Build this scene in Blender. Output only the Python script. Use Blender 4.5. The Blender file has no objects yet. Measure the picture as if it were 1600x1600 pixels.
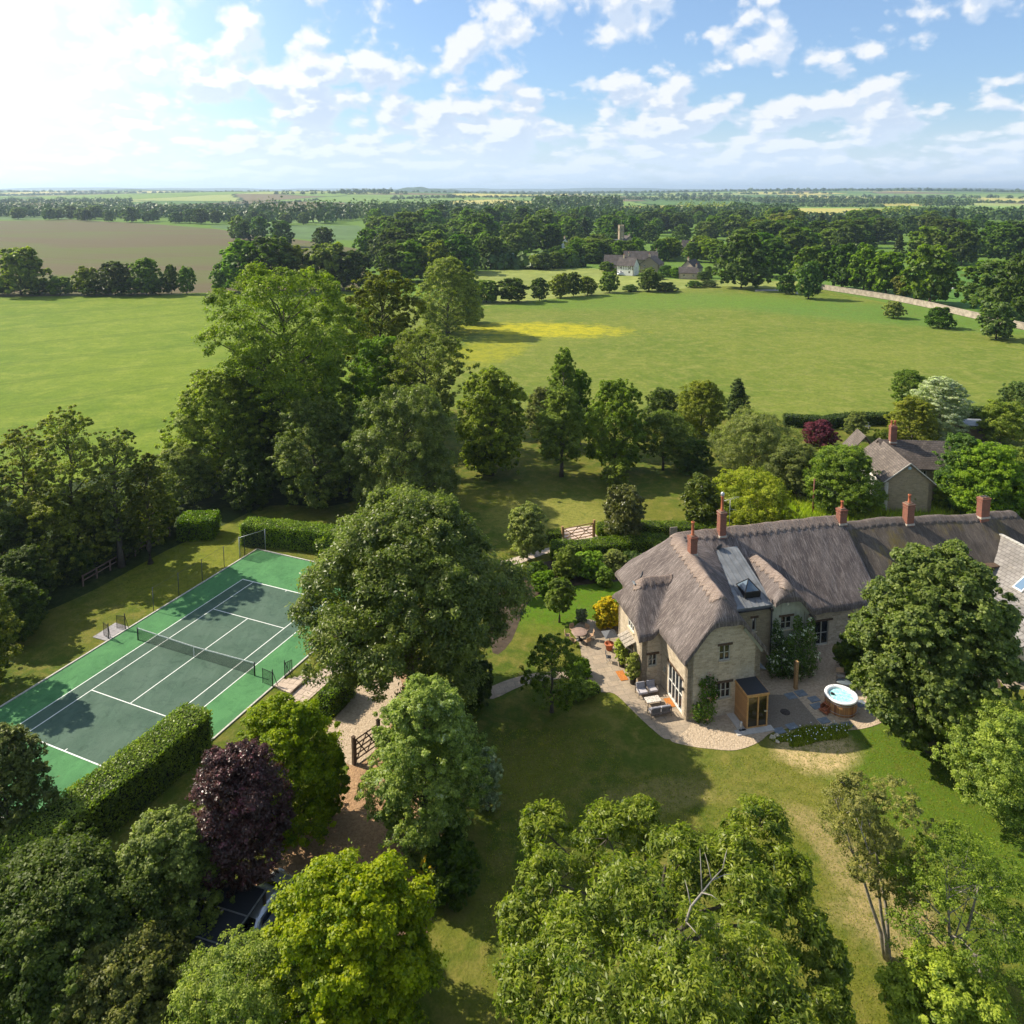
import bpy, math, random
import numpy as np
from mathutils import Vector, Matrix

R = math.radians
scene = bpy.context.scene
col = scene.collection

# ------------------------------------------------------------------ camera
CAM_F, CAM_P, CAM_CY, CAM_H = 1210.9, 0.1199, 441.3, 38.9
cam_data = bpy.data.cameras.new('camera')
cam = bpy.data.objects.new('camera', cam_data)
col.objects.link(cam)
cam.location = (0, 0, CAM_H)
cam.rotation_euler = (R(90) - CAM_P, 0, 0)
cam_data.sensor_width = 36
cam_data.lens = CAM_F / 1600 * 36
cam_data.shift_y = -(800 - CAM_CY) / 1600
cam_data.clip_start = 0.5
cam_data.clip_end = 60000
scene.camera = cam

# ------------------------------------------------------------------ light
SUN_AZ = math.atan2(-0.925, 0.375)      # clockwise from +Y
SUN_EL = R(41)
sun_data = bpy.data.lights.new('sun', 'SUN')
sun_data.energy = 5.0
sun_data.angle = R(0.55)
sun_data.color = (1.0, 0.895, 0.73)
sun = bpy.data.objects.new('sun', sun_data)
col.objects.link(sun)
sun_dir = Vector((math.sin(SUN_AZ) * math.cos(SUN_EL), math.cos(SUN_AZ) * math.cos(SUN_EL), math.sin(SUN_EL)))
sun.rotation_euler = sun_dir.to_track_quat('Z', 'Y').to_euler()

scene.view_settings.view_transform = 'Standard'
scene.view_settings.look = 'None'
scene.view_settings.exposure = 0.76
scene.view_settings.gamma = 1.0
cy = scene.cycles
cy.use_denoising = True
cy.use_adaptive_sampling = True
cy.adaptive_threshold = 0.02
cy.max_bounces = 6
cy.diffuse_bounces = 2
cy.glossy_bounces = 2
cy.transmission_bounces = 3
cy.volume_bounces = 0
cy.transparent_max_bounces = 6
cy.sample_clamp_indirect = 4
cy.caustics_reflective = False
cy.caustics_refractive = False
scene.render.threads_mode = 'AUTO'


class NT:
    """tiny node-tree writer"""
    def __init__(s, tree):
        s.t = tree; s.n = tree.nodes; s.l = tree.links
    def node(s, typ, **kw):
        n = s.n.new(typ)
        for k, v in kw.items():
            setattr(n, k, v)
        return n
    def put(s, sock, val):
        if val is None:
            return
        if hasattr(val, 'links') or isinstance(val, bpy.types.NodeSocket):
            s.l.new(val, sock)
        else:
            if isinstance(val, (tuple, list)) and len(val) == 3 and sock.type == 'RGBA':
                val = (*val, 1)
            sock.default_value = val
    def math(s, op, a, b=None, c=None, clamp=False):
        n = s.node('ShaderNodeMath', operation=op); n.use_clamp = clamp
        s.put(n.inputs[0], a); s.put(n.inputs[1], b)
        if c is not None: s.put(n.inputs[2], c)
        return n.outputs[0]
    def vmath(s, op, a, b=None):
        n = s.node('ShaderNodeVectorMath', operation=op)
        s.put(n.inputs[0], a); s.put(n.inputs[1], b)
        return n.outputs['Value'] if op in ('LENGTH', 'DOT_PRODUCT', 'DISTANCE') else n.outputs[0]
    def mix(s, f, a, b, typ='MIX'):
        n = s.node('ShaderNodeMix', data_type='RGBA', blend_type=typ)
        s.put(n.inputs[0], f); s.put(n.inputs[6], a); s.put(n.inputs[7], b)
        return n.outputs[2]
    def ramp(s, v, a, b, lo=0.0, hi=1.0, smooth=True):
        n = s.node('ShaderNodeMapRange')
        if smooth: n.interpolation_type = 'SMOOTHSTEP'
        s.put(n.inputs[0], v); s.put(n.inputs[1], a); s.put(n.inputs[2], b); s.put(n.inputs[3], lo); s.put(n.inputs[4], hi)
        return n.outputs[0]
    def noise(s, vec, scale, detail=4, rough=0.55, dist=0.0, out=0):
        n = s.node('ShaderNodeTexNoise')
        s.put(n.inputs['Vector'], vec)
        n.inputs['Scale'].default_value = scale
        n.inputs['Detail'].default_value = detail
        n.inputs['Roughness'].default_value = rough
        n.inputs['Distortion'].default_value = dist
        return n.outputs[out]
    def noise2(s, vec, scale, detail=4, rough=0.55, out=0):
        n = s.node('ShaderNodeTexNoise', noise_dimensions='2D')
        s.put(n.inputs['Vector'], vec); n.inputs['Scale'].default_value = scale
        n.inputs['Detail'].default_value = detail; n.inputs['Roughness'].default_value = rough
        return n.outputs[out]
    def vor(s, vec, scale, out='Distance', feature='F1'):
        n = s.node('ShaderNodeTexVoronoi', feature=feature)
        s.put(n.inputs['Vector'], vec); n.inputs['Scale'].default_value = scale
        return n.outputs[out]
    def mapping(s, vec, loc=(0, 0, 0), rot=(0, 0, 0), sc=(1, 1, 1)):
        n = s.node('ShaderNodeMapping')
        s.put(n.inputs[0], vec); n.inputs[1].default_value = loc; n.inputs[2].default_value = rot; n.inputs[3].default_value = sc
        return n.outputs[0]
    def xyz(s, vec):
        n = s.node('ShaderNodeSeparateXYZ'); s.put(n.inputs[0], vec); return n.outputs
    def comb(s, x, y, z):
        n = s.node('ShaderNodeCombineXYZ'); s.put(n.inputs[0], x); s.put(n.inputs[1], y); s.put(n.inputs[2], z); return n.outputs[0]


# ------------------------------------------------------------------ world: nishita sky with cumulus
world = bpy.data.worlds.new('World')
scene.world = world
world.use_nodes = True
w = NT(world.node_tree)
w.n.clear()
wout = w.node('ShaderNodeOutputWorld')
bg = w.node('ShaderNodeBackground')
bg.inputs[1].default_value = 0.066
sky = w.node('ShaderNodeTexSky', sky_type='NISHITA')
sky.sun_disc = False
sky.sun_elevation = SUN_EL
sky.sun_rotation = SUN_AZ
sky.altitude = 100
sky.air_density = 1.0
sky.dust_density = 1.0
sky.ozone_density = 2.0
tc = w.node('ShaderNodeTexCoord')
d = tc.outputs['Generated']
o = w.xyz(d)
az = w.math('ARCTAN2', o[0], o[1])
el = w.math('ARCSINE', o[2])
# cloud bank coordinates: clouds get smaller and flatter towards the horizon
den = w.math('ADD', w.math('MAXIMUM', el, 0.0), 0.07)
v_ = w.math('LOGARITHM', den, math.e)
sc_ = w.math('DIVIDE', 0.28, w.math('ADD', den, 0.10))
uu = w.math('ADD', w.math('MULTIPLY', az, 4.6), 12.9)
uv = w.comb(uu, w.math('MULTIPLY', v_, 1.45), 3.7)
uv_up = w.comb(w.math('ADD', uu, -0.04), w.math('ADD', w.math('MULTIPLY', v_, 1.45), 0.09), 3.7)
def cloud(vec):
    big = w.noise2(vec, 2.0, 2, 0.5)
    med = w.noise2(vec, 4.4, 6, 0.50)
    wv = w.vmath('ADD', vec, w.vmath('MULTIPLY', w.noise2(vec, 9.0, 3, 0.6, 1), (0.10, 0.10, 0.0)))
    n_ = w.node('ShaderNodeTexVoronoi', feature='F1', voronoi_dimensions='2D'); w.put(n_.inputs['Vector'], wv); n_.inputs['Scale'].default_value = 5.5
    n2_ = w.node('ShaderNodeTexVoronoi', feature='F1', voronoi_dimensions='2D'); w.put(n2_.inputs['Vector'], wv); n2_.inputs['Scale'].default_value = 14.0
    puff = w.math('ADD', w.math('MULTIPLY', w.math('SUBTRACT', 0.6, n_.outputs[0]), 0.17), w.math('MULTIPLY', w.math('SUBTRACT', 0.5, n2_.outputs[0]), 0.07))
    return w.math('ADD', w.math('ADD', w.math('MULTIPLY', big, 0.60), w.math('MULTIPLY', med, 0.40)), puff)
c0 = cloud(uv)
c1 = cloud(uv_up)
# more cloud to the left (towards the sun) and in the band above the horizon
cover = w.math('ADD', w.ramp(az, -0.75, 0.55, 0.12, 0.0, False), w.ramp(el, 0.02, 0.16, 0.13, -0.015, False))
thr = w.math('SUBTRACT', 0.572, cover)
mask = w.ramp(w.math('SUBTRACT', c0, thr), -0.045, 0.085)
lit = w.ramp(w.math('SUBTRACT', c0, c1), -0.04, 0.085)
thick = w.ramp(w.math('SUBTRACT', c0, thr), 0.03, 0.16)
ccol = w.mix(lit, (6.3, 7.3, 8.8), (8.9, 9.1, 9.4))
ccol = w.mix(w.math('MULTIPLY', w.math('MULTIPLY', thick, 0.45), w.math('SUBTRACT', 1.0, lit)), ccol, (4.8, 6.0, 8.0))
base = w.mix(1.0, sky.outputs[0], (1.02, 1.25, 1.48), 'MULTIPLY')
base = w.mix(0.20, base, (5.0, 6.6, 8.8))
skyc = w.mix(w.math('MULTIPLY', mask, 0.93), base, ccol)
# pale air near the horizon
hz = w.ramp(el, 0.0, 0.11, 1.0, 0.0)
skyc = w.mix(w.math('MULTIPLY', hz, 0.72), skyc, (7.3, 8.7, 10.2))
# bright hazy aureole on the sun's side
gd = Vector((math.sin(R(-38)) * math.cos(R(13)), math.cos(R(-38)) * math.cos(R(13)), math.sin(R(13))))
dt = w.vmath('DOT_PRODUCT', d, tuple(gd))
glow = w.math('POWER', w.math('MAXIMUM', dt, 0.0), 26.0)
skyc = w.mix(w.math('MULTIPLY', glow, 1.0), skyc, w.mix(1.0, skyc, (5.0, 4.8, 4.5), 'ADD'))
below = w.ramp(el, -0.03, 0.0)
skyc = w.mix(below, (1.2, 1.5, 1.3), skyc)
w.l.new(skyc, bg.inputs[0])
w.l.new(bg.outputs[0], wout.inputs[0])

# ------------------------------------------------------------------ geometry helpers
def G(px, py, z=0.0):
    """point of the place seen at that point of the 1600 px photograph, at height z"""
    u = (px - 800) / CAM_F; v = -(py - CAM_CY) / CAM_F
    dx, dy, dz = u, math.cos(CAM_P) + v * math.sin(CAM_P), -math.sin(CAM_P) + v * math.cos(CAM_P)
    t = (z - CAM_H) / dz
    return Vector((dx * t, dy * t, z))

def proj_y(x, y, z):
    z -= CAM_H
    dd = y * math.cos(CAM_P) - z * math.sin(CAM_P); v = y * math.sin(CAM_P) + z * math.cos(CAM_P)
    return CAM_CY - CAM_F * v / dd

def height_at(g, top):
    lo, hi = 0.1, 60
    for _ in range(40):
        m = (lo + hi) / 2
        if proj_y(g[0], g[1], m) > top: lo = m
        else: hi = m
    return lo

def tag(o, label=None, cat=None, group=None, kind=None):
    if label: o['label'] = label
    if cat: o['category'] = cat
    if group: o['group'] = group
    if kind: o['kind'] = kind
    return o

def thing(name, label, cat, loc=(0, 0, 0), rz=0.0, group=None):
    e = bpy.data.objects.new(name, None); col.objects.link(e)
    e.location = loc; e.rotation_euler = (0, 0, rz); e.empty_display_size = 0.2
    return tag(e, label, cat, group)

def mesh_np(name, V, F, mats, mi=None, smooth=False, attrs=None):
    """V (n,3); F (m,4) or (m,3) or list of tuples"""
    me = bpy.data.meshes.new(name)
    if isinstance(F, np.ndarray):
        n = F.shape[1]
        me.vertices.add(len(V)); me.vertices.foreach_set('co', np.asarray(V, np.float32).ravel())
        me.loops.add(F.size); me.loops.foreach_set('vertex_index', F.astype(np.int32).ravel())
        me.polygons.add(len(F)); me.polygons.foreach_set('loop_start', np.arange(0, F.size, n, dtype=np.int32))
        me.update(calc_edges=True)
    else:
        me.from_pydata([tuple(v) for v in V], [], F)
    for m in (mats if isinstance(mats, (list, tuple)) else [mats]):
        me.materials.append(m)
    if mi is not None:
        me.polygons.foreach_set('material_index', np.asarray(mi, np.int32))
    if smooth:
        me.polygons.foreach_set('use_smooth', np.ones(len(me.polygons), bool))
    for k, a in (attrs or {}).items():
        at = me.attributes.new(k, 'FLOAT', 'FACE'); at.data.foreach_set('value', np.asarray(a, np.float32))
    me.update()
    return me

def obj(name, me, parent=None, loc=None):
    o = bpy.data.objects.new(name, me); col.objects.link(o)
    if parent: o.parent = parent
    if loc is not None: o.location = loc
    return o

class MB:
    """collects simple solids into one mesh"""
    def __init__(s): s.V = []; s.F = []; s.M = []; s.S = []
    def add(s, V, F, m=0, sm=False):
        b = len(s.V); s.V += [tuple(v) for v in V]
        for f in F: s.F.append(tuple(b + i for i in f)); s.M.append(m); s.S.append(sm)
        return s
    def box(s, c, size, rz=0.0, m=0, rx=0.0, ry=0.0):
        M = Matrix.Translation(c) @ Matrix.Rotation(rz, 4, 'Z') @ Matrix.Rotation(ry, 4, 'Y') @ Matrix.Rotation(rx, 4, 'X')
        hx, hy, hz = [k / 2 for k in size]
        V = [M @ Vector((x, y, z)) for x in (-hx, hx) for y in (-hy, hy) for z in (-hz, hz)]
        return s.add(V, [(0, 1, 3, 2), (4, 6, 7, 5), (0, 4, 5, 1), (2, 3, 7, 6), (0, 2, 6, 4), (1, 5, 7, 3)], m)
    def bar(s, a, b, wd, ht=None, m=0):
        a = Vector(a); b = Vector(b); dv = b - a; L = dv.length
        if L < 1e-6: return s
        q = dv.to_track_quat('X', 'Z').to_matrix().to_4x4()
        M = Matrix.Translation((a + b) / 2) @ q
        hx, hy, hz = L / 2, wd / 2, (ht or wd) / 2
        V = [M @ Vector((x, y, z)) for x in (-hx, hx) for y in (-hy, hy) for z in (-hz, hz)]
        return s.add(V, [(0, 1, 3, 2), (4, 6, 7, 5), (0, 4, 5, 1), (2, 3, 7, 6), (0, 2, 6, 4), (1, 5, 7, 3)], m)
    def tube(s, pts, rad, n=8, m=0, cap=True):
        pts = [Vector(p) for p in pts]; k = len(pts)
        if not hasattr(rad, '__len__'): rad = [rad] * k
        b = len(s.V)
        for i, p in enumerate(pts):
            dv = (pts[min(i + 1, k - 1)] - pts[max(i - 1, 0)])
            if dv.length < 1e-7: dv = Vector((0, 0, 1))
            q = dv.to_track_quat('Z', 'Y')
            for j in range(n):
                a = 2 * math.pi * j / n
                s.V.append(tuple(p + q @ Vector((math.cos(a) * rad[i], math.sin(a) * rad[i], 0))))
        for i in range(k - 1):
            for j in range(n):
                s.F.append((b + i * n + j, b + i * n + (j + 1) % n, b + (i + 1) * n + (j + 1) % n, b + (i + 1) * n + j)); s.M.append(m); s.S.append(True)
        if cap:
            s.F.append(tuple(b + j for j in reversed(range(n)))); s.M.append(m); s.S.append(False)
            s.F.append(tuple(b + (k - 1) * n + j for j in range(n))); s.M.append(m); s.S.append(False)
        return s
    def prism(s, poly, z0, z1, m=0, top=None):
        n = len(poly)
        V = [(p[0], p[1], z0) for p in poly] + [(p[0], p[1], z1) for p in poly]
        F = [tuple(reversed(range(n))), tuple(range(n, 2 * n))] + [(i, (i + 1) % n, n + (i + 1) % n, n + i) for i in range(n)]
        return s.add(V, F, m)
    def lathe(s, prof, n=24, c=(0, 0, 0), m=0):
        b = len(s.V)
        for (r, z) in prof:
            for j in range(n):
                a = 2 * math.pi * j / n; s.V.append((c[0] + r * math.cos(a), c[1] + r * math.sin(a), c[2] + z))
        for i in range(len(prof) - 1):
            for j in range(n):
                s.F.append((b + i * n + j, b + i * n + (j + 1) % n, b + (i + 1) * n + (j + 1) % n, b + (i + 1) * n + j)); s.M.append(m); s.S.append(True)
        return s
    def build(s, name, mats, parent=None, loc=None, bevel=0.0):
        me = bpy.data.meshes.new(name); me.from_pydata(s.V, [], s.F)
        for m in (mats if isinstance(mats, (list, tuple)) else [mats]): me.materials.append(m)
        me.polygons.foreach_set('material_index', s.M); me.polygons.foreach_set('use_smooth', s.S)
        me.update()
        o = obj(name, me, parent, loc)
        if bevel:
            bv = o.modifiers.new('bevel', 'BEVEL'); bv.width = bevel; bv.segments = 2; bv.limit_method = 'ANGLE'
        return o

def dup_tree(root, loc=None, rz=None, scale=None, label=None, group=None):
    def cp(o, par):
        c = o.copy(); col.objects.link(c); c.parent = par
        for ch in [x for x in o.children]: cp(ch, c)
        return c
    r = cp(root, None)
    if loc is not None: r.location = loc
    if rz is not None: r.rotation_euler = (0, 0, rz)
    if scale is not None: r.scale = scale
    if label: r['label'] = label
    if group: r['group'] = group
    return r

# ------------------------------------------------------------------ materials
def new_mat(name):
    m = bpy.data.materials.new(name); m.use_nodes = True
    t = NT(m.node_tree); t.n.clear()
    out = t.node('ShaderNodeOutputMaterial'); p = t.node('ShaderNodeBsdfPrincipled')
    t.l.new(p.outputs[0], out.inputs[0])
    return m, t, p, out

def bump(t, p, h, strength=0.4, dist=0.05):
    b = t.node('ShaderNodeBump'); b.inputs['Strength'].default_value = strength; b.inputs['Distance'].default_value = dist
    t.put(b.inputs['Height'], h); t.l.new(b.outputs[0], p.inputs['Normal'])

def plain(name, c, rough=0.7, metal=0.0, var=0.18, scale=6.0, spec=0.3, bmp=0.0):
    m, t, p, _ = new_mat(name)
    oc = t.node('ShaderNodeTexCoord').outputs['Object']
    n = t.noise(oc, scale, 5, 0.6)
    a = tuple(k * (1 - var) for k in c); b = tuple(min(1, k * (1 + var)) for k in c)
    t.put(p.inputs['Base Color'], t.mix(t.ramp(n, 0.3, 0.7), a, b))
    p.inputs['Roughness'].default_value = rough; p.inputs['Metallic'].default_value = metal
    p.inputs['Specular IOR Level'].default_value = spec
    if bmp: bump(t, p, n, bmp, 0.03)
    return m

def glassy(name, c=(0.012, 0.015, 0.018), rough=0.06):
    m, t, p, _ = new_mat(name)
    p.inputs['Base Color'].default_value = (*c, 1); p.inputs['Roughness'].default_value = rough
    p.inputs['Specular IOR Level'].default_value = 0.8
    return m

def grass_mat(name, c1, c2, c3, scale=1.0, masks=(), fine=9.0, stripes=None, bs=0.5, tram=None):
    """three-tone grass; masks = [(centre, radii, rotation, colour, amount, wobble)]"""
    m, t, p, _ = new_mat(name)
    pos = t.node('ShaderNodeTexCoord').outputs['Object']
    n1 = t.noise(pos, 0.045 * scale, 5, 0.6, 0.4)
    n2 = t.noise(pos, 0.35 * scale, 6, 0.65, 0.3)
    n3 = t.noise(pos, fine, 3, 0.7)
    n4 = t.noise(pos, fine * 0.28, 4, 0.7, 0.6)
    c = t.mix(t.ramp(n1, 0.38, 0.62), c1, c2)
    c = t.mix(t.ramp(n2, 0.42, 0.68), c, c3)
    wob = t.noise(pos, 0.30, 5, 0.65)
    for (ce, ra, rot, cc, amt, wb) in masks:
        q = t.mapping(pos, loc=(0, 0, 0))
        q = t.vmath('SUBTRACT', pos, (ce[0], ce[1], 0))
        q = t.mapping(q, rot=(0, 0, -rot))
        q = t.vmath('MULTIPLY', q, (1 / ra[0], 1 / ra[1], 0))
        L = t.math('ADD', t.vmath('LENGTH', q), t.math('MULTIPLY', t.math('SUBTRACT', wob, 0.5), wb))
        fac = t.math('MULTIPLY', t.ramp(L, 0.55, 1.1, 1.0, 0.0), amt)
        fac = t.math('MULTIPLY', fac, t.ramp(n4, 0.3, 0.55, 0.35, 1.0))
        c = t.mix(fac, c, cc)
    if stripes:
        q = t.mapping(pos, rot=(0, 0, stripes[0]))
        x = t.xyz(q)[0]
        x = t.math('ADD', x, t.math('MULTIPLY', t.noise(pos, 0.008, 2), 45.0))
        s_ = t.math('MAXIMUM', t.math('SINE', t.math('MULTIPLY', x, 2 * math.pi / stripes[1])), t.math('SINE', t.math('MULTIPLY', t.math('ADD', x, 2.2), 2 * math.pi / stripes[1])))
        c = t.mix(t.math('MULTIPLY', t.ramp(s_, stripes[4] if len(stripes) > 4 else 0.2, 1.0), stripes[2]), c, stripes[3])
    dark = t.math('MULTIPLY', t.ramp(n3, 0.30, 0.62, 0.42, 0.0), 1.0)
    c = t.mix(dark, c, t.mix(1.0, c, (0.45, 0.5, 0.4), 'MULTIPLY'))
    n5 = t.noise(pos, 1.3 * scale, 5, 0.7, 0.8)
    c = t.mix(t.ramp(n5, 0.36, 0.60, 0.45, 0.0), c, t.mix(1.0, c, (0.62, 0.72, 0.55), 'MULTIPLY'))
    c = t.mix(t.ramp(n4, 0.35, 0.65, 0.35, 0.0), c, t.mix(1.0, c, (0.6, 0.68, 0.6), 'MULTIPLY'))
    t.put(p.inputs['Base Color'], c)
    p.inputs['Roughness'].default_value = 0.9; p.inputs['Specular IOR Level'].default_value = 0.12
    if bs:
        bump(t, p, t.math('ADD', n3, t.math('MULTIPLY', n4, 0.8)), bs, 0.12)
    return m

def stone_mat(name, c1, c2, c3, mortar, bw=0.42, bh=0.16):
    m, t, p, _ = new_mat(name)
    pos = t.node('ShaderNodeTexCoord').outputs['Object']
    x = t.xyz(pos)
    wob = t.math('MULTIPLY', t.math('SUBTRACT', t.noise(pos, 2.2, 3), 0.5), 0.10)
    uv = t.comb(t.math('ADD', t.math('ADD', x[0], x[1]), wob), t.math('ADD', x[2], wob), 0.0)
    br = t.node('ShaderNodeTexBrick')
    t.put(br.inputs['Vector'], uv)
    br.inputs['Scale'].default_value = 1.0
    br.inputs['Brick Width'].default_value = bw; br.inputs['Row Height'].default_value = bh
    br.inputs['Mortar Size'].default_value = 0.022; br.inputs['Mortar Smooth'].default_value = 0.6
    br.inputs['Bias'].default_value = 0.0
    br.offset = 0.43; br.squash = 0.8; br.squash_frequency = 3
    t.put(br.inputs['Color1'], c1); t.put(br.inputs['Color2'], c2); t.put(br.inputs['Mortar'], mortar)
    n = t.noise(pos, 1.1, 5, 0.65)
    c = t.mix(t.ramp(n, 0.45, 0.72), br.outputs[0], t.mix(0.5, br.outputs[0], c3))
    n2 = t.noise(pos, 9, 4, 0.6)
    c = t.mix(t.ramp(n2, 0.3, 0.6, 0.35, 0), c, t.mix(1.0, c, (0.55, 0.5, 0.45), 'MULTIPLY'))
    t.put(p.inputs['Base Color'], c)
    p.inputs['Roughness'].default_value = 0.9; p.inputs['Specular IOR Level'].default_value = 0.2
    bump(t, p, t.math('SUBTRACT', t.math('MULTIPLY', n2, 0.6), br.outputs[1]), 0.7, 0.04)
    return m

def thatch_mat(name, c1, c2, c3, moss=None, cap=False):
    m, t, p, _ = new_mat(name)
    pos = t.node('ShaderNodeTexCoord').outputs['Object']
    n1 = t.noise(pos, 0.55, 5, 0.6, 0.4)
    nx = t.xyz(t.node('ShaderNodeTexCoord').outputs['Normal'])
    side = t.ramp(t.math('SUBTRACT', t.math('ABSOLUTE', nx[0]), t.math('ABSOLUTE', nx[1])), -0.15, 0.15)
    nA = t.noise(t.mapping(pos, sc=(13, 1.3, 1.3)), 1.0, 5, 0.7); nB = t.noise(t.mapping(pos, sc=(1.3, 13, 1.3)), 1.0, 5, 0.7)
    n2 = t.math('ADD', t.math('MULTIPLY', nA, t.math('SUBTRACT', 1.0, side)), t.math('MULTIPLY', nB, side))
    wA = t.noise(t.mapping(pos, sc=(1.6, .25, .25)), 1.0, 4, 0.6); wB = t.noise(t.mapping(pos, sc=(.25, 1.6, .25)), 1.0, 4, 0.6)
    wz = t.math('ADD', t.math('MULTIPLY', wA, t.math('SUBTRACT', 1.0, side)), t.math('MULTIPLY', wB, side))
    n3 = t.noise(pos, 14, 3, 0.8)
    c = t.mix(t.ramp(n1, 0.35, 0.65), c1, c2)
    c = t.mix(t.ramp(n2, 0.46, 0.66), c, c3)
    c = t.mix(t.ramp(wz, 0.40, 0.62, 0.5, 0), c, t.mix(1.0, c, (0.58, 0.56, 0.56), 'MULTIPLY'))
    c = t.mix(t.ramp(n3, 0.32, 0.6, 0.6, 0), c, t.mix(1.0, c, (0.45, 0.43, 0.42), 'MULTIPLY'))
    if moss:
        n5 = t.noise(t.mapping(pos, sc=(1.0, 0.5, 0.5)), 0.5, 6, 0.7)
        c = t.mix(t.ramp(n5, 0.52, 0.70, 0, 0.75), c, moss)
    h = t.math('ADD', n2, t.math('MULTIPLY', n3, 0.6))
    if cap:
        x = t.xyz(pos)
        a = t.math('ABSOLUTE', t.math('SINE', t.math('MULTIPLY', t.math('ADD', x[0], t.math('ADD', x[1], x[2])), 6.5)))
        b = t.math('ABSOLUTE', t.math('SINE', t.math('MULTIPLY', t.math('SUBTRACT', t.math('ADD', x[0], x[1]), x[2]), 6.5)))
        k = t.ramp(t.math('MINIMUM', a, b), 0.05, 0.30)
        c = t.mix(t.math('SUBTRACT', 1.0, k), c, (0.38, 0.29, 0.23))
        h = t.math('SUBTRACT', h, t.math('MULTIPLY', k, 1.3))
    t.put(p.inputs['Base Color'], c)
    p.inputs['Roughness'].default_value = 0.95; p.inputs['Specular IOR Level'].default_value = 0.1
    bump(t, p, h, 0.8, 0.10)
    return m

def tile_mat(name, c1, c2, mortar, bw=0.35, bh=0.28, axis='x', spots=(0.4, 0.36, 0.3)):
    m, t, p, _ = new_mat(name)
    pos = t.node('ShaderNodeTexCoord').outputs['Object']
    x = t.xyz(pos)
    uvx = x[0] if axis == 'x' else x[1]
    uv = t.comb(uvx, t.math('MULTIPLY', x[2], 1.45), 0.0)
    br = t.node('ShaderNodeTexBrick'); t.put(br.inputs['Vector'], uv); br.inputs['Scale'].default_value = 1
    br.inputs['Brick Width'].default_value = bw; br.inputs['Row Height'].default_value = bh
    br.inputs['Mortar Size'].default_value = 0.02; br.inputs['Mortar Smooth'].default_value = 0.4
    t.put(br.inputs['Color1'], c1); t.put(br.inputs['Color2'], c2); t.put(br.inputs['Mortar'], mortar)
    n = t.noise(pos, 1.6, 6, 0.7)
    c = t.mix(t.ramp(n, 0.55, 0.7, 0, 0.7), br.outputs[0], spots)
    n2 = t.noise(pos, 0.6, 4, 0.6)
    c = t.mix(t.ramp(n2, 0.4, 0.65, 0.45, 0), c, t.mix(1.0, c, (0.5, 0.48, 0.45), 'MULTIPLY'))
    t.put(p.inputs['Base Color'], c); p.inputs['Roughness'].default_value = 0.85
    p.inputs['Specular IOR Level'].default_value = 0.25
    bump(t, p, t.math('SUBTRACT', 0.5, br.outputs[1]), 0.8, 0.04)
    return m

def brick_mat(name, c1, c2, mortar):
    m, t, p, _ = new_mat(name)
    pos = t.node('ShaderNodeTexCoord').outputs['Object']; x = t.xyz(pos)
    br = t.node('ShaderNodeTexBrick'); t.put(br.inputs['Vector'], t.comb(t.math('ADD', x[0], x[1]), x[2], 0)); br.inputs['Scale'].default_value = 1
    br.inputs['Brick Width'].default_value = 0.24; br.inputs['Row Height'].default_value = 0.085; br.inputs['Mortar Size'].default_value = 0.01
    t.put(br.inputs['Color1'], c1); t.put(br.inputs['Color2'], c2); t.put(br.inputs['Mortar'], mortar)
    n = t.noise(pos, 3, 5, 0.7)
    t.put(p.inputs['Base Color'], t.mix(t.ramp(n, 0.4, 0.7, 0, 0.4), br.outputs[0], (0.12, 0.06, 0.045)))
    p.inputs['Roughness'].default_value = 0.9
    bump(t, p, t.math('SUBTRACT', 0.5, br.outputs[1]), 0.5, 0.02)
    return m

def wood_mat(name, c1, c2, pitch=0.12, axis=2, rough=0.6):
    m, t, p, _ = new_mat(name)
    pos = t.node('ShaderNodeTexCoord').outputs['Object']; x = t.xyz(pos)
    sc = [14, 14, 14]; sc[(axis + 1) % 3] = 14
    q = t.mapping(pos, sc=(3, 3, 22) if axis == 2 else (22, 22, 1.5))
    n = t.noise(q, 1.0, 5, 0.65)
    co = x[2] if axis == 2 else t.math('ADD', x[0], x[1])
    fr = t.math('FRACT', t.math('DIVIDE', co, pitch))
    gap = t.math('ADD', t.ramp(fr, 0.0, 0.09, 1, 0), t.ramp(fr, 0.91, 1.0, 0, 1))
    idn = t.node('ShaderNodeTexWhiteNoise', noise_dimensions='1D'); t.put(idn.inputs['W'], t.math('FLOOR', t.math('DIVIDE', co, pitch)))
    c = t.mix(n, c1, c2)
    c = t.mix(t.math('MULTIPLY', idn.outputs[0], 0.5), c, t.mix(1.0, c, (0.55, 0.5, 0.45), 'MULTIPLY'))
    c = t.mix(t.math('MULTIPLY', gap, 0.7), c, (0.03, 0.02, 0.012))
    t.put(p.inputs['Base Color'], c); p.inputs['Roughness'].default_value = rough
    bump(t, p, t.math('SUBTRACT', t.math('MULTIPLY', n, 0.3), gap), 0.5, 0.015)
    return m

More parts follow.
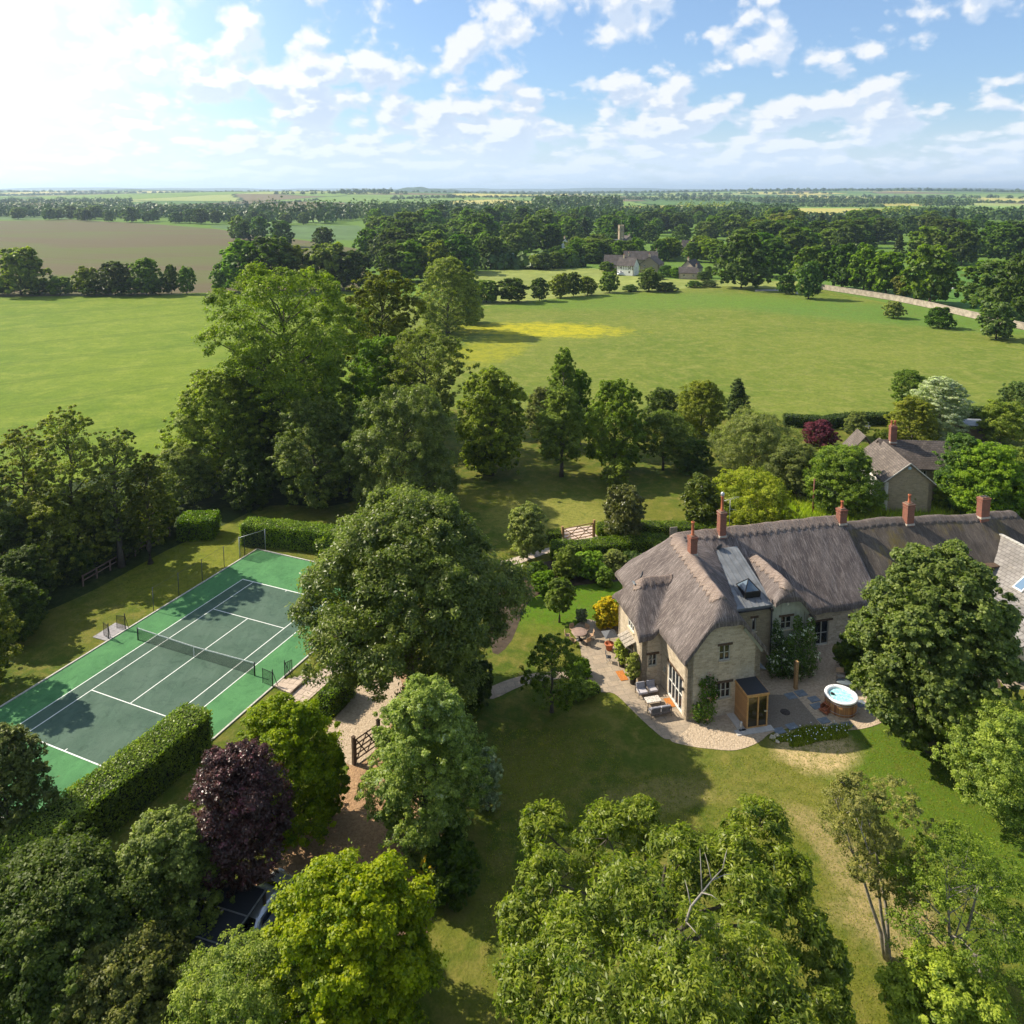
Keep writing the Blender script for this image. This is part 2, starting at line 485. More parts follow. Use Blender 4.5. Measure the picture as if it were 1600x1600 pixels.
def gravel_mat(name, c1, c2, c3, sc=9.0, sp=0.5):
    m, t, p, _ = new_mat(name)
    pos = t.node('ShaderNodeTexCoord').outputs['Object']
    v = t.vor(pos, sc, 'Color'); dd = t.vor(pos, sc)
    n = t.noise(pos, 0.5, 5, 0.65); n2 = t.noise(pos, sc * 0.6, 3, 0.7)
    c = t.mix(t.xyz(v)[0], c1, c2)
    c = t.mix(t.ramp(n, 0.4, 0.7, 0, 0.7), c, c3)
    c = t.mix(t.ramp(n2, 0.3, 0.6, sp, 0), c, t.mix(1.0, c, (0.5, 0.46, 0.42), 'MULTIPLY'))
    t.put(p.inputs['Base Color'], c); p.inputs['Roughness'].default_value = 0.95; p.inputs['Specular IOR Level'].default_value = 0.15
    bump(t, p, t.math('SUBTRACT', n2, dd), 0.8, 0.05)
    return m

def flag_mat(name, c1, c2, mortar, rot, bw=0.9, bh=0.6, ms=0.018):
    m, t, p, _ = new_mat(name)
    pos = t.node('ShaderNodeTexCoord').outputs['Object']
    q = t.mapping(pos, rot=(0, 0, -rot))
    br = t.node('ShaderNodeTexBrick'); t.put(br.inputs['Vector'], q); br.inputs['Scale'].default_value = 1
    br.inputs['Brick Width'].default_value = bw; br.inputs['Row Height'].default_value = bh; br.inputs['Mortar Size'].default_value = ms
    br.squash = 0.7; br.squash_frequency = 2
    t.put(br.inputs['Color1'], c1); t.put(br.inputs['Color2'], c2); t.put(br.inputs['Mortar'], mortar)
    n = t.noise(pos, 1.3, 6, 0.7); n2 = t.noise(pos, 7, 4, 0.7)
    c = t.mix(t.ramp(n, 0.4, 0.7, 0.5, 0), br.outputs[0], t.mix(1.0, br.outputs[0], (0.62, 0.60, 0.58), 'MULTIPLY'))
    c = t.mix(t.ramp(n2, 0.35, 0.6, 0.35, 0), c, t.mix(1.0, c, (0.55, 0.52, 0.5), 'MULTIPLY'))
    t.put(p.inputs['Base Color'], c); p.inputs['Roughness'].default_value = 0.85
    bump(t, p, t.math('SUBTRACT', t.math('MULTIPLY', n2, 0.4), br.outputs[1]), 0.5, 0.02)
    return m

def court_mat(name, c1, c2):
    m, t, p, _ = new_mat(name)
    pos = t.node('ShaderNodeTexCoord').outputs['Object']
    n = t.noise(pos, 0.35, 6, 0.65, 0.5); n2 = t.noise(t.mapping(pos, sc=(1, 0.25, 1)), 1.6, 5, 0.7); n3 = t.noise(pos, 12, 2, 0.8)
    c = t.mix(t.ramp(n, 0.35, 0.65), c1, c2)
    c = t.mix(t.ramp(n2, 0.45, 0.75, 0, 0.35), c, tuple(k * 1.45 for k in c2))
    c = t.mix(t.ramp(n3, 0.35, 0.6, 0.3, 0), c, t.mix(1.0, c, (0.6, 0.6, 0.6), 'MULTIPLY'))
    n4 = t.noise(pos, 0.9, 7, 0.75, 1.5)
    c = t.mix(t.ramp(n4, 0.50, 0.66, 0, 0.7), c, t.mix(1.0, c, (0.66, 0.70, 0.70), 'MULTIPLY'))
    c = t.mix(t.ramp(t.noise(pos, 30, 2, 0.5), 0.70, 0.74, 0, 0.8), c, (0.10, 0.08, 0.03))
    t.put(p.inputs['Base Color'], c); p.inputs['Roughness'].default_value = 0.9; p.inputs['Specular IOR Level'].default_value = 0.15
    return m

LEAFM = {}
def leaf_mat(name, dark, light, trans=0.42, rough=0.5, spec=0.35, tip=None, raw=False):
    if name in LEAFM: return LEAFM[name]
    m, t, p, out = new_mat(name)
    spec = spec * .6
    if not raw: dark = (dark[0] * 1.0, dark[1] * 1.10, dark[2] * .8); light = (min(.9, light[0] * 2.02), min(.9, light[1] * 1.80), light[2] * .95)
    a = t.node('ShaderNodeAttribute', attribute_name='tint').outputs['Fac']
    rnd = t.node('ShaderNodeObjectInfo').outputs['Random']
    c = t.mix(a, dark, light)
    pos = t.node('ShaderNodeTexCoord').outputs['Object']
    pn = t.noise(pos, 0.45, 3, 0.6); pn2 = t.noise(t.vmath('ADD', pos, (31, 7, 3)), 0.8, 3, 0.6)
    c = t.mix(t.ramp(pn, 0.42, 0.68, 0, 0.45), c, t.mix(1.0, c, (1.18, 1.10, 0.75), 'MULTIPLY'))
    c = t.mix(t.ramp(pn2, 0.45, 0.68, 0, 0.5), c, t.mix(1.0, c, (0.60, 0.72, 0.75), 'MULTIPLY'))
    if tip:
        c = t.mix(t.ramp(a, 0.86, 1.0, 0, 1), c, tip)
    hs = t.node('ShaderNodeHueSaturation')
    t.put(hs.inputs['Hue'], t.math('ADD', 0.488, t.math('MULTIPLY', rnd, 0.024)))
    t.put(hs.inputs['Saturation'], t.math('ADD', 0.88, t.math('MULTIPLY', rnd, 0.2)))
    t.put(hs.inputs['Value'], t.math('ADD', 0.82, t.math('MULTIPLY', t.math('FRACT', t.math('MULTIPLY', rnd, 7.3)), 0.36)))
    t.put(hs.inputs['Color'], c)
    c = hs.outputs[0]
    t.put(p.inputs['Base Color'], c); p.inputs['Roughness'].default_value = rough; p.inputs['Specular IOR Level'].default_value = spec
    tr = t.node('ShaderNodeBsdfTranslucent'); t.put(tr.inputs[0], t.mix(1.0, c, (1.35, 1.65, 0.40), 'MULTIPLY'))
    mx = t.node('ShaderNodeMixShader'); mx.inputs[0].default_value = trans
    t.l.new(p.outputs[0], mx.inputs[1]); t.l.new(tr.outputs[0], mx.inputs[2]); t.l.new(mx.outputs[0], out.inputs[0])
    LEAFM[name] = m
    return m

M_bark = plain('bark', (0.09, 0.075, 0.06), 0.95, bmp=0.8, scale=4)
M_bark_pale = plain('pale bark', (0.26, 0.23, 0.19), 0.9, bmp=0.6, scale=5, var=0.4)
M_deadwood = plain('dead wood', (0.26, 0.235, 0.20), 0.9, var=0.25)
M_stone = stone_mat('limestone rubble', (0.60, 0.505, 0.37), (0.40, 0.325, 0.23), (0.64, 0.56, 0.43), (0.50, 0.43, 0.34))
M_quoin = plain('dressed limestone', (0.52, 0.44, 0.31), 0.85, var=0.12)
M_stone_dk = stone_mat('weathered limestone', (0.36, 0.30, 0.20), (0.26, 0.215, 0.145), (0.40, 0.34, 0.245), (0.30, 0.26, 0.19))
M_thatch = thatch_mat('grey thatch', (0.130, 0.110, 0.104), (0.185, 0.157, 0.146), (0.33, 0.285, 0.262))
M_thatch_cap = thatch_mat('patterned ridge thatch', (0.27, 0.215, 0.185), (0.33, 0.26, 0.22), (0.40, 0.33, 0.28), cap=True)
M_thatch_old = thatch_mat('old mossy thatch', (0.095, 0.082, 0.070), (0.13, 0.110, 0.092), (0.19, 0.16, 0.13), moss=(0.16, 0.125, 0.04))
M_thatch_old_cap = thatch_mat('old ridge thatch', (0.15, 0.125, 0.11), (0.18, 0.15, 0.13), (0.26, 0.22, 0.19), cap=False)
M_brick = brick_mat('red brick', (0.27, 0.080, 0.045), (0.19, 0.058, 0.036), (0.24, 0.17, 0.12))
M_pot = plain('terracotta', (0.42, 0.13, 0.06), 0.8)
M_flaunch = plain('lime mortar', (0.42, 0.37, 0.31), 0.9)
M_flaunch_top = plain('stained mortar', (0.22, 0.13, 0.09), 0.9)
M_lead = plain('lead sheet', (0.155, 0.165, 0.175), 0.45, var=0.25, scale=1.2, spec=0.5)
M_paint = plain('putty paint', (0.42, 0.41, 0.35), 0.6, var=0.08)
M_green_paint = plain('sage painted boards', (0.36, 0.37, 0.31), 0.7, var=0.10, scale=2)
M_white = plain('off white paint', (0.74, 0.72, 0.66), 0.5, var=0.05)
M_glass = glassy('window glass')
M_oakdk = plain('dark oak', (0.085, 0.055, 0.035), 0.8, var=0.3, scale=8)
M_oak = plain('oak', (0.33, 0.20, 0.09), 0.75, var=0.3, scale=8)
M_oakgrey = plain('silvered oak', (0.30, 0.265, 0.22), 0.85, var=0.3, scale=6)
M_cedar_h = wood_mat('cedar boards', (0.40, 0.20, 0.075), (0.52, 0.29, 0.12), 0.17, 2)
m, t, p, _ = new_mat('cedar staves')
x = t.xyz(t.node('ShaderNodeTexCoord').outputs['Object'])
an = t.math('MULTIPLY', t.math('ADD', t.math('ARCTAN2', x[1], x[0]), 3.2), 44 / 6.2832)
fr_ = t.math('FRACT', an); idn = t.node('ShaderNodeTexWhiteNoise', noise_dimensions='1D'); t.put(idn.inputs['W'], t.math('FLOOR', an))
gap = t.math('ADD', t.ramp(fr_, 0.0, 0.10, 1, 0), t.ramp(fr_, 0.90, 1.0, 0, 1))
c = t.mix(idn.outputs[0], (0.22, 0.075, 0.025), (0.50, 0.25, 0.085))
t.put(p.inputs['Base Color'], t.mix(t.math('MULTIPLY', gap, 0.8), c, (0.03, 0.015, 0.008))); p.inputs['Roughness'].default_value = 0.55
bump(t, p, t.math('SUBTRACT', 1.0, gap), 0.6, 0.02)
M_cedar_v = m
M_cedar = plain('cedar trim', (0.50, 0.28, 0.11), 0.6)
M_redcedar = plain('red cedar steps', (0.30, 0.10, 0.045), 0.6, var=0.25)
M_roofing = plain('black roofing', (0.022, 0.026, 0.034), 0.55, var=0.1, spec=0.5)
M_black = plain('black metal', (0.02, 0.02, 0.022), 0.45, var=0.1)
M_darkgrey = plain('dark grey', (0.07, 0.075, 0.085), 0.5, var=0.1)
M_metal = plain('galvanised steel', (0.42, 0.43, 0.44), 0.4, metal=0.6)
M_acrylic = plain('white acrylic', (0.80, 0.81, 0.82), 0.15, var=0.02, spec=0.5)
M_cushion = plain('pale grey cushion', (0.42, 0.40, 0.42), 0.9, var=0.08)
M_cushion_dk = plain('grey cushion back', (0.24, 0.24, 0.27), 0.9, var=0.08)
M_rope = plain('taupe rope', (0.18, 0.15, 0.13), 0.8, var=0.2)
M_coir = plain('coir', (0.40, 0.15, 0.035), 0.95, var=0.2, scale=10)
M_slate = plain('blue slate slab', (0.15, 0.18, 0.21), 0.7, var=0.2, scale=3)
M_slab = plain('concrete slab', (0.46, 0.44, 0.41), 0.85, var=0.1)
M_line = plain('white court paint', (0.72, 0.74, 0.70), 0.7, var=0.08)
M_kerb = plain('concrete edging', (0.45, 0.43, 0.38), 0.85, var=0.2)
M_rock = plain('pale rock', (0.50, 0.43, 0.33), 0.9, var=0.2)
M_soil = plain('bare soil', (0.055, 0.04, 0.026), 0.95, var=0.3, scale=2)
M_rust = plain('rusty manhole', (0.05, 0.04, 0.035), 0.7, var=0.3)
M_hedgecore = plain('hedge inner twigs', (0.018, 0.026, 0.010), 1.0, var=0.2)
M_render_white = plain('white render', (0.78, 0.76, 0.70), 0.85, var=0.05)

# --- water of the tub
m, t, p, _ = new_mat('hot tub water')
pos = t.node('ShaderNodeTexCoord').outputs['Object']
n = t.noise(pos, 5, 4, 0.6, 0.8)
t.put(p.inputs['Base Color'], t.mix(t.ramp(n, 0.35, 0.65), (0.22, 0.56, 0.58), (0.50, 0.76, 0.76)))
p.inputs['Roughness'].default_value = 0.08; p.inputs['Specular IOR Level'].default_value = 0.5
bump(t, p, n, 0.5, 0.05)
M_water = m

# --- net
m, t, p, out = new_mat('black net mesh')
pos = t.node('ShaderNodeTexCoord').outputs['Object']; x = t.xyz(pos)
g1 = t.math('FRACT', t.math('MULTIPLY', x[0], 18)); g2 = t.math('FRACT', t.math('MULTIPLY', x[2], 18))
k = t.math('MAXIMUM', t.math('GREATER_THAN', g1, 0.72), t.math('GREATER_THAN', g2, 0.72))
p.inputs['Base Color'].default_value = (0.01, 0.012, 0.011, 1); p.inputs['Roughness'].default_value = 0.9
tr = t.node('ShaderNodeBsdfTransparent'); mx = t.node('ShaderNodeMixShader')
t.put(mx.inputs[0], k); t.l.new(tr.outputs[0], mx.inputs[1]); t.l.new(p.outputs[0], mx.inputs[2]); t.l.new(mx.outputs[0], out.inputs[0])
M_net = m
# ------------------------------------------------------------------ ground and fields
def sheet(name, pts, z, mat, kind='structure', label=None, cat=None):
    me = bpy.data.meshes.new(name)
    me.from_pydata([(p[0], p[1], z) for p in pts], [], [tuple(range(len(pts)))])
    # face up
    if me.polygons[0].normal.z < 0:
        me.flip_normals()
    me.materials.append(mat)
    o = obj(name, me); o['kind'] = kind
    if label: tag(o, label, cat)
    return o

def PX(*pp): return [G(a, b) for a, b in pp]

FLv = G(1072.2, 1127.2); HANG = R(13.5)
HU = Vector((math.cos(HANG), math.sin(HANG), 0)); HW = Vector((-math.sin(HANG), math.cos(HANG), 0))
def H(a, b, z=0.0): return Vector((FLv.x, FLv.y, 0)) + HU * a + HW * b + Vector((0, 0, z))
CX, CYc, CTH = -26.597, 60.644, -0.4003
def C(x, y, z=0.0):
    c, s = math.cos(CTH), math.sin(CTH)
    return Vector((CX + c * x - s * y, CYc + s * x + c * y, z))

G_base = grass_mat('far pasture grass', (0.10, 0.17, 0.035), (0.13, 0.20, 0.04), (0.17, 0.22, 0.055), 0.15, fine=0.8, bs=0)
S = 16000
def patchwork(name, ystart):
    m, t, p, _ = new_mat(name)
    pos = t.node('ShaderNodeTexCoord').outputs['Object']
    q = t.vmath('ADD', t.mapping(pos, rot=(0, 0, 0.35), sc=(1, .62, 1)), t.vmath('MULTIPLY', t.noise(pos, .004, 3, .6, 0, 1), (90, 90, 0)))
    v = t.node('ShaderNodeTexVoronoi', feature='F1', voronoi_dimensions='2D'); t.put(v.inputs['Vector'], q); v.inputs['Scale'].default_value = 1 / 260
    e = t.node('ShaderNodeTexVoronoi', feature='DISTANCE_TO_EDGE', voronoi_dimensions='2D'); t.put(e.inputs['Vector'], q); e.inputs['Scale'].default_value = 1 / 260
    r_ = t.xyz(v.outputs['Color'])
    c = t.mix(t.ramp(r_[0], .25, .35, smooth=False), (0.09, 0.16, 0.045), (0.155, 0.235, 0.055))
    c = t.mix(t.ramp(r_[0], .62, .66, smooth=False), c, (0.26, 0.30, 0.10))
    c = t.mix(t.ramp(r_[1], .80, .84, smooth=False), c, (0.40, 0.36, 0.11))
    c = t.mix(t.ramp(r_[2], .84, .88, smooth=False), c, (0.16, 0.13, 0.07))
    c = t.mix(t.ramp(t.noise(pos, .02, 4, .6), .35, .65, .25, 0), c, t.mix(1.0, c, (.6, .7, .6), 'MULTIPLY'))
    c = t.mix(t.ramp(e.outputs['Distance'], 0.012, 0.03, 1, 0), c, (0.022, 0.045, 0.014))
    c = t.mix(t.ramp(t.xyz(pos)[1], ystart, ystart + 60), (0.10, 0.17, 0.032), c)
    t.put(p.inputs['Base Color'], c); p.inputs['Roughness'].default_value = .95; p.inputs['Specular IOR Level'].default_value = .05
    return m
G_base = patchwork('patchwork farmland', 1150)
RISES = [(480, 3300, 1250, 1000, 31), (1330, 4600, 1700, 1300, 30), (120, 5200, 1500, 1200, 30)]
def rise_at(x, y):
    z = 0
    for (px_, dy_, rx_, ry_, hh_) in RISES:
        xc = (px_ - 800) / CAM_F * dy_; z = max(z, hh_ * math.exp(-((x - xc) / rx_) ** 2 - ((y - dy_) / ry_) ** 2) - 1.5)
    return max(z, 0)
for (px_, dy_, rx_, ry_, hh_) in RISES:
    xc = (px_ - 800) / CAM_F * dy_; V = []; F = []; n_ = 60
    for j in range(n_ + 1):
        for i in range(n_ + 1):
            x_ = xc + (i / n_ * 2 - 1) * rx_ * 2.1; y_ = dy_ + (j / n_ * 2 - 1) * ry_ * 2.1
            V.append((x_, y_, hh_ * math.exp(-((x_ - xc) / rx_) ** 2 - ((y_ - dy_) / ry_) ** 2) - 1.5))
    for j in range(n_):
        for i in range(n_): a_ = j * (n_ + 1) + i; F.append((a_, a_ + 1, a_ + n_ + 2, a_ + n_ + 1))
    me = bpy.data.meshes.new('hills'); me.from_pydata(V, [], F); me.materials.append(G_base); me.polygons.foreach_set('use_smooth', [True] * len(F)); me.update()
    obj('hills', me)['kind'] = 'structure'
gr = sheet('ground', [(-S, -200), (S, -200), (S, 30000), (-S, 30000)], -0.12, G_base)

dry = G(1275, 1172); dry2 = G(1400, 1440); dry3 = G(1330, 1350); lush = G(1450, 1230); dry4 = G(860, 805); dry5 = G(1040, 1240)
fresh = G(880, 930); dk = G(700, 1480); yl = G(300, 880); verge = H(6.9, -3.6)
G_lawn = grass_mat('garden lawn grass', (0.080, 0.115, 0.012), (0.140, 0.146, 0.020), (0.180, 0.165, 0.036), 2.2, fine=7.0, masks=[
    ((G(1250, 1215).x, G(1250, 1215).y), (9, 6), 0.0, (0.20, 0.185, 0.045), 0.45, 1.1),
    ((lush.x, lush.y), (6.5, 11), 0.5, (0.085, 0.145, 0.012), 0.95, 0.6),
    ((dry.x, dry.y), (3.4, 2.4), 0.15, (0.50, 0.37, 0.19), 1.0, 0.9),
    ((dry2.x, dry2.y), (3.2, 3.0), 0.2, (0.38, 0.28, 0.13), 0.8, 1.5),
    ((dry3.x, dry3.y), (2.0, 5.0), 0.35, (0.34, 0.255, 0.115), 0.8, 1.3),
    ((dry5.x, dry5.y), (4.5, 1.4), 0.0, (0.30, 0.24, 0.09), 0.55, 1.5),
    ((dry4.x, dry4.y), (9, 6.5), 0.1, (0.26, 0.245, 0.055), 0.75, 0.9),
    ((fresh.x, fresh.y), (9, 7), 0.2, (0.085, 0.165, 0.008), 0.95, 0.5),
    ((yl.x, yl.y), (9, 14), 0.5, (0.20, 0.215, 0.022), 0.6, 1.0),
])
lawn = sheet('lawn', PX((-500, 1900), (-500, 960), (-60, 830), (200, 735), (420, 690), (600, 660), (700, 640), (800, 640), (1000, 640), (1230, 656), (1330, 662), (1500, 655), (1700, 640), (2100, 640), (2100, 1900)), -0.02, G_lawn)

G_crop = grass_mat('young barley', (0.115, 0.180, 0.013), (0.155, 0.212, 0.017), (0.190, 0.238, 0.028), 0.35, fine=2.5, bs=0.4,
                   stripes=(R(58), 24.0, 0.30, (0.07, 0.12, 0.010), 0.955))
sheet('crop_field', PX((-900, 462), (0, 464), (180, 461), (330, 457), (480, 455), (545, 455), (600, 500), (600, 620), (420, 690), (200, 735), (-60, 830), (-900, 1050)), -0.03, G_crop)

bc = G(850, 515); bc2 = G(770, 545)
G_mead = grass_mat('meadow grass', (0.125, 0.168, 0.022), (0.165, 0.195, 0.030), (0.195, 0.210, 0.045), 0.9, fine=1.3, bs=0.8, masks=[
    ((bc.x, bc.y), (26, 13), -0.12, (0.42, 0.37, 0.014), 0.85, 1.4),
    ((bc2.x, bc2.y), (9, 22), -0.3, (0.32, 0.30, 0.014), 0.6, 1.3),
    ((G(1450, 495).x, G(1450, 495).y), (80, 26), -0.55, (0.10, 0.19, 0.03), 0.8, 0.4),  # deeper green painted into the grass for the cloud shadow on the upper meadow
    ((G(980, 470).x, G(980, 470).y), (85, 24), 0.05, (0.12, 0.20, 0.025), 0.75, 0.5),  # same cloud shade put into the grass colour along the meadow top
])
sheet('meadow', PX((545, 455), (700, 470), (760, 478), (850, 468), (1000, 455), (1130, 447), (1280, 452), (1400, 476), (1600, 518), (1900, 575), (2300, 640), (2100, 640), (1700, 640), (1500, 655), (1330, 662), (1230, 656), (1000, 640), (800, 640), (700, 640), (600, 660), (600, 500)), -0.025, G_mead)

# brown sprouting field with drill lines
m, t, p, _ = new_mat('sprouting plough land')
pos = t.node('ShaderNodeTexCoord').outputs['Object']
n1 = t.noise(t.mapping(pos, sc=(0.4, 1, 1)), 0.012, 5, 0.6, 0.8); n2 = t.noise(pos, 0.25, 5, 0.7)
xx = t.xyz(t.mapping(pos, rot=(0, 0, R(-62))))[0]
st = t.ramp(t.noise(t.comb(t.math('MULTIPLY', xx, 0.11), 0.0, 0.0), 1.0, 4, 0.8), 0.35, 0.65)
c = t.mix(t.ramp(n1, 0.42, 0.60), (0.098, 0.088, 0.040), (0.085, 0.112, 0.024))
c = t.mix(t.math('MULTIPLY', st, 0.4), c, (0.14, 0.105, 0.075))
c = t.mix(t.ramp(n2, 0.35, 0.65, 0.25, 0), c, (0.11, 0.08, 0.055))
t.put(p.inputs['Base Color'], c); p.inputs['Roughness'].default_value = 0.95; p.inputs['Specular IOR Level'].default_value = 0.1
sheet('ploughed_field', PX((-900, 346), (0, 345), (110, 343), (240, 350), (330, 357), (480, 376), (580, 392), (560, 455), (480, 455), (330, 457), (180, 461), (0, 464), (-900, 462)), -0.028, m)

def fieldmat(name, c, v=0.15):
    return grass_mat(name, tuple(k * (1 - v) for k in c), c, tuple(min(1, k * (1 + v)) for k in c), 0.05, fine=0.3, bs=0)
F_blue = fieldmat('blue green wheat', (0.10, 0.165, 0.058)); F_gr = fieldmat('green ley', (0.17, 0.27, 0.06)); F_ye = fieldmat('ripening yellow crop', (0.42, 0.37, 0.10))
F_pale = fieldmat('pale green hay field', (0.24, 0.27, 0.07)); F_park = fieldmat('park pasture', (0.10, 0.20, 0.035)); F_lt = fieldmat('light green field', (0.24, 0.36, 0.10))
def ff(pts, m_, i): sheet('far_field', PX(*pts), -0.10 + 0.006 * (i % 5), m_)
ff([(330, 352), (560, 352), (590, 376), (480, 374), (330, 355)], F_blue, 0)
ff([(-300, 332), (60, 332), (170, 335), (110, 342), (-300, 345)], F_blue, 1)
ff([(400, 342), (520, 344), (500, 350), (400, 348)], F_lt, 2)
ff([(-300, 312), (150, 312), (190, 308), (250, 310), (190, 316), (-300, 318)], F_lt, 0)
ff([(665, 319), (850, 315), (850, 321), (700, 329), (672, 327)], F_ye, 2)
ff([(720, 310), (900, 307), (900, 312), (730, 314)], F_gr, 3)
ff([(950, 319), (1000, 317), (1190, 321), (1160, 329), (1060, 327), (950, 322)], F_ye, 4)
ff([(1040, 306), (1170, 306), (1150, 310), (1030, 310)], F_gr, 0)
ff([(1240, 325), (1400, 326), (1390, 332), (1340, 338), (1300, 342), (1240, 336)], F_ye, 1)
ff([(1380, 318), (1460, 318), (1440, 322), (1380, 322)], F_ye, 2)
ff([(1500, 322), (1900, 322), (1900, 331), (1510, 329)], F_lt, 3)
ff([(1520, 309), (1900, 309), (1900, 313), (1530, 312)], F_lt, 4)
ff([(800, 370), (860, 370), (880, 378), (860, 388), (800, 384)], F_park, 0)
ff([(730, 424), (830, 420), (930, 419), (1000, 432), (1060, 436), (1280, 440), (1280, 452), (1130, 447), (1000, 455), (850, 468), (760, 478), (700, 470)], F_pale, 1)
ff([(700, 402), (850, 404), (870, 410), (720, 410)], F_pale, 2)
ff([(1400, 420), (1640, 422), (1640, 505), (1500, 480), (1400, 455)], F_park, 3)
F_grey = fieldmat('grey green rough pasture', (0.20, 0.24, 0.15))
ff([(1405, 428), (1540, 430), (1520, 446), (1410, 444)], F_grey, 2)
# lane behind the stone wall
M_lane = plain('pale tarmac lane', (0.30, 0.29, 0.28), 0.9, var=0.1)
sheet('road', PX((1180, 452), (1225, 452), (1230, 454), (1180, 455)), -0.015, M_lane)
sheet('road', PX((1405, 448), (1530, 449), (1530, 451), (1405, 450.5)), -0.062, M_lane)

# far hills: low ridges kilometres away
M_hill = fieldmat('distant wooded hill', (0.055, 0.095, 0.045), 0.3)
def hill(pxs, dist, depth, rise, name='hills'):
    """ridge of real depth: pxs (x0,x1) at distance dist, height profile rise"""
    x0 = (pxs[0] - 800) / CAM_F * dist; x1 = (pxs[1] - 800) / CAM_F * dist
    nx, ny = 60, 9; V = []; F = []
    rg = random.Random(int(dist + pxs[0]))
    ph = [rg.uniform(0, 6.28) for _ in range(6)]
    for j in range(ny):
        ty = j / (ny - 1)
        for i in range(nx):
            tx = i / (nx - 1)
            e = math.sin(math.pi * tx) ** 0.6 * math.sin(math.pi * ty) ** 0.8
            wv = 0.72 + 0.14 * math.sin(tx * 9 + ph[0]) + 0.09 * math.sin(tx * 23 + ph[1]) + 0.05 * math.sin(tx * 61 + ph[2])
            V.append((x0 + (x1 - x0) * tx, dist + depth * ty, -1 + rise * e * wv))
    for j in range(ny - 1):
        for i in range(nx - 1):
            a = j * nx + i; F.append((a, a + 1, a + nx + 1, a + nx))
    me = bpy.data.meshes.new(name); me.from_pydata(V, [], F); me.materials.append(M_hill)
    me.polygons.foreach_set('use_smooth', [True] * len(F)); me.update()
    o = obj(name, me); o['kind'] = 'structure'
hill((-400, 700), 11500, 2500, 74)
hill((300, 1250), 13000, 2500, 84)
hill((900, 2100), 12000, 2500, 70)
hill((500, 760), 5200, 900, 60)
hill((1150, 2000), 6500, 900, 52)
hill((-500, 480), 5200, 900, 50)

# ------------------------------------------------------------------ drives, patio, gravel
GRAV = gravel_mat('golden gravel', (0.50, 0.40, 0.29), (0.38, 0.30, 0.21), (0.44, 0.35, 0.25), 8.0)
GRAV2 = gravel_mat('brown gravel drive', (0.42, 0.27, 0.15), (0.30, 0.19, 0.11), (0.34, 0.21, 0.12), 8.0)
FLAG = flag_mat('buff flagstones', (0.40, 0.32, 0.23), (0.33, 0.27, 0.20), (0.26, 0.22, 0.16), HANG)
def curve_pts(pts, n=6):
    out = []; k = len(pts)
    for i in range(k):
        p0, p1, p2, p3 = pts[i - 1], pts[i], pts[(i + 1) % k], pts[(i + 2) % k]
        for j in range(n):
            s = j / n
            out.append(0.5 * ((2 * p1) + (p2 - p0) * s + (2 * p0 - 5 * p1 + 4 * p2 - p3) * s * s + (3 * p1 - p0 - 3 * p2 + p3) * s ** 3))
    return out
patio_px = [(893, 985), (905, 1005), (912, 1040), (932, 1078), (960, 1084), (990, 1112), (1020, 1140), (1046, 1155), (1080, 1130), (1060, 1100), (1045, 1062), (1000, 1040), (985, 1000), (975, 968), (940, 972), (915, 968)]
sheet('patio', curve_pts(PX(*patio_px), 4), 0.008, FLAG)
grav_px = [(1046, 1154), (1075, 1165), (1110, 1170), (1150, 1172), (1185, 1160), (1205, 1145), (1240, 1137), (1280, 1141), (1320, 1141), (1355, 1137), (1382, 1124), (1372, 1098), (1345, 1068), (1320, 1045), (1300, 1018), (1300, 1000), (1230, 1010), (1180, 1040), (1090, 1090), (1068, 1120)]
sheet('gravel_path', curve_pts(PX(*grav_px), 4), 0.004, GRAV)
sheet('gravel_path', PX((1180, 1085), (1243, 1086), (1285, 1135), (1240, 1137), (1185, 1142)), 0.012, gravel_mat('dusty grey hoggin', (0.25, 0.21, 0.165), (0.21, 0.18, 0.14), (0.19, 0.16, 0.13), 14.0))
drive_px = [(505, 1160), (515, 1130), (545, 1098), (560, 1070), (590, 1058), (640, 1050), (650, 1090), (615, 1130), (600, 1180), (640, 1230), (690, 1300), (680, 1400), (640, 1480), (420, 1480), (330, 1440), (400, 1370), (470, 1300), (510, 1240), (545, 1200)]
dr = sheet('gravel_drive', curve_pts(PX(*drive_px), 4), 0.004, GRAV2)
sheet('gravel_drive', curve_pts(PX((508, 1160), (518, 1130), (545, 1098), (560, 1070), (592, 1060), (625, 1060), (625, 1100), (600, 1150), (578, 1180), (545, 1195)), 4), 0.012, GRAV)
sheet('path', curve_pts(PX((778, 879), (815, 868), (870, 852), (925, 838), (945, 836), (948, 842), (900, 852), (850, 866), (800, 884)), 3), 0.004, gravel_mat('pale stone path', (0.55, 0.47, 0.40), (0.45, 0.38, 0.32), (0.5, 0.42, 0.35), 6))
sheet('gravel_path', PX((878, 826), (925, 821), (932, 838), (880, 850)), 0.014, gravel_mat('pink chippings', (0.60, 0.48, 0.40), (0.48, 0.38, 0.32), (0.54, 0.43, 0.36), 6))
sheet('path', curve_pts(PX((755, 1080), (800, 1060), (850, 1050), (905, 1050), (930, 1055), (930, 1063), (880, 1060), (820, 1070), (770, 1092)), 3), 0.004, FLAG)
sheet('patio', PX((1560, 1062), (1700, 1050), (1700, 1075), (1610, 1078), (1572, 1075)), 0.004, FLAG)
sheet('flower_bed', curve_pts(PX((790, 900), (840, 880), (900, 872), (1000, 868), (1045, 880), (985, 905), (900, 915), (830, 935), (800, 1000), (770, 1020), (765, 950)), 3), -0.012, M_soil)
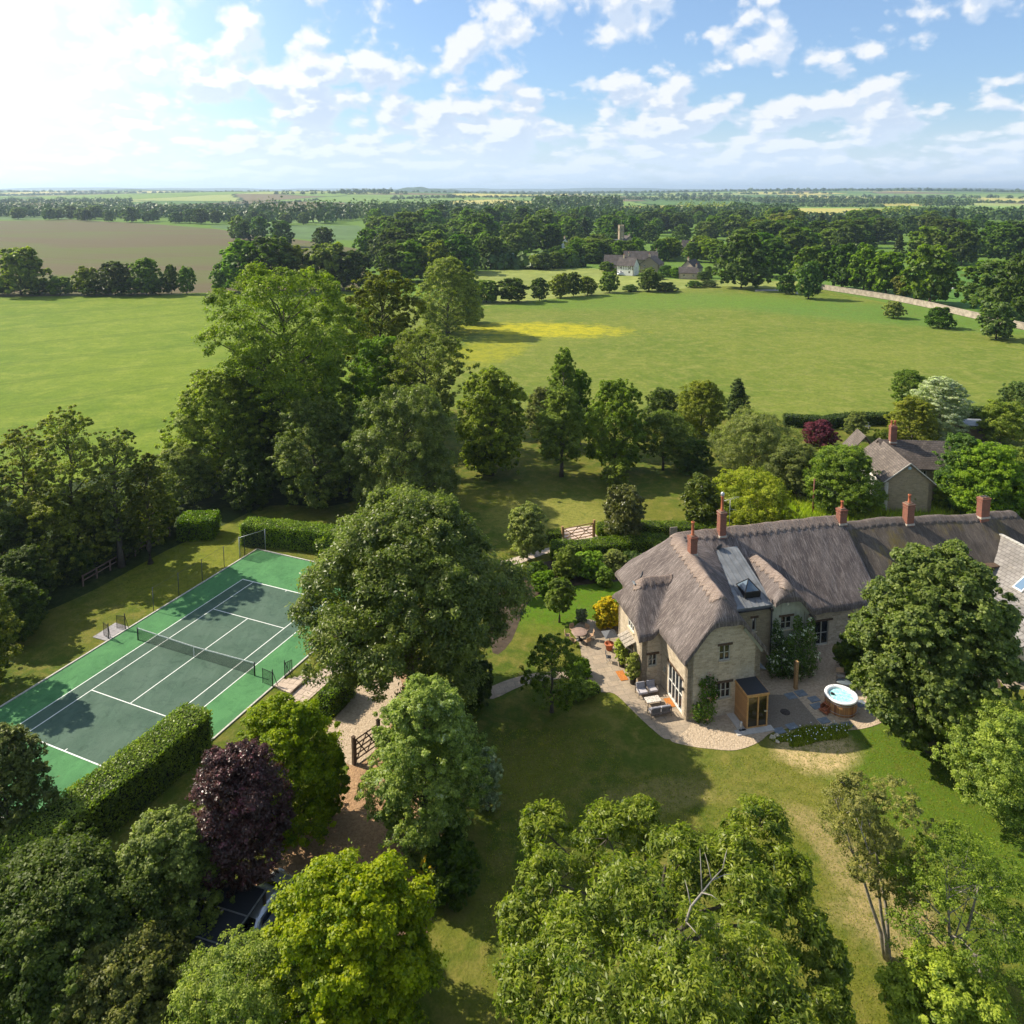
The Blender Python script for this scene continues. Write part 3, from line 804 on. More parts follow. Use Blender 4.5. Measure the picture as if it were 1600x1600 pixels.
sheet('flower_bed', curve_pts(PX((1300, 1020), (1312, 1042), (1340, 1070), (1375, 1100), (1430, 1150), (1520, 1165), (1570, 1100), (1520, 1000), (1400, 980)), 3), -0.012, M_soil)
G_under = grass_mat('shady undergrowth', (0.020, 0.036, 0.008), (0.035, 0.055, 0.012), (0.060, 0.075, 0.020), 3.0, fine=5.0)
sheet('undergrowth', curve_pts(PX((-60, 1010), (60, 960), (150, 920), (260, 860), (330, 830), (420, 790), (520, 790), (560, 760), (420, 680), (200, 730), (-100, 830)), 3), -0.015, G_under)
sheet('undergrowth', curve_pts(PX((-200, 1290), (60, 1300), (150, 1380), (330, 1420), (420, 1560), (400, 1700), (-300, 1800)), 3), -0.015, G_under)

# ------------------------------------------------------------------ tennis court
CM_g = court_mat('bright green court surround', (0.062, 0.175, 0.068), (0.080, 0.215, 0.082))
CM_d = court_mat('dark green court', (0.060, 0.105, 0.075), (0.078, 0.125, 0.092))
sheet('tennis_court', [C(-8.6, -17.3), C(8.6, -17.3), C(8.6, 17.5), C(-8.6, 17.5)], 0.004, CM_g)
sheet('tennis_court', [C(-5.485, -11.885), C(5.485, -11.885), C(5.485, 11.885), C(-5.485, 11.885)], 0.008, CM_d)
lb = MB()
def cline(x0, y0, x1, y1, wd=0.075):
    a = C(x0, y0); b = C(x1, y1); dv = (b - a).normalized(); nn = Vector((-dv.y, dv.x, 0)) * wd / 2
    lb.add([tuple(a + nn + Vector((0, 0, .0))), tuple(a - nn), tuple(b - nn), tuple(b + nn)], [(0, 1, 2, 3)])
for sx in (-5.485, 5.485): cline(sx, -11.885, sx, 11.885)
for sx in (-4.115, 4.115): cline(sx, -11.81, sx, 11.81)
for sy in (-11.85, 11.85): cline(-5.445, sy, 5.445, sy, 0.10)
for sy in (-6.4, 6.4): cline(-4.075, sy, 4.075, sy)
cline(0, -6.36, 0, 6.36); cline(0, -11.79, 0, -11.6); cline(0, 11.79, 0, 11.6)
lo = lb.build('court_markings', M_line); lo['kind'] = 'structure'; lo.location.z = 0.012
for p_ in lo.data.polygons:
    pass
kb = MB()
for a, b in (((-8.68, -17.4), (-8.68, 17.6)), ((8.68, -17.4), (8.68, 17.6)), ((-8.6, 17.6), (8.6, 17.6)), ((-8.6, -17.4), (8.6, -17.4))):
    kb.bar(C(*a, 0.02), C(*b, 0.02), 0.14, 0.10)
ko = kb.build('kerb', M_kerb); ko['kind'] = 'structure'

net = thing('tennis_net', 'black tennis net with white top tape across the green court', 'tennis net', C(0, 0), CTH)
for sx in (-6.4, 6.4):
    b = MB(); b.tube([(sx, 0, 0.0), (sx, 0, 1.14)], 0.055, 10); b.build('post', M_black, net)
nb = MB(); N_ = 24
def sag(x): return 0.93 + 0.16 * (abs(x) / 6.35)
V = []; F = []
for i in range(N_ + 1):
    x_ = -6.35 + 12.7 * i / N_; V += [(x_, 0, 0.03), (x_, 0, sag(x_))]
for i in range(N_): F.append((2 * i, 2 * i + 2, 2 * i + 3, 2 * i + 1))
nb.add(V, F); nb.build('netting', M_net, net)
tb = MB()
for i in range(N_):
    x0 = -6.35 + 12.7 * i / N_; x1 = x0 + 12.7 / N_
    tb.bar((x0, 0, sag(x0) + .01), (x1, 0, sag(x1) + .01), 0.02, 0.085)
tb.build('top_tape', M_line, net)
sb = MB(); sb.box((0, 0, 0.47), (0.06, 0.03, 0.93)); sb.build('centre_strap', M_line, net)

def mesh_gate(name, label, x, y, gx, gy, lean, cat='gate panel'):
    """short run of black chain-link with a post and strut at court coordinates"""
    g = thing(name, label, cat, C(x, y), CTH, None)
    b = MB(); b.tube([(0, 0, 0), (0, 0, 1.5)], 0.04, 8); b.build('post', M_black, g)
    b = MB(); b.tube([(0, 0, 1.35), (lean, 0.25, 0)], 0.025, 6); b.build('strut', M_black, g)
    b = MB(); b.add([(0, 0, .05), (gx, gy, .05), (gx, gy, 1.25), (0, 0, 1.25)], [(0, 1, 2, 3)]); b.build('netting', M_net, g)
    b = MB(); b.bar((0, 0, 1.25), (gx, gy, 1.25), .03); b.bar((gx, gy, 0), (gx, gy, 1.27), .03); b.build('frame', M_black, g)
mesh_gate('fence_post', 'black braced fence post on the near corner of grey slabs beside the court', -8.78, -0.95, -0.9, 0.25, -0.1)
mesh_gate('fence_post', 'black braced fence post on the far corner of grey slabs beside the court', -8.78, 0.75, -0.8, -0.2, 0.1)
mesh_gate('court_gate', 'open black mesh gate at the court edge by the pale steps', 8.72, -0.6, -1.1, 0.12, 0.3, 'gate')
mesh_gate('fence_post', 'black braced fence post at the top of the pale steps', 8.80, 0.75, 0.25, 0.6, 0.5)
b = MB(); b.tube([(0, 0, 0), (0, 0, 2.4)], .045, 8)
gg = thing('corner_fence', 'thin grey mesh fence leaning at the far corner of the court by the hedge', 'mesh fence', C(-8.9, 15.2), CTH)
b.build('post', M_metal, gg)
b = MB(); b.add([(0, 0, .05), (1.2, 2.6, .05), (1.2, 2.6, 2.2), (0, 0, 2.2)], [(0, 1, 2, 3)]); b.build('netting', M_net, gg)
b = MB(); b.tube([(1.2, 2.6, 0), (1.2, 2.6, 2.4)], .04, 6); b.tube([(0, 0, 2.3), (1.2, 2.6, 2.3)], .025, 6); b.build('frame', M_metal, gg)
pv = MB(); pv.prism([C(-8.78, -1.2), C(-8.78, 1.15), C(-10.5, 1.15), C(-10.4, -1.25)], -0.01, 0.035)
tag(pv.build('paving', flag_mat('grey slabs', (0.36, 0.34, 0.35), (0.31, 0.30, 0.31), (0.2, 0.2, 0.2), CTH, 0.9, 0.55)), kind='structure')

cf = thing('court_fence', 'row of thin dark posts with a wire along the far left side of the court', 'fence', C(-8.95, 4.0), CTH)
for k in range(5):
    b = MB(); b.tube([(0, k * 3.0, 0), (0, k * 3.0, 2.3)], .035, 6); b.build('post', M_darkgrey, cf)
b = MB(); b.tube([(0, 0, 2.25), (0, 12, 2.25)], .012, 4); b.build('wire', M_darkgrey, cf)

# pale stepped terrace on the right of the court
STEP = flag_mat('pale pink slabs', (0.56, 0.45, 0.35), (0.50, 0.40, 0.31), (0.30, 0.24, 0.18), CTH, 0.75, 0.6, 0.03)
st = MB()
for i in range(5):
    st.prism([C(8.8 + i * .36, -0.5 - i * .10), C(8.8 + i * .36, 0.55 + i * .22), C(9.2 + i * .36, 0.55 + i * .22), C(9.2 + i * .36, -0.5 - i * .10)], -0.01, 0.05 + i * 0.05)
so = st.build('garden_steps', STEP)
tag(so, 'pale pink slab steps fanning down to the court gate', 'steps')
sheet('terrace', [C(10.6, -2.4), C(12.2, -2.4), C(12.5, 4.6), C(10.9, 4.6)], 0.03, STEP)

# ------------------------------------------------------------------ fences and gates
def rail_fence(p0, p1, n, label, h=1.15, mat=None, rails=2):
    p0 = Vector(p0); p1 = Vector(p1); dv = p1 - p0; ang = math.atan2(dv.y, dv.x); L = dv.length
    f = thing('post_and_rail_fence', label, 'fence', p0, ang)
    for i in range(n + 1):
        b = MB(); b.box((L * i / n, 0, h / 2), (.12, .12, h)); b.build('post', mat or M_oakgrey, f)
    for k in range(rails):
        b = MB(); z = h * (0.88 - 0.42 * k); b.bar((0, .07, z), (L, .07, z + .02), .05, .13); b.build('rail', mat or M_oakgrey, f)
    return f
rail_fence(G(130, 916), G(265, 838), 7, 'brown two rail timber fence under the trees left of the court', mat=plain('weathered fence wood', (0.20, 0.13, 0.10), 0.9))

def five_bar(name, label, p0, p1, h, mat, group=None):
    p0 = Vector(p0); p1 = Vector(p1); dv = p1 - p0; L = dv.length
    g = thing(name, label, 'gate', p0, math.atan2(dv.y, dv.x), group)
    for x_ in (-0.1, L + 0.1):
        b = MB(); b.box((x_, 0, h * .57), (.2, .2, h * 1.14)); b.box((x_, 0, h * 1.16), (.24, .24, .05)); b.build('gate_post', mat, g)
    b = MB()
    for k in range(5): b.bar((.05, 0, h * (.14 + .21 * k)), (L - .05, 0, h * (.14 + .21 * k)), .05, .09)
    b.bar((.08, 0, .06), (.08, 0, h), .08, .09); b.bar((L - .08, 0, .06), (L - .08, 0, h), .08, .09)
    b.build('bars', mat, g)
    b = MB()
    for q in (((.1, h * .14), (L / 2, h * .98)), ((L / 2, h * .98), (L - .1, h * .14)), ((.1, h * .98), (L / 2, h * .14)), ((L / 2, h * .14), (L - .1, h * .98))):
        b.bar((q[0][0], -.05, q[0][1]), (q[1][0], -.05, q[1][1]), .04, .08)
    b.build('braces', mat, g)
    return g
five_bar('field_gate', 'golden oak field gate between clipped hedge and egg shaped holly', G(880, 849), G(927, 839), 1.7, M_oak)
five_bar('drive_gate', 'dark brown timber gate standing across the gravel drive beside whitebeam', G(555, 1193), G(590, 1168), 1.75, M_oakdk)
# ------------------------------------------------------------------ the thatched house
def smin(a, b, k=0.35):
    h = np.clip(0.5 + 0.5 * (b - a) / k, 0, 1); return b * (1 - h) + a * h - k * h * (1 - h)
def smax(a, b, k=0.35): return -smin(-a, -b, k)

def roofh(a, b):
    a = np.asarray(a, float); b = np.asarray(b, float)
    ac = 2.95 + np.clip(b - 1, 0, 9.5) * 0.125
    zr = 9.25 - .035 * np.clip(b - 1, 0, 10)
    left = zr - (zr - 5.05) / (ac + 0.45) * (ac - a)
    ze = 4.85 + np.clip((b - 3.0) / 1.3, 0, 1) * (5.72 + .36 * (b - 3.95) - 4.85)
    right = zr - (zr - ze) / (6.35 + .19 * np.clip(b - 4, 0, 6) - ac) * (a - ac)
    A = smin(smin(left, right, .35), 7.75 + (b + 0.4) * 1.25, .4)
    A = smin(A, zr + 0 * a, .3)
    A = smin(A, 9.0 - 1.3 * (b - 11.0), .4)
    # west bay
    B = smin(7.55 - 1.0 * (b - 7.2), 7.55 - .98 * (7.2 - b), .3)
    B = smin(B, 5.35 + 1.6 * (a + 2.05), .4)
    B = smin(B, 7.55 - 1.0 * (a - 2.6), .5)
    # main range
    M = smin(9.05 - .88 * (11.4 - b), 9.05 - 2.3 * (b - 11.4), .5)
    M = smin(M, 9.05 - .80 * (4.3 - a), .5)
    M = smin(M, 8.9 - 1.6 * (a - 20.6), .5)
    # right dormer gable
    D = smin(7.5 - .95 * (10.75 - a), 7.5 - 1.32 * (a - 10.75), .5)
    D = smin(D, 6.45 + 1.2 * (b - 3.45), .45)
    D = smin(D, 7.5 - 1.2 * (b - 9.8), .5)
    z = smax(A, B, .22); z = smax(z, M, .35); z = smax(z, np.where(a > 8.0, D, -5.0), .35)
    z = z + 0.035 * np.sin(a * 1.9 + b * .7) * np.sin(b * 1.6 - a * .4) + 0.02 * np.sin(a * 4.1 + 1) * np.sin(b * 3.7)
    return z

def field_mesh(hf, rects, step, thick, warp=None, only=None, lift=0.0, edge_drop=0.0):
    """closed slab whose top is the height field hf over the union of rects (a0,a1,b0,b1)"""
    a0 = min(r[0] for r in rects); a1 = max(r[1] for r in rects); b0 = min(r[2] for r in rects); b1 = max(r[3] for r in rects)
    na = int(round((a1 - a0) / step)); nb_ = int(round((b1 - b0) / step))
    aa = a0 + step * np.arange(na + 1); bb = b0 + step * np.arange(nb_ + 1)
    A, B = np.meshgrid(aa, bb, indexing='ij')
    ca, cb = np.meshgrid(aa[:-1] + step / 2, bb[:-1] + step / 2, indexing='ij')
    inc = np.zeros(ca.shape, bool)
    for r in rects: inc |= (ca > r[0]) & (ca < r[1]) & (cb > r[2]) & (cb < r[3])
    if only is not None: inc &= only(ca, cb)
    Z = hf(A, B) + lift
    used = np.zeros(A.shape, bool)
    used[:-1, :-1] |= inc; used[1:, :-1] |= inc; used[:-1, 1:] |= inc; used[1:, 1:] |= inc
    # border vertices: soften the brow of the eaves
    cnt = np.zeros(A.shape, int)
    cnt[:-1, :-1] += inc; cnt[1:, :-1] += inc; cnt[:-1, 1:] += inc; cnt[1:, 1:] += inc
    border = used & (cnt < 4)
    Zt = np.where(border, Z - edge_drop, Z); Zb = Z - thick
    idx = -np.ones(A.shape, int); idx[used] = np.arange(used.sum()); n = int(used.sum())
    X, Y = A.copy(), B.copy()
    if warp: X, Y = warp(A, B)
    V = np.concatenate([np.stack([X[used], Y[used], Zt[used]], 1), np.stack([X[used], Y[used], Zb[used]], 1)])
    F = []
    ii, jj = np.nonzero(inc)
    q = np.stack([idx[ii, jj], idx[ii + 1, jj], idx[ii + 1, jj + 1], idx[ii, jj + 1]], 1)
    F.append(q); F.append(q[:, ::-1] + n)
    def side(mask, v0, v1):
        i, j = np.nonzero(mask)
        a_ = idx[i + v0[0], j + v0[1]]; b_ = idx[i + v1[0], j + v1[1]]
        F.append(np.stack([a_, a_ + n, b_ + n, b_], 1))
    pad = np.pad(inc, 1)
    side(inc & ~pad[1:-1, :-2], (0, 0), (1, 0)); side(inc & ~pad[1:-1, 2:], (1, 1), (0, 1))
    side(inc & ~pad[:-2, 1:-1], (0, 1), (0, 0)); side(inc & ~pad[2:, 1:-1], (1, 0), (1, 1))
    F = np.concatenate(F)
    smooth = np.zeros(len(F), bool); smooth[:len(q)] = True
    return V, F, smooth

def roof_obj(name, hf, rects, step, thick, mat, parent, **kw):
    V, F, sm = field_mesh(hf, rects, step, thick, **kw)
    me = mesh_np(name, V, F, mat)
    me.polygons.foreach_set('use_smooth', sm)
    return obj(name, me, parent)

house = thing('thatched_house', 'large L shaped stone house with grey thatch, lead roof lantern and patio', 'house', (FLv.x, FLv.y, 0), HANG)
step = 0.15
rects = [(-.45, 6.3, -.45, 12.0), (-2.1, .15, 4.05, 9.9), (-1.05, .15, 9.6, 10.5), (-.6, 6.45, 9.75, 13.2), (6.3, 7.6, 3.9, 9.75), (6.3, 9.3, 9.6, 13.2), (9.3, 13.05, 3.45, 12), (9.3, 20.85, 5.4, 13.2)]
roof = roof_obj('roof', roofh, rects, step, 0.42, M_thatch, house, edge_drop=0.07, only=lambda a, b: (a < 6.3) | (a > 9.3) | (b > 9.6) | ((a < 6.35 + .19 * (b - 4)) & (b > 3.9)))

def segd(a, b, p0, p1):
    p0 = np.array(p0); p1 = np.array(p1); dv = p1 - p0; L2 = (dv ** 2).sum()
    t_ = np.clip(((a - p0[0]) * dv[0] + (b - p0[1]) * dv[1]) / L2, 0, 1)
    return np.hypot(a - p0[0] - t_ * dv[0], b - p0[1] - t_ * dv[1]), t_ * math.sqrt(L2)
def ridge_cap(parent, hf, p0, p1, wd, mat, warp=None, scal=0.10):
    r = (min(p0[0], p1[0]) - wd - .2, max(p0[0], p1[0]) + wd + .2, min(p0[1], p1[1]) - wd - .2, max(p0[1], p1[1]) + wd + .2)
    def only(a, b):
        d_, s_ = segd(a, b, p0, p1)
        return d_ < wd + scal * (np.abs(((s_ / 0.7) % 1.0) * 2 - 1) * 2 - 1)
    return roof_obj('ridge_cap', hf, [r], 0.075, 0.16, mat, parent, only=only, lift=0.085, warp=warp, edge_drop=0.02)
ridge_cap(roof, roofh, (2.98, 1.25), (4.1, 10.4), 0.62, M_thatch_cap)
ridge_cap(roof, roofh, (-0.7, 7.2), (1.5, 7.2), 0.50, M_thatch_cap)
ridge_cap(roof, roofh, (10.75, 4.35), (10.75, 8.6), 0.55, M_thatch_cap)
ridge_cap(roof, roofh, (4.6, 11.35), (20.3, 11.35), 0.72, M_thatch_cap)

def wall_panel(p0, p1, hf, mat, parent, holes=(), thick=0.45, drop=0.30, name='wall', ztop=None, z0=0.0, label=None):
    """wall face from p0 to p1 (outside on the right hand), top following the roof; holes (s0,s1,z0,z1)"""
    p0 = np.array(p0, float); p1 = np.array(p1, float); L = np.hypot(*(p1 - p0)); u_ = (p1 - p0) / L; nrm = np.array([u_[1], -u_[0]])
    cuts = set(np.round(np.linspace(0, L, max(2, int(L / 0.3) + 1)), 4).tolist())
    for h_ in holes: cuts |= {round(h_[0], 4), round(h_[1], 4)}
    cuts = sorted(cuts)
    def top(s):
        q = p0 + u_ * s
        z_ = float(hf(q[0], q[1])) - drop if ztop is None else ztop
        return z_
    b = MB()
    P = lambda s, z, dpt=0.0: (p0[0] + u_[0] * s - nrm[0] * dpt, p0[1] + u_[1] * s - nrm[1] * dpt, z)
    for s0, s1 in zip(cuts[:-1], cuts[1:]):
        if s1 - s0 < 1e-4: continue
        sm = (s0 + s1) / 2; hs = sorted([h_ for h_ in holes if h_[0] < sm < h_[1]], key=lambda h_: h_[2])
        z = z0; segs = []
        for h_ in hs: segs.append((z, h_[2])); z = h_[3]
        for (za, zb) in segs:
            if zb > za + 1e-3: b.add([P(s0, za), P(s1, za), P(s1, zb), P(s0, zb)], [(0, 1, 2, 3)])
        b.add([P(s0, z), P(s1, z), P(s1, top(s1)), P(s0, top(s0))], [(0, 1, 2, 3)])
        b.add([P(s0, z0, thick), P(s1, z0, thick), P(s1, top(s1), thick), P(s0, top(s0), thick)], [(3, 2, 1, 0)])
        b.add([P(s0, top(s0)), P(s1, top(s1)), P(s1, top(s1), thick), P(s0, top(s0), thick)], [(0, 1, 2, 3)])
    for h_ in holes:
        a, c, e, f = h_; r_ = 0.16
        b.add([P(a, e), P(a, f), P(a, f, r_), P(a, e, r_)], [(0, 1, 2, 3)]); b.add([P(c, e), P(c, e, r_), P(c, f, r_), P(c, f)], [(0, 1, 2, 3)])
        b.add([P(a, f), P(c, f), P(c, f, r_), P(a, f, r_)], [(0, 1, 2, 3)]); b.add([P(a, e), P(a, e, r_), P(c, e, r_), P(c, e)], [(0, 1, 2, 3)])
    for s in (0, L):
        b.add([P(s, z0), P(s, top(s)), P(s, top(s), thick), P(s, z0, thick)], [(0, 1, 2, 3)])
    o = b.build(name, mat, parent)
    if label: o['label'] = label
    return o, (p0, u_, nrm)

def window(parent, fr, s0, s1, z0, z1, cols=2, rows=2, name='window', lintel=True, mat=None, inset=0.10, sill=True, door=False, lint_mat=None, extra=0.15):
    p0, u_, nrm = fr; mat = mat or M_paint
    P = lambda s, z, dpt=0.0: Vector((p0[0] + u_[0] * s - nrm[0] * dpt, p0[1] + u_[1] * s - nrm[1] * dpt, z))
    b = MB(); fw = 0.075
    dd = inset
    b.bar(P(s0, z0 + fw / 2, dd), P(s1, z0 + fw / 2, dd), .07, fw * (2.6 if door else 1)); b.bar(P(s0, z1 - fw / 2, dd), P(s1, z1 - fw / 2, dd), .07, fw)
    W_ = s1 - s0; Hh = z1 - z0
    for i in range(cols + 1):
        s = s0 + fw / 2 + (W_ - fw) * i / cols
        a_ = P(s, z0 + fw, dd); c_ = P(s, z1 - fw, dd)
        b.bar(a_, c_, fw if i in (0, cols) else .085, .07)
    for j in range(1, rows):
        z = z0 + Hh * j / rows; b.bar(P(s0 + fw, z, dd + .01), P(s1 - fw, z, dd + .01), .045, .035 if not door else .05)
    wo = b.build(name, mat, parent)
    g = MB(); g.add([P(s0 + .01, z0 + .01, dd + .045), P(s1 - .01, z0 + .01, dd + .045), P(s1 - .01, z1 - .01, dd + .045), P(s0 + .01, z1 - .01, dd + .045)], [(0, 1, 2, 3)])
    g.build('pane', M_glass, wo)
    if lintel:
        l = MB(); l.bar(P(s0 - extra, z1 + .09, -.012), P(s1 + extra, z1 + .09, -.012), .08, .17); l.build('lintel', lint_mat or M_oakdk, wo)
    if sill:
        l = MB(); l.bar(P(s0 - .06, z0 - .035, -.03), P(s1 + .06, z0 - .035, -.03), .16, .06); l.build('sill', M_quoin, wo)
    return wo

# front gable wall, facing the gravel
_, fr = wall_panel((0, 0), (5.9, 0), roofh, M_stone, house, [(2.5, 3.4, 4.35, 5.55), (2.35, 3.55, 1.35, 2.6)])
window(house, fr, 2.5, 3.4, 4.35, 5.55, 2, 2); window(house, fr, 2.35, 3.55, 1.35, 2.6, 3, 2)
# west wall of the wing with the french doors
_, fr = wall_panel((0, 4.5), (0, 0), roofh, M_stone, house, [(1.35, 3.75, 0.06, 2.75), (0.45, 0.8, 1.4, 1.9)])
window(house, fr, 1.35, 3.75, 0.06, 2.75, 4, 2, name='french_doors', door=True, mat=M_white, sill=False, inset=.04)
window(house, fr, .45, .8, 1.4, 1.9, 1, 1, lintel=False, inset=.08)
# return wall
_, fr = wall_panel((-1.65, 4.5), (0, 4.5), roofh, M_stone, house, [(0.55, 1.3, 1.6, 2.6)])
window(house, fr, .55, 1.3, 1.6, 2.6, 2, 2)
# west bay
_, fr = wall_panel((-1.65, 9.5), (-1.65, 4.5), roofh, M_stone, house, [(2.1, 3.35, 3.5, 5.05), (2.05, 3.15, 0.05, 2.25)])
window(house, fr, 2.1, 3.35, 3.5, 5.05, 3, 3, mat=M_white, inset=.05); window(house, fr, 2.05, 3.15, .05, 2.25, 2, 1, name='door', door=True, sill=False)
# timber canopy over the west door
cb_ = MB(); V0 = [(-1.66, 5.7, 3.05), (-1.66, 7.5, 3.05), (-2.5, 7.5, 2.72), (-2.5, 5.7, 2.72)]
for i in range(4):
    y0 = 5.7 + i * .46; cb_.add([(-1.62, y0, 3.02), (-1.62, y0 + .40, 3.02), (-2.5, y0 + .40, 2.68), (-2.5, y0, 2.68), (-1.62, y0, 3.09), (-1.62, y0 + .40, 3.09), (-2.5, y0 + .40, 2.75), (-2.5, y0, 2.75)], [(3, 2, 1, 0), (4, 5, 6, 7), (0, 1, 5, 4), (1, 2, 6, 5), (2, 3, 7, 6), (3, 0, 4, 7)])
cn = cb_.build('door_canopy', M_oakgrey, house)
bb_ = MB()
for y0 in (5.75, 7.4): bb_.bar((-1.66, y0, 2.0), (-2.4, y0, 2.68), .09); bb_.bar((-1.69, y0, 1.9), (-1.69, y0, 3.0), .09)
bb_.bar((-2.46, 5.7, 2.66), (-2.46, 7.5, 2.66), .09); bb_.build('bracket', M_oakgrey, cn)
# east side of the wing, link and gable dormer
_, fr = wall_panel((5.9, 0), (5.9, 4.1), roofh, M_stone, house, [(1.6, 2.6, 0.05, 2.2)])
window(house, fr, 1.6, 2.6, .05, 2.2, 1, 1, name='door', mat=M_darkgrey, sill=False, door=True)
hl = MB(); hl.bar((5.92, 1.2, 2.75), (6.75, 1.2, 2.45), .06); hl.bar((5.92, 3.2, 2.75), (6.75, 3.2, 2.45), .06); hl.add([(5.92, .9, 2.82), (7.0, .9, 2.42), (7.0, 3.6, 2.42), (5.92, 3.6, 2.82), (5.92, .9, 2.9), (7.0, .9, 2.5), (7.0, 3.6, 2.5), (5.92, 3.6, 2.9)], [(3, 2, 1, 0), (4, 5, 6, 7), (0, 1, 5, 4), (1, 2, 6, 5), (2, 3, 7, 6), (3, 0, 4, 7)])
hl.build('side_canopy', M_lead, house)
leadz = lambda a, b: 5.62 + .36 * (b - 3.95)
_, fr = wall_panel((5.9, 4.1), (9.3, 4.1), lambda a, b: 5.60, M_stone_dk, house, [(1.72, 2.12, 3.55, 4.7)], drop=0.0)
window(house, fr, 1.72, 2.12, 3.55, 4.7, 1, 1)
_, fr = wall_panel((9.3, 3.85), (12.6, 3.85), roofh, M_green_paint, house, [(.72, 1.78, 3.5, 4.6)], name='painted_gable', label='sage painted board gable behind the white rose', drop=.36)
window(house, fr, .72, 1.78, 3.5, 4.6, 2, 2)
bt = MB()
for i in range(7):
    s = .3 + i * .45; zt = float(roofh(9.3 + s, 3.85)) - .42
    bt.box((9.3 + s, 3.835, (2.6 + zt) / 2), (.05, .03, zt - 2.6))
bt.build('cover_strip', M_green_paint, house)
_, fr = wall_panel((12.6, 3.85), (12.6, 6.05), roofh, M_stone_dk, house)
_, fr = wall_panel((12.6, 6.05), (20.7, 6.05), roofh, M_stone, house, [(2.2, 3.6, .05, 2.25), (5.6, 6.6, 1.1, 2.2)])
window(house, fr, 2.2, 3.6, .05, 2.25, 2, 2, name='french_doors', door=True, sill=False, extra=.35); window(house, fr, 5.6, 6.6, 1.1, 2.2, 2, 2)
wall_panel((20.7, 12.8), (0, 12.8), roofh, M_stone_dk, house, drop=.6)
wall_panel((0, 12.8), (0, 10.2), roofh, M_stone_dk, house, drop=.6)
wall_panel((0, 10.2), (-.8, 10.2), roofh, M_stone_dk, house, drop=.5)
wall_panel((-.8, 10.2), (-.8, 9.5), roofh, M_stone, house, drop=.5)
wall_panel((-.8, 9.5), (-1.65, 9.5), roofh, M_stone, house, drop=.5)
# lead flat roof with parapet edge and rolls
lr = MB()
Vf = [(6.05, 3.95, leadz(0, 3.95)), (9.45, 3.95, leadz(0, 3.95)), (9.45, 9.9, leadz(0, 9.9)), (6.05, 9.9, leadz(0, 9.9))]
lr.add([(x, y, z + .10) for x, y, z in Vf] + [(x, y, z - .12) for x, y, z in Vf], [(0, 1, 2, 3), (7, 6, 5, 4), (0, 4, 5, 1), (1, 5, 6, 2), (2, 6, 7, 3), (3, 7, 4, 0)])
lro = lr.build('lead_roof', M_lead, house)
rl = MB()
for x_ in (7.0, 7.55, 8.1, 8.65, 9.15): rl.bar((x_, 3.95, leadz(0, 3.95) + .12), (x_, 9.7, leadz(0, 9.7) + .12), .05, .07)
rl.bar((6.05, 6.0, leadz(0, 6) + .10), (9.3, 6.0, leadz(0, 6) + .10), .04, .04)
rl.build('lead_roll', M_lead, lro)
# gutter and downpipe
gt = MB(); gt.tube([(6.0, 3.86, leadz(0, 3.86) - .08), (9.25, 3.86, leadz(0, 3.86) - .08)], .06, 8); gt.tube([(9.18, 3.8, 5.5), (9.18, 3.8, 0)], .045, 8); gt.box((9.18, 3.78, 5.4), (.2, .16, .22))
gt.build('downpipe', M_black, house)
# roof lantern
lan = MB(); cx_, cy_ = 8.0, 5.5; zz = leadz(0, cy_) + .12
lan.prism([(cx_ - .70, cy_ - .75), (cx_ + .70, cy_ - .75), (cx_ + .70, cy_ + .75), (cx_ - .70, cy_ + .75)], zz - .25, zz + .26)
lo_ = lan.build('roof_lantern', M_black, house)
lg = MB(); cs = [(cx_ - .64, cy_ - .68, zz + .265), (cx_ + .64, cy_ - .68, zz + .265), (cx_ + .64, cy_ + .68, zz + .265), (cx_ - .64, cy_ + .68, zz + .265)]; ap = (cx_, cy_, zz + 1.0)
lg.add(cs + [ap], [(0, 1, 4), (1, 2, 4), (2, 3, 4), (3, 0, 4)]); lg.build('pane', glassy('sky blue glass', (0.10, 0.14, 0.18), 0.05), lo_)
lf = MB()
for c_ in cs: lf.bar(c_, ap, .07)
lf.build('glazing_bar', M_black, lo_)

def barge(parent, pts, mat):
    b = MB()
    for p_, q_ in zip(pts[:-1], pts[1:]): b.bar(p_, q_, .05, .24)
    return b.build('bargeboard', mat, parent)
for a_s in ((-.05, 1.35), (4.45, 6.0)):
    pts = []
    for k in range(8):
        a_ = a_s[0] + (a_s[1] - a_s[0]) * k / 7; pts.append((a_, -.10, float(roofh(a_, -.3)) - .56))
    barge(house, pts, M_green_paint)
pts = [(9.35 + .32 * k, 3.78, float(roofh(9.35 + .32 * k, 3.6)) - .58) for k in range(11)]
barge(house, pts, M_green_paint)

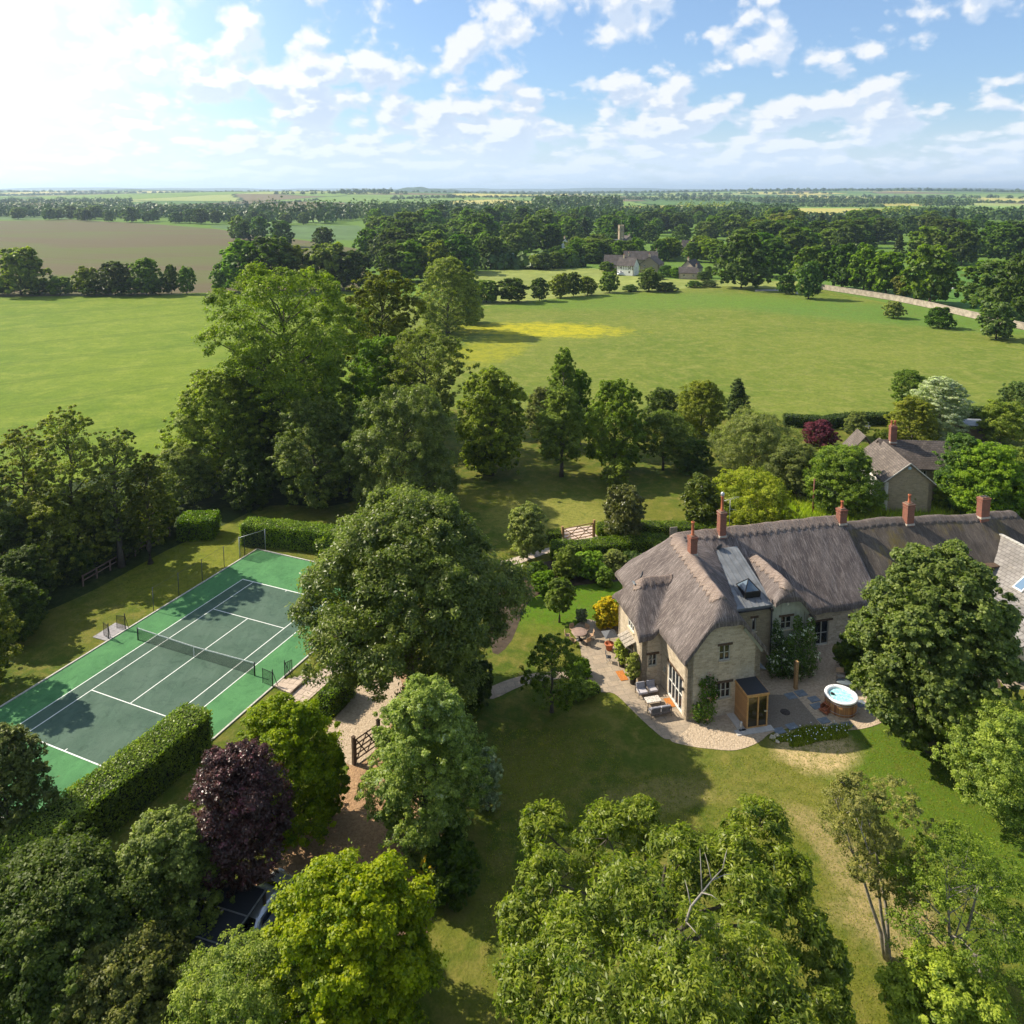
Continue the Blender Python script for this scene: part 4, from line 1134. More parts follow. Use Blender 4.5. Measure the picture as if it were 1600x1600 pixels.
def chimney(parent, a, b, sx, sy, zb, zt, pot=True, rz=0.0, pot_h=0.9, npots=1, cowl=False, fl=.62, mat=None):
    m_ = MB(); m_.box((a, b, (zb + zt) / 2), (sx, sy, zt - zb), rz)
    m_.box((a, b, zt - .30), (sx + .07, sy + .07, .10), rz); m_.box((a, b, zt - .06), (sx + .11, sy + .11, .14), rz)
    ch = m_.build('chimney', mat or M_brick, parent)
    f = MB(); f.box((a, b, zt + .06), (sx * .8, sy * .8, .12), rz); f.build('flaunching', M_flaunch_top, ch)
    f = MB(); f.box((a, b - .02, zb + fl), (sx + .12, sy + .12, .16), rz); f.build('flashing', M_flaunch, ch)
    for i in range(npots):
        off = (i - (npots - 1) / 2) * .42
        q = MB(); q.lathe([(.13, zt + .08), (.15, zt + .16), (.115, zt + .25), (.11, zt + pot_h), (.145, zt + pot_h + .04), (.145, zt + pot_h + .12), (.09, zt + pot_h + .12)], 14, (a + off * math.cos(rz), b + off * math.sin(rz), 0)); q.build('chimney_pot', M_pot, ch)
    if cowl:
        q = MB(); q.lathe([(.12, zt + pot_h + .1), (.17, zt + pot_h + .25), (.17, zt + pot_h + .4), (0.02, zt + pot_h + .52)], 12, (a, b, 0)); q.build('cowl', M_metal, ch)
    return ch
chimney(house, 4.05, 7.7, .60, .60, 7.9, 10.35, pot_h=1.15, fl=.95)
c2 = chimney(house, 8.45, 10.9, .60, .60, 7.9, 10.7, pot_h=1.3, cowl=True)
# aerial on the second stack
ae = MB(); ae.tube([(8.8, 10.2, 9.3), (8.8, 10.2, 12.1)], .02, 5); ae.tube([(8.2, 10.2, 12.0), (9.7, 10.2, 12.25)], .012, 4)
for i in range(7): ae.bar((8.3 + i * .2, 9.95, 12.02 + i * .033), (8.3 + i * .2, 10.45, 12.02 + i * .033), .012)
ae.tube([(8.8, 10.2, 11.2), (9.3, 9.8, 11.2)], .012, 4); ae.build('tv_aerial', M_metal, house)
ds = MB(); ds.lathe([(0.0, 0.0), (.15, .02), (.26, .07), (.33, .14)], 16, (0, 0, 0)); dso = ds.build('satellite_dish', M_darkgrey, house, (7.75, 9.7, 8.0)); dso.rotation_euler = (R(60), 0, R(200))
ds = MB(); ds.lathe([(0.0, 0.0), (.15, .02), (.26, .07), (.33, .14)], 16, (0, 0, 0)); dso = ds.build('satellite_dish', M_darkgrey, house, (-0.35, 7.6, 7.55)); dso.rotation_euler = (R(70), 0, R(-120))
ds = MB(); ds.box((-1.0, 7.5, 6.95), (.45, .5, .12), ry=R(25)); ds.build('lead_flashing', M_lead, house)
lm = MB(); lm.box((.02 - .09, 0.55, 2.2), (.12, .12, .2)); lm.build('wall_lantern', M_black, house)
al = MB(); al.lathe([(0, 0), (.12, 0.0), (.12, .06), (0, .08)], 12); alo = al.build('alarm_box', M_white, house, (10.6, 3.83, 5.7)); alo.rotation_euler = (R(90), 0, 0)

# ------------------------------------------------------------------ old thatched cottage adjoining
def oldh(a, b):
    a = np.asarray(a, float); b = np.asarray(b, float)
    rz_ = 8.45 - 0.012 * (a - 21) + 0.12 * np.sin((a - 21) * .35)
    z = smin(rz_ - .93 * (11.1 - b), rz_ - 1.0 * (b - 11.1), .6)
    z = smin(z, rz_ - 1.15 * (a - 39.0), .7)
    return z + 0.06 * np.sin(a * 1.1 + b * .5) * np.sin(b * 1.3) + 0.03 * np.sin(a * 3.1) * np.sin(b * 2.9 + a)
warp = lambda A, B: (A, B - .055 * (A - 20.7))
cot = thing('thatched_cottage', 'long cottage under dark mossy thatch with two brick chimneys behind the sycamore', 'cottage', (FLv.x, FLv.y, 0), HANG)
orf = roof_obj('roof', oldh, [(20.75, 42.0, 5.25, 16.5)], .15, .42, M_thatch_old, cot, warp=warp, edge_drop=.07)
ridge_cap(orf, oldh, (21.2, 11.1), (38.7, 11.1), .62, M_thatch_old_cap, warp=warp, scal=.05)
for (q0, q1) in (((20.75, 6.0), (41.4, 4.85)), ((41.4, 4.85), (41.4, 14.6)), ((41.4, 14.6), (20.75, 15.8))):
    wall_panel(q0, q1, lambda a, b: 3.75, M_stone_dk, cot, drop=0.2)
chimney(cot, 20.55, 10.85, .72, .62, 7.8, 9.75, pot_h=.65)
chimney(cot, 27.3, 10.3, .76, .65, 7.3, 9.85, pot_h=.75)
chimney(cot, 35.3, 9.9, .95, .62, 7.3, 9.8, pot_h=.0, npots=0)
# chimney mouths
cm = MB(); cm.box((35.1, 9.9, 9.93), (.25, .3, .06)); cm.box((35.5, 9.9, 9.93), (.25, .3, .06)); cm.build('chimney_mouth', M_black, cot)

# ------------------------------------------------------------------ slate roofed barn at the right edge
M_sl = tile_mat('grey stone slates', (0.30, 0.28, 0.26), (0.24, 0.225, 0.21), (0.13, 0.12, 0.11), .45, .30, 'y', (0.42, 0.38, 0.31))
barn = thing('stone_barn', 'stone barn with grey stone slate roof, rooflight and porch right of sycamore', 'barn', (FLv.x, FLv.y, 0), HANG)
def gable_roof(name, parent, x0, x1, xr, y0, y1, ze0, ze1, zr, th, mat):
    b = MB(); V = [(x0, y0, ze0), (xr, y0, zr), (x1, y0, ze1), (x0, y1, ze0), (xr, y1, zr), (x1, y1, ze1)]
    W2 = [(x, y, z - th) for x, y, z in V]
    b.add(V + W2, [(0, 1, 4, 3), (1, 2, 5, 4), (9, 10, 7, 6), (10, 11, 8, 7), (0, 6, 7, 1), (1, 7, 8, 2), (4, 10, 9, 3), (5, 11, 10, 4), (3, 9, 6, 0), (2, 8, 11, 5)])
    return b.build(name, mat, parent)
br_ = gable_roof('roof', barn, 30.9, 41.5, 36.2, -6.5, 9.4, 2.9, 2.9, 6.6, .14, M_sl)
rt = MB()
for i in range(34): rt.box((36.2, -6.3 + i * .47, 6.63), (.34, .44, .10), rz=random.Random(i).uniform(-.04, .04))
rt.build('ridge_tile', M_kerb, br_)
hb = lambda a, b: 6.6 - .698 * abs(a - 36.2)
for q0, q1 in (((31.4, 9.2), (31.4, -6.3)), ((31.4, -6.3), (41.0, -6.3)), ((41.0, -6.3), (41.0, 9.2)), ((41.0, 9.2), (31.4, 9.2))):
    wall_panel(q0, q1, hb, M_stone, barn, drop=.2)
rw = MB(); ang = math.atan2(3.7, 5.3)
rw.box((33.4, 3.4, 4.72), (1.5, .95, .14), ry=-ang); rwo = rw.build('rooflight', M_white, barn)
rw = MB(); rw.box((33.37, 3.4, 4.80), (1.25, .72, .03), ry=-ang); rw.build('pane', glassy('reflecting rooflight glass', (.12, .2, .3), .04), rwo)
dm = gable_roof('dormer', barn, 32.1, 34.6, 32.12, 6.2, 8.0, 4.95, 4.95, 4.97, .12, M_oakdk)
dw = MB(); dw.box((32.9, 7.1, 4.3), (1.4, 1.5, 1.1)); dw.build('cheek', M_oakdk, dm)
# porch
po = gable_roof('porch', barn, 27.2, 32.2, 30.6, -1.9, 3.6, 2.75, 3.6, 3.75, .12, M_sl)
for q0, q1 in (((27.6, 3.4), (27.6, -1.6)), ((27.6, -1.6), (31.4, -1.6))):
    _, fr = wall_panel(q0, q1, lambda a, b: 2.75 + max(0, (a - 27.2)) * .294, M_stone, barn, [(1.7, 2.9, .05, 2.3)] if q0[0] == 27.6 and q1[0] == 31.4 else [], drop=.15)
window(barn, fr, 1.7, 2.9, .05, 2.3, 1, 1, name='door', mat=M_oakdk, sill=False, door=True)

# ------------------------------------------------------------------ neighbouring stone house and others
def stone_house(name, label, cat, loc, rz, Wd, L, ze, zr, wall_m, roof_m, chim=(), wins=True, group=None, gable_front=True, over=.3):
    """ridge along local y; front gable at y=0 facing -y"""
    h_ = thing(name, label, cat, loc, rz, group)
    x0 = Wd / 2
    gable_roof('roof', h_, -x0 - over, x0 + over, 0, -over, L + over, ze - .1, ze - .1, zr + .12, .16, roof_m)
    hf = lambda a, b: zr + .05 - (zr - ze + .05) * abs(a) / x0
    pans = [((-x0, 0), (x0, 0)), ((x0, 0), (x0, L)), ((x0, L), (-x0, L)), ((-x0, L), (-x0, 0))]
    for k, (q0, q1) in enumerate(pans):
        Ln = math.hypot(q1[0] - q0[0], q1[1] - q0[1]); holes = []
        if wins:
            nwin = max(1, int(Ln / 3.6))
            for i in range(nwin):
                c_ = Ln * (i + .5) / nwin
                holes.append((c_ - .45, c_ + .45, 1.0, 2.1))
                if ze > 3.6: holes.append((c_ - .4, c_ + .4, 3.0, 3.9))
        _, fr_ = wall_panel(q0, q1, hf, wall_m, h_, holes, drop=.12)
        for hh in holes: window(h_, fr_, *hh, 2, 1, lintel=False, sill=False, mat=M_white)
    for (cx2, cy2, s) in chim:
        chimney(h_, cx2, cy2, .8 * s, .6 * s, zr - .9, zr + 1.15 * s, pot_h=.45, mat=M_quoin)
    return h_
M_tile = tile_mat('brown stone tiles', (0.175, 0.145, 0.125), (0.13, 0.11, 0.095), (0.06, 0.05, 0.045), .4, .26, 'y', (0.34, 0.29, 0.23))
M_tile_x = tile_mat('dark stone tiles', (0.125, 0.10, 0.09), (0.095, 0.08, 0.07), (0.045, 0.04, 0.035), .4, .26, 'y', (0.26, 0.22, 0.18))
nh = thing('stone_house', 'stone tiled house with white side wall beyond the old thatch', 'house', (47.3, 88.9, 0), R(-5))
gable_roof('roof', nh, -3.0, 3.0, 0, -.3, 9.5, 4.1, 4.1, 6.6, .16, M_tile)
hf = lambda a, b: 6.5 - .83 * abs(a)
_, fr = wall_panel((-2.75, 0), (2.75, 0), hf, M_stone_dk, nh, drop=.1)
wall_panel((-2.75, 9), (-2.75, 0), hf, M_render_white, nh, drop=.1, name='wall', label='white rendered side wall')
wall_panel((2.75, 0), (2.75, 5.4), hf, M_stone_dk, nh, drop=.1)
mr = MB(); th_ = .15
def xroof(parent, x0, x1, y0, y1, ze, zr, mat, th=.16):
    b = MB(); yr = (y0 + y1) / 2; V = [(x0, y0, ze), (x0, yr, zr), (x0, y1, ze), (x1, y0, ze), (x1, yr, zr), (x1, y1, ze)]
    W2 = [(x, y, z - th) for x, y, z in V]
    b.add(V + W2, [(3, 4, 1, 0), (4, 5, 2, 1), (6, 7, 10, 9), (7, 8, 11, 10), (1, 7, 6, 0), (2, 8, 7, 1), (3, 9, 10, 4), (4, 10, 11, 5), (0, 6, 9, 3), (5, 11, 8, 2)])
    return b.build('roof', mat, parent)
M_tile_xx = tile_mat('dark stone tiles across', (0.135, 0.11, 0.098), (0.10, 0.085, 0.075), (0.05, 0.045, 0.04), .4, .26, 'x', (0.26, 0.22, 0.18))
xroof(nh, -.6, 14.5, 5.2, 11.4, 4.0, 6.75, M_tile_xx)
gable_roof('roof', nh, -3.4, .3, -1.55, 9.9, 13.2, 4.4, 4.4, 6.6, .16, M_tile)
_, fr = wall_panel((2.75, 5.5), (14.2, 5.5), lambda a, b: 4.1, M_stone_dk, nh, [(.9, 1.7, 2.6, 3.7), (5, 5.9, 2.6, 3.7), (5, 5.9, .9, 2.0)], drop=.1)
for hh in ((.9, 1.7, 2.6, 3.7), (5, 5.9, 2.6, 3.7), (5, 5.9, .9, 2.0)): window(nh, fr, *hh, 2, 1, lintel=False, sill=False, mat=M_white)
wall_panel((14.2, 5.5), (14.2, 11.1), lambda a, b: 6.7 - .88 * abs(b - 8.3), M_stone_dk, nh, drop=.1)
wall_panel((14.2, 11.1), (-.4, 11.1), lambda a, b: 4.1, M_stone_dk, nh, drop=.1)
wall_panel((-3.2, 13.0), (-3.2, 9.2), lambda a, b: 4.4, M_render_white, nh, drop=.1)
chimney(nh, 1.1, 8.1, .75, .75, 5.9, 8.6, pot_h=.6, npots=2)
gb_ = MB()
gb_.bar((-3.05, -.32, 4.1), (0, -.32, 6.62), .06, .12); gb_.bar((3.05, -.32, 4.1), (0, -.32, 6.62), .06, .12); gb_.build('verge', M_kerb, nh)
ab = MB(); ab.lathe([(0, 0), (.2, 0.0), (.2, .08), (0, .1)], 12); abo = ab.build('alarm_box', plain('pale blue box', (.4, .55, .62)), nh, (0, -.03, 5.95)); abo.rotation_euler = (R(90), 0, 0)

# garden studio at far right
gs = thing('garden_shed', 'low flat roofed cedar studio with dark windows beyond neighbouring house', 'shed', G(1520, 682), R(-8))
b = MB(); b.box((0, 0, 1.1), (5.0, 3, 2.2)); b.build('wall', wood_mat('dull timber boards', (.13, .10, .07), (.18, .14, .10), .2, 2), gs)
b = MB(); b.box((0, -.2, 2.3), (5.8, 3.9, .18)); b.build('roof', M_lead, gs)
for i in range(4):
    b = MB(); b.box((.2 + i * .55, -1.52, 1.4), (.45, .06, .8)); b.build('window', M_glass, gs)

# far village: houses, church, wall
V_bl = tile_mat('village slate', (.105, .09, .085), (.085, .075, .07), (.05, .045, .04), .8, .5, 'y', (.2, .17, .15))
vil = [ # px,py(base), W, L, rz, ze, zr, wall, label
    (984, 423, 8, 12, R(78), 3.0, 7.4, M_stone, 'long stone farmhouse with big plain brown roof nearest the village field'),
    (1014, 427, 9, 10, R(-25), 4.2, 7.6, M_stone_dk, 'grey gabled barn end beside white timbered house'),
    (1027, 414, 7, 17, R(80), 3.0, 7.0, M_stone_dk, 'dark roofed range behind the grey gabled barn'),
    (1074, 432, 7, 9, R(-35), 3.6, 7.2, M_stone, 'cream cottage with steep gables standing alone beside cypress'),
    (1090, 435, 6, 8, R(80), 2.6, 4.9, M_stone, 'low dark roofed annexe joined to the lone cream cottage'),
    (945, 383, 6, 9, R(85), 3.5, 6.5, M_stone_dk, 'small slate roofed cottage just left of the church tower'),
    (972, 392, 6, 8, R(-20), 4.0, 7.5, M_stone, 'cream gabled cottage below the church tower'),
    (984, 386, 6, 8, R(20), 4.0, 7.5, M_stone_dk, 'brown gabled cottage right of the church tower'),
    (883, 389, 6, 8, R(30), 3.5, 7.0, M_render_white, 'pale gabled cottage alone among trees left of the village'),
    (1106, 393, 7, 16, R(85), 3.0, 7.0, M_stone_dk, 'brown roofed barn mostly hidden by trees right of village'),
]
for (px_, py_, W_, L_, rz_, ze_, zr_, wm_, lb_) in vil:
    g0 = G(px_, py_)
    stone_house('village_house', lb_, 'house', g0, rz_, W_, L_, ze_, zr_, wm_, V_bl, chim=((0, .6, 1.0),), group='stone houses of the far village')
wh = stone_house('village_house', 'white walled house with black timber framing facing the village field', 'house', G(994, 430), R(60), 7, 8, 4.5, 7.8, M_render_white, V_bl, chim=((0, 6, 1.0),), group='stone houses of the far village')
b = MB()
for i in range(9): b.box((-3.52, .6 + i * .85, 3.6), (.06, .25, 1.8))
b.build('timber', M_oakdk, wh)
ch_ = thing('church', 'stone church with square crenellated tower rising from the village trees', 'church', G(970, 386), R(15))
b = MB(); b.box((0, 0, 9), (6.2, 6.2, 18)); b.box((0, 0, 12.5), (6.5, 6.5, .3))
for i in range(4):
    for sx, sy in ((-1, -1), (1, -1), (-1, 1), (1, 1)): b.box((sx * 2.85, sy * 2.85, 9), (.9, .9, 18.4))
for i in range(4):
    for sg in (-1, 1):
        b.box((-2.4 + 1.6 * i, sg * 2.95, 18.4), (.8, .3, .8)); b.box((sg * 2.95, -2.4 + 1.6 * i, 18.4), (.3, .8, .8))
b.build('tower', plain('church limestone', (.36, .29, .20), .9, var=.15, scale=1), ch_)
b = MB(); b.box((0, -3.13, 14.5), (1.3, .1, 2.4)); b.box((-3.13, 0, 14.5), (.1, 1.3, 2.4)); b.box((0, -3.13, 6), (1.2, .1, 3)); b.build('window', M_glass, ch_)
b = MB(); b.tube([(0, 0, 18), (0, 0, 25)], [.12, .05], 6); b.build('flagpole', M_white, ch_)
gable_roof('roof', ch_, -20, -3.2, -11.6, -4, 4, 6.5, 6.5, 6.6, .2, M_lead)
b = MB(); b.box((-11.6, 0, 3.2), (16.4, 7.4, 6.4)); b.build('wall', M_stone_dk, ch_)

ch_.scale = (.50, .50, .80)
# boundary stone wall of the park
wp = [(1278, 451), (1350, 462), (1400, 470), (1458, 482), (1512, 495), (1560, 506), (1640, 524), (1760, 548)]
pts = PX(*wp); b = MB()
for p_, q_ in zip(pts[:-1], pts[1:]):
    b.bar(p_ + Vector((0, 0, .9)), q_ + Vector((0, 0, .9)), .5, 1.8); b.bar(p_ + Vector((0, 0, 1.85)), q_ + Vector((0, 0, 1.85)), .62, .14)
tag(b.build('boundary_wall', plain('dry pale stone wall', (.34, .29, .23), .9, var=.3, scale=.8)), 'long pale dry stone wall edging the park beyond the meadow', 'stone wall')
b = MB(); b.tube([(0, 0, 0), (0, 0, 4.6)], [.13, .10], 8)
pole = thing('telegraph_pole', 'thin brown telegraph pole behind the thatched ridge', 'pole', G(1270, 806))
b.build('pole', plain('creosoted pole', (.16, .07, .05), .9), pole)
b = MB(); b.tube([(0, 0, 4.3), (3, -4, 3.3), (6.2, -8.5, 2.6)], .012, 4); b.build('wire', M_black, pole)
# ------------------------------------------------------------------ things on the patio
def at(a, b, z=0.0): return H(a, b, z)
# sauna
sa = thing('sauna_cabin', 'cedar outdoor sauna with black roof and tinted glass front', 'sauna', at(3.85, -1.75), HANG - R(2))
W_, D_, Hs = 1.65, 2.2, 2.55
b = MB(); b.box((0.04, D_ / 2, Hs / 2), (.08, D_, Hs)); b.box((W_ - .04, D_ / 2, Hs / 2), (.08, D_, Hs)); b.box((W_ / 2, D_ - .04, Hs / 2), (W_ - .16, .08, Hs)); b.box((W_ / 2, D_ / 2, .06), (W_ - .16, D_ - .16, .10))
b.build('wall', M_cedar_h, sa)
b = MB()
for x_ in (.05, W_ * .53, W_ - .05): b.box((x_, -.03, Hs / 2), (.10, .10, Hs))
b.box((W_ / 2, -.03, .07), (W_, .08, .14)); b.box((W_ / 2, -.03, Hs - .06), (W_, .08, .12)); b.build('front_frame', M_cedar, sa)
b = MB(); b.box((W_ * .28, -.01, Hs / 2), (W_ * .44, .02, Hs - .3)); b.build('window', glassy('bronze tinted glass', (.030, .022, .008), .05), sa)
b = MB(); b.box((W_ * .76, -.012, Hs / 2), (W_ * .42, .02, Hs - .3)); do = b.build('door', glassy('bronze tinted door glass', (.028, .020, .008), .05), sa)
b = MB(); b.box((W_ * .90, -.07, 1.25), (.22, .05, .08)); b.build('handle', M_quoin, do)
b = MB(); b.box((W_ / 2, D_ / 2 - .03, Hs + .05), (W_ + .14, D_ + .18, .14)); b.build('roof_trim', M_cedar, sa)
b = MB(); b.box((W_ / 2, D_ / 2 - .03, Hs + .135), (W_ + .02, D_ + .06, .03)); b.build('roof', M_roofing, sa)
b = MB(); b.box((.5, -.1, .02), (2.9, .55, .08)); b.box((-.35, 1.2, .02), (.55, 2.4, .08)); pl_ = b.build('paving', M_slab); pl_.location = at(3.85, -1.95); pl_.rotation_euler = (0, 0, HANG - R(2)); pl_['kind'] = 'structure'
b = MB(); b.lathe([(.10, 0), (.12, .2), (.10, .55), (.06, .62), (0, .62)], 12); bo = b.build('log_bucket', M_metal); bo.location = at(3.45, -1.75, .06); tag(bo, 'small grey metal canister at the corner of the sauna', 'canister')

# hot tub
tub = thing('hot_tub', 'round cedar hot tub with white rim and turquoise water', 'hot tub', at(12.0, -1.35), HANG)
b = MB(); b.lathe([(1.12, .0), (1.14, .5), (1.12, 1.02), (1.0, 1.02)], 48); b.build('barrel', M_cedar_v, tub)
b = MB()
for z in (.18, .86): b.lathe([(1.145, z), (1.16, z), (1.16, z + .03), (1.145, z + .03)], 48)
b.build('hoop', M_metal, tub)
b = MB(); b.lathe([(1.16, 1.0), (1.20, 1.06), (1.18, 1.13), (1.08, 1.15), (.93, 1.12), (.90, 1.0), (.86, .78), (.80, .4), (0, .38)], 48); b.build('shell', M_acrylic, tub)
b = MB(); b.lathe([(.885, .98), (.5, .985), (0.0, .98)], 48); b.build('water', M_water, tub)
b = MB(); b.lathe([(0, 0), (.09, 0), (.11, .1), (.07, .16), (0, .17)], 10, (-.55, .35, .97)); b.box((-.48, .25, 1.05), (.14, .1, .1)); b.build('floating_dispenser', M_black, tub)
for k in range(5):
    a_ = k * 1.25 + .3; b = MB(); b.lathe([(0, 1.155), (.04, 1.155), (.04, 1.17), (0, 1.175)], 8, (1.05 * math.cos(a_), 1.05 * math.sin(a_), 0)); b.build('control_knob', M_metal, tub)
stp = thing('tub_steps', 'red cedar steps leaning against the hot tub', 'steps', at(10.55, -1.45), HANG + R(20))
b = MB(); b.box((.15, 0, .24), (.75, .30, .05)); b.box((.38, .0, .50), (.42, .60, .05)); b.build('tread', M_redcedar, stp)
b = MB(); b.box((-.15, -.22, .12), (.08, .3, .24)); b.box((.2, -.28, .25), (.6, .04, .46)); b.box((.2, .28, .25), (.6, .04, .46)); b.box((-.15, 0, .16), (.34, .62, .05)); b.build('riser', M_redcedar, stp)
b = MB()
prng = random.Random(5)
for (a_, b2, sx, sy) in ((9.15, .75, .8, .7), (10.1, .85, .8, .7), (10.65, .0, .8, .6), (10.4, -.75, .9, .6), (9.9, -2.3, .8, .6), (10.3, -3.05, .75, .6), (11.3, -3.1, .8, .6), (14.1, -2.3, .8, .7), (13.8, -1.3, .8, .7), (6.1, -2.5, .8, .6), (7.25, -2.3, .8, .6)):
    q = at(a_, b2, .018); s_ = MB(); s_.box((0, 0, 0), (sx, sy, .035)); so_ = s_.build('stepping_stone', M_slate); so_.location = q; so_.rotation_euler = (0, 0, HANG + prng.uniform(-.1, .1)); tag(so_, kind='structure')
b = MB(); b.lathe([(0, .0), (.36, 0), (.36, .03), (.30, .045), (0, .045)], 24); mo = b.build('manhole_cover', M_rust); mo.location = at(7.66, -.81, .005); tag(mo, 'round dark manhole cover in the grey gravel', 'manhole cover')
for k, (a_, b2, r_) in enumerate(((5.2, -3.1, .22), (5.6, -2.95, .18), (5.3, -3.5, .15))):
    me = bpy.data.meshes.new('rock'); import bmesh
    bm = bmesh.new(); bmesh.ops.create_icosphere(bm, subdivisions=2, radius=r_)
    for v in bm.verts: v.co *= 1 + .25 * math.sin(v.co.x * 23 + k * 3) * math.cos(v.co.y * 19 + k); v.co.z *= .65
    bm.to_mesh(me); bm.free(); me.materials.append(M_rock)
    o_ = obj('rock', me, None, at(a_, b2, r_ * .4)); tag(o_, ['largest pale rock at the gravel edge below the sauna', 'middle sized pale rock nearest the sauna in the trio', 'smallest pale rock nearest the dry grass'][k], 'rock', 'pale rocks on the gravel edge')
b = MB(); b.box((0, 0, 1.15), (.24, .24, 2.3)); b.box((.14, 0, 1.1), (.08, .08, .3)); po_ = b.build('oak_post', M_oak); po_.location = at(10.03, 1.47); po_.rotation_euler = (0, 0, HANG); tag(po_, 'upright golden oak post in front of the white climbing rose', 'post')

# lounge furniture
def lounge(name, label, a, b_, rz, wd, seats, group=None):
    s = thing(name, label, 'outdoor seat', at(a, b_), rz, group)
    f = MB()
    for sx in (-wd / 2, wd / 2):
        f.tube([(sx, -.36, 0), (sx, -.34, .56), (sx, .30, .60), (sx, .38, 0)], .025, 6)
    f.bar((-wd / 2, -.32, .27), (wd / 2, -.32, .27), .05); f.bar((-wd / 2, .33, .27), (wd / 2, .33, .27), .05); f.bar((-wd / 2, .38, .78), (wd / 2, .38, .78), .045)
    f.bar((-wd / 2, .36, .28), (-wd / 2, .40, .80), .045); f.bar((wd / 2, .36, .28), (wd / 2, .40, .80), .045)
    f.build('frame', M_rope, s)
    ro = MB(); n_ = int(wd / .055)
    for i in range(n_): ro.bar((-wd / 2 + .04 + i * .055, .36, .28), (-wd / 2 + .04 + i * .055, .39, .78), .022)
    ro.build('rope_back', M_rope, s)
    w1 = wd / seats
    for i in range(seats):
        x_ = -wd / 2 + w1 * (i + .5)
        c_ = MB(); c_.box((x_, -.02, .37), (w1 - .06, .66, .16)); c_.build('seat_cushion', M_cushion, s, bevel=.04)
        c_ = MB(); c_.box((x_, .29, .66), (w1 - .08, .14, .48), rx=R(-10)); c_.build('back_cushion', M_cushion_dk, s, bevel=.04)
    return s
lounge('lounge_chair', 'left grey cushioned rope armchair against the stone return wall', -2.0, 3.55, HANG, .78, 1, 'pair of grey cushioned armchairs')
lounge('lounge_chair', 'right grey cushioned rope armchair nearest the french doors', -1.15, 3.60, HANG, .78, 1, 'pair of grey cushioned armchairs')
lounge('garden_sofa', 'rope backed two seat garden sofa with pale cushions facing the house', -1.62, 1.15, HANG + R(180), 1.6, 2)
ct = thing('coffee_table', 'low pale topped coffee table between armchairs and sofa', 'table', at(-1.62, 2.35), HANG)
b = MB(); b.box((0, 0, .42), (1.15, .68, .05)); b.build('tabletop', plain('mosaic tabletop', (.50, .47, .43), .5, var=.5, scale=14), ct, bevel=.01)
for sx in (-1, 1):
    for sy in (-1, 1):
        b = MB(); b.bar((sx * .50, sy * .28, 0), (sx * .50, sy * .28, .40), .05); b.build('leg', M_rope, ct)
for (a_, b2, sx, sy, rz_, lb_) in ((-2.62, 6.15, .62, 1.25, 0, 'orange coir doormat before the canopied west door'), (-.32, 2.2, .52, 1.05, 0, 'orange coir doormat outside the french doors beside the coffee table')):
    b = MB(); b.box((0, 0, .02), (sx, sy, .03)); o_ = b.build('doormat', M_coir); o_.location = at(a_, b2, .012); o_.rotation_euler = (0, 0, HANG); tag(o_, lb_, 'doormat', 'orange doormats')

# round table and chairs
TB = at(-4.35, 11.75)
tt = thing('round_table', 'round wooden patio table with dark pedestal at the lawn edge', 'table', TB)
b = MB(); b.lathe([(0, .77), (.66, .77), (.70, .745), (.66, .72), (0, .72)], 40); b.build('tabletop', plain('weathered tabletop', (.27, .19, .15), .45, var=.2, scale=3), tt)
b = MB(); b.lathe([(.32, 0), (.30, .04), (.07, .10), (.06, .70), (.2, .72)], 16); b.build('pedestal', M_black, tt)
def rchair(label, ang, group='tan chairs round the patio table'):
    p_ = TB + Vector((math.cos(ang), math.sin(ang), 0)) * 1.02
    c_ = thing('dining_chair', label, 'chair', p_, ang - R(90), group)
    b = MB(); b.box((0, 0, .45), (.46, .44, .04)); b.build('seat', M_seat, c_, bevel=.015)
    b = MB(); V = []
    for i in range(7):
        t_ = -1 + i / 3; V.append((t_ * .23, .22 - .05 * t_ * t_, .50)); V.append((t_ * .23, .27 - .05 * t_ * t_, .86))
    b.add(V, [(2 * i, 2 * i + 2, 2 * i + 3, 2 * i + 1) for i in range(6)]); o_ = b.build('backrest', M_seat, c_)
    sl = o_.modifiers.new('thick', 'SOLIDIFY'); sl.thickness = .03
    for sx in (-1, 1):
        for sy in (-1, 1):
            b = MB(); b.tube([(sx * .18, sy * .18, .44), (sx * .22, sy * .22, 0)], .016, 6); b.build('leg', M_black, c_)
M_seat = plain('tan woven seat', (.36, .24, .15), .8, var=.15, scale=12)
for k, lb_ in enumerate(['tan chair at the round table nearest the house wall', 'tan chair at the round table nearest the yellow bush', 'tan chair at the round table backing onto the white flowers', 'tan chair at the round table nearest the small lawn tree', 'tan chair at the round table on the near left side', 'tan chair at the round table on the near right side']):
    rchair(lb_, R([0, 52, 118, 180, 235, 305][k]))
pr = thing('parasol', 'closed cover of grey parasol base with pyramid top by the wall', 'parasol base', at(-2.05, 10.4), HANG)
b = MB(); b.add([(-.6, -.6, 1.0), (.6, -.6, 1.0), (.6, .6, 1.0), (-.6, .6, 1.0), (0, 0, 1.35)], [(0, 1, 4), (1, 2, 4), (2, 3, 4), (3, 0, 4), (3, 2, 1, 0)]); b.build('canopy', M_darkgrey, pr)
b = MB(); b.tube([(0, 0, 0), (0, 0, 1.3)], .03, 8); b.build('pole', M_black, pr)
pr['label'] = 'small grey square parasol beside terracotta pot at the wall'
pt = thing('terracotta_pot', 'orange terracotta pot under the small grey parasol', 'plant pot', at(-2.35, 9.75))
b = MB(); b.lathe([(.0, .02), (.24, 0), (.36, .5), (.40, .5), (.40, .6), (.33, .6), (.31, .45), (0, .43)], 24); b.build('pot', M_pot, pt)
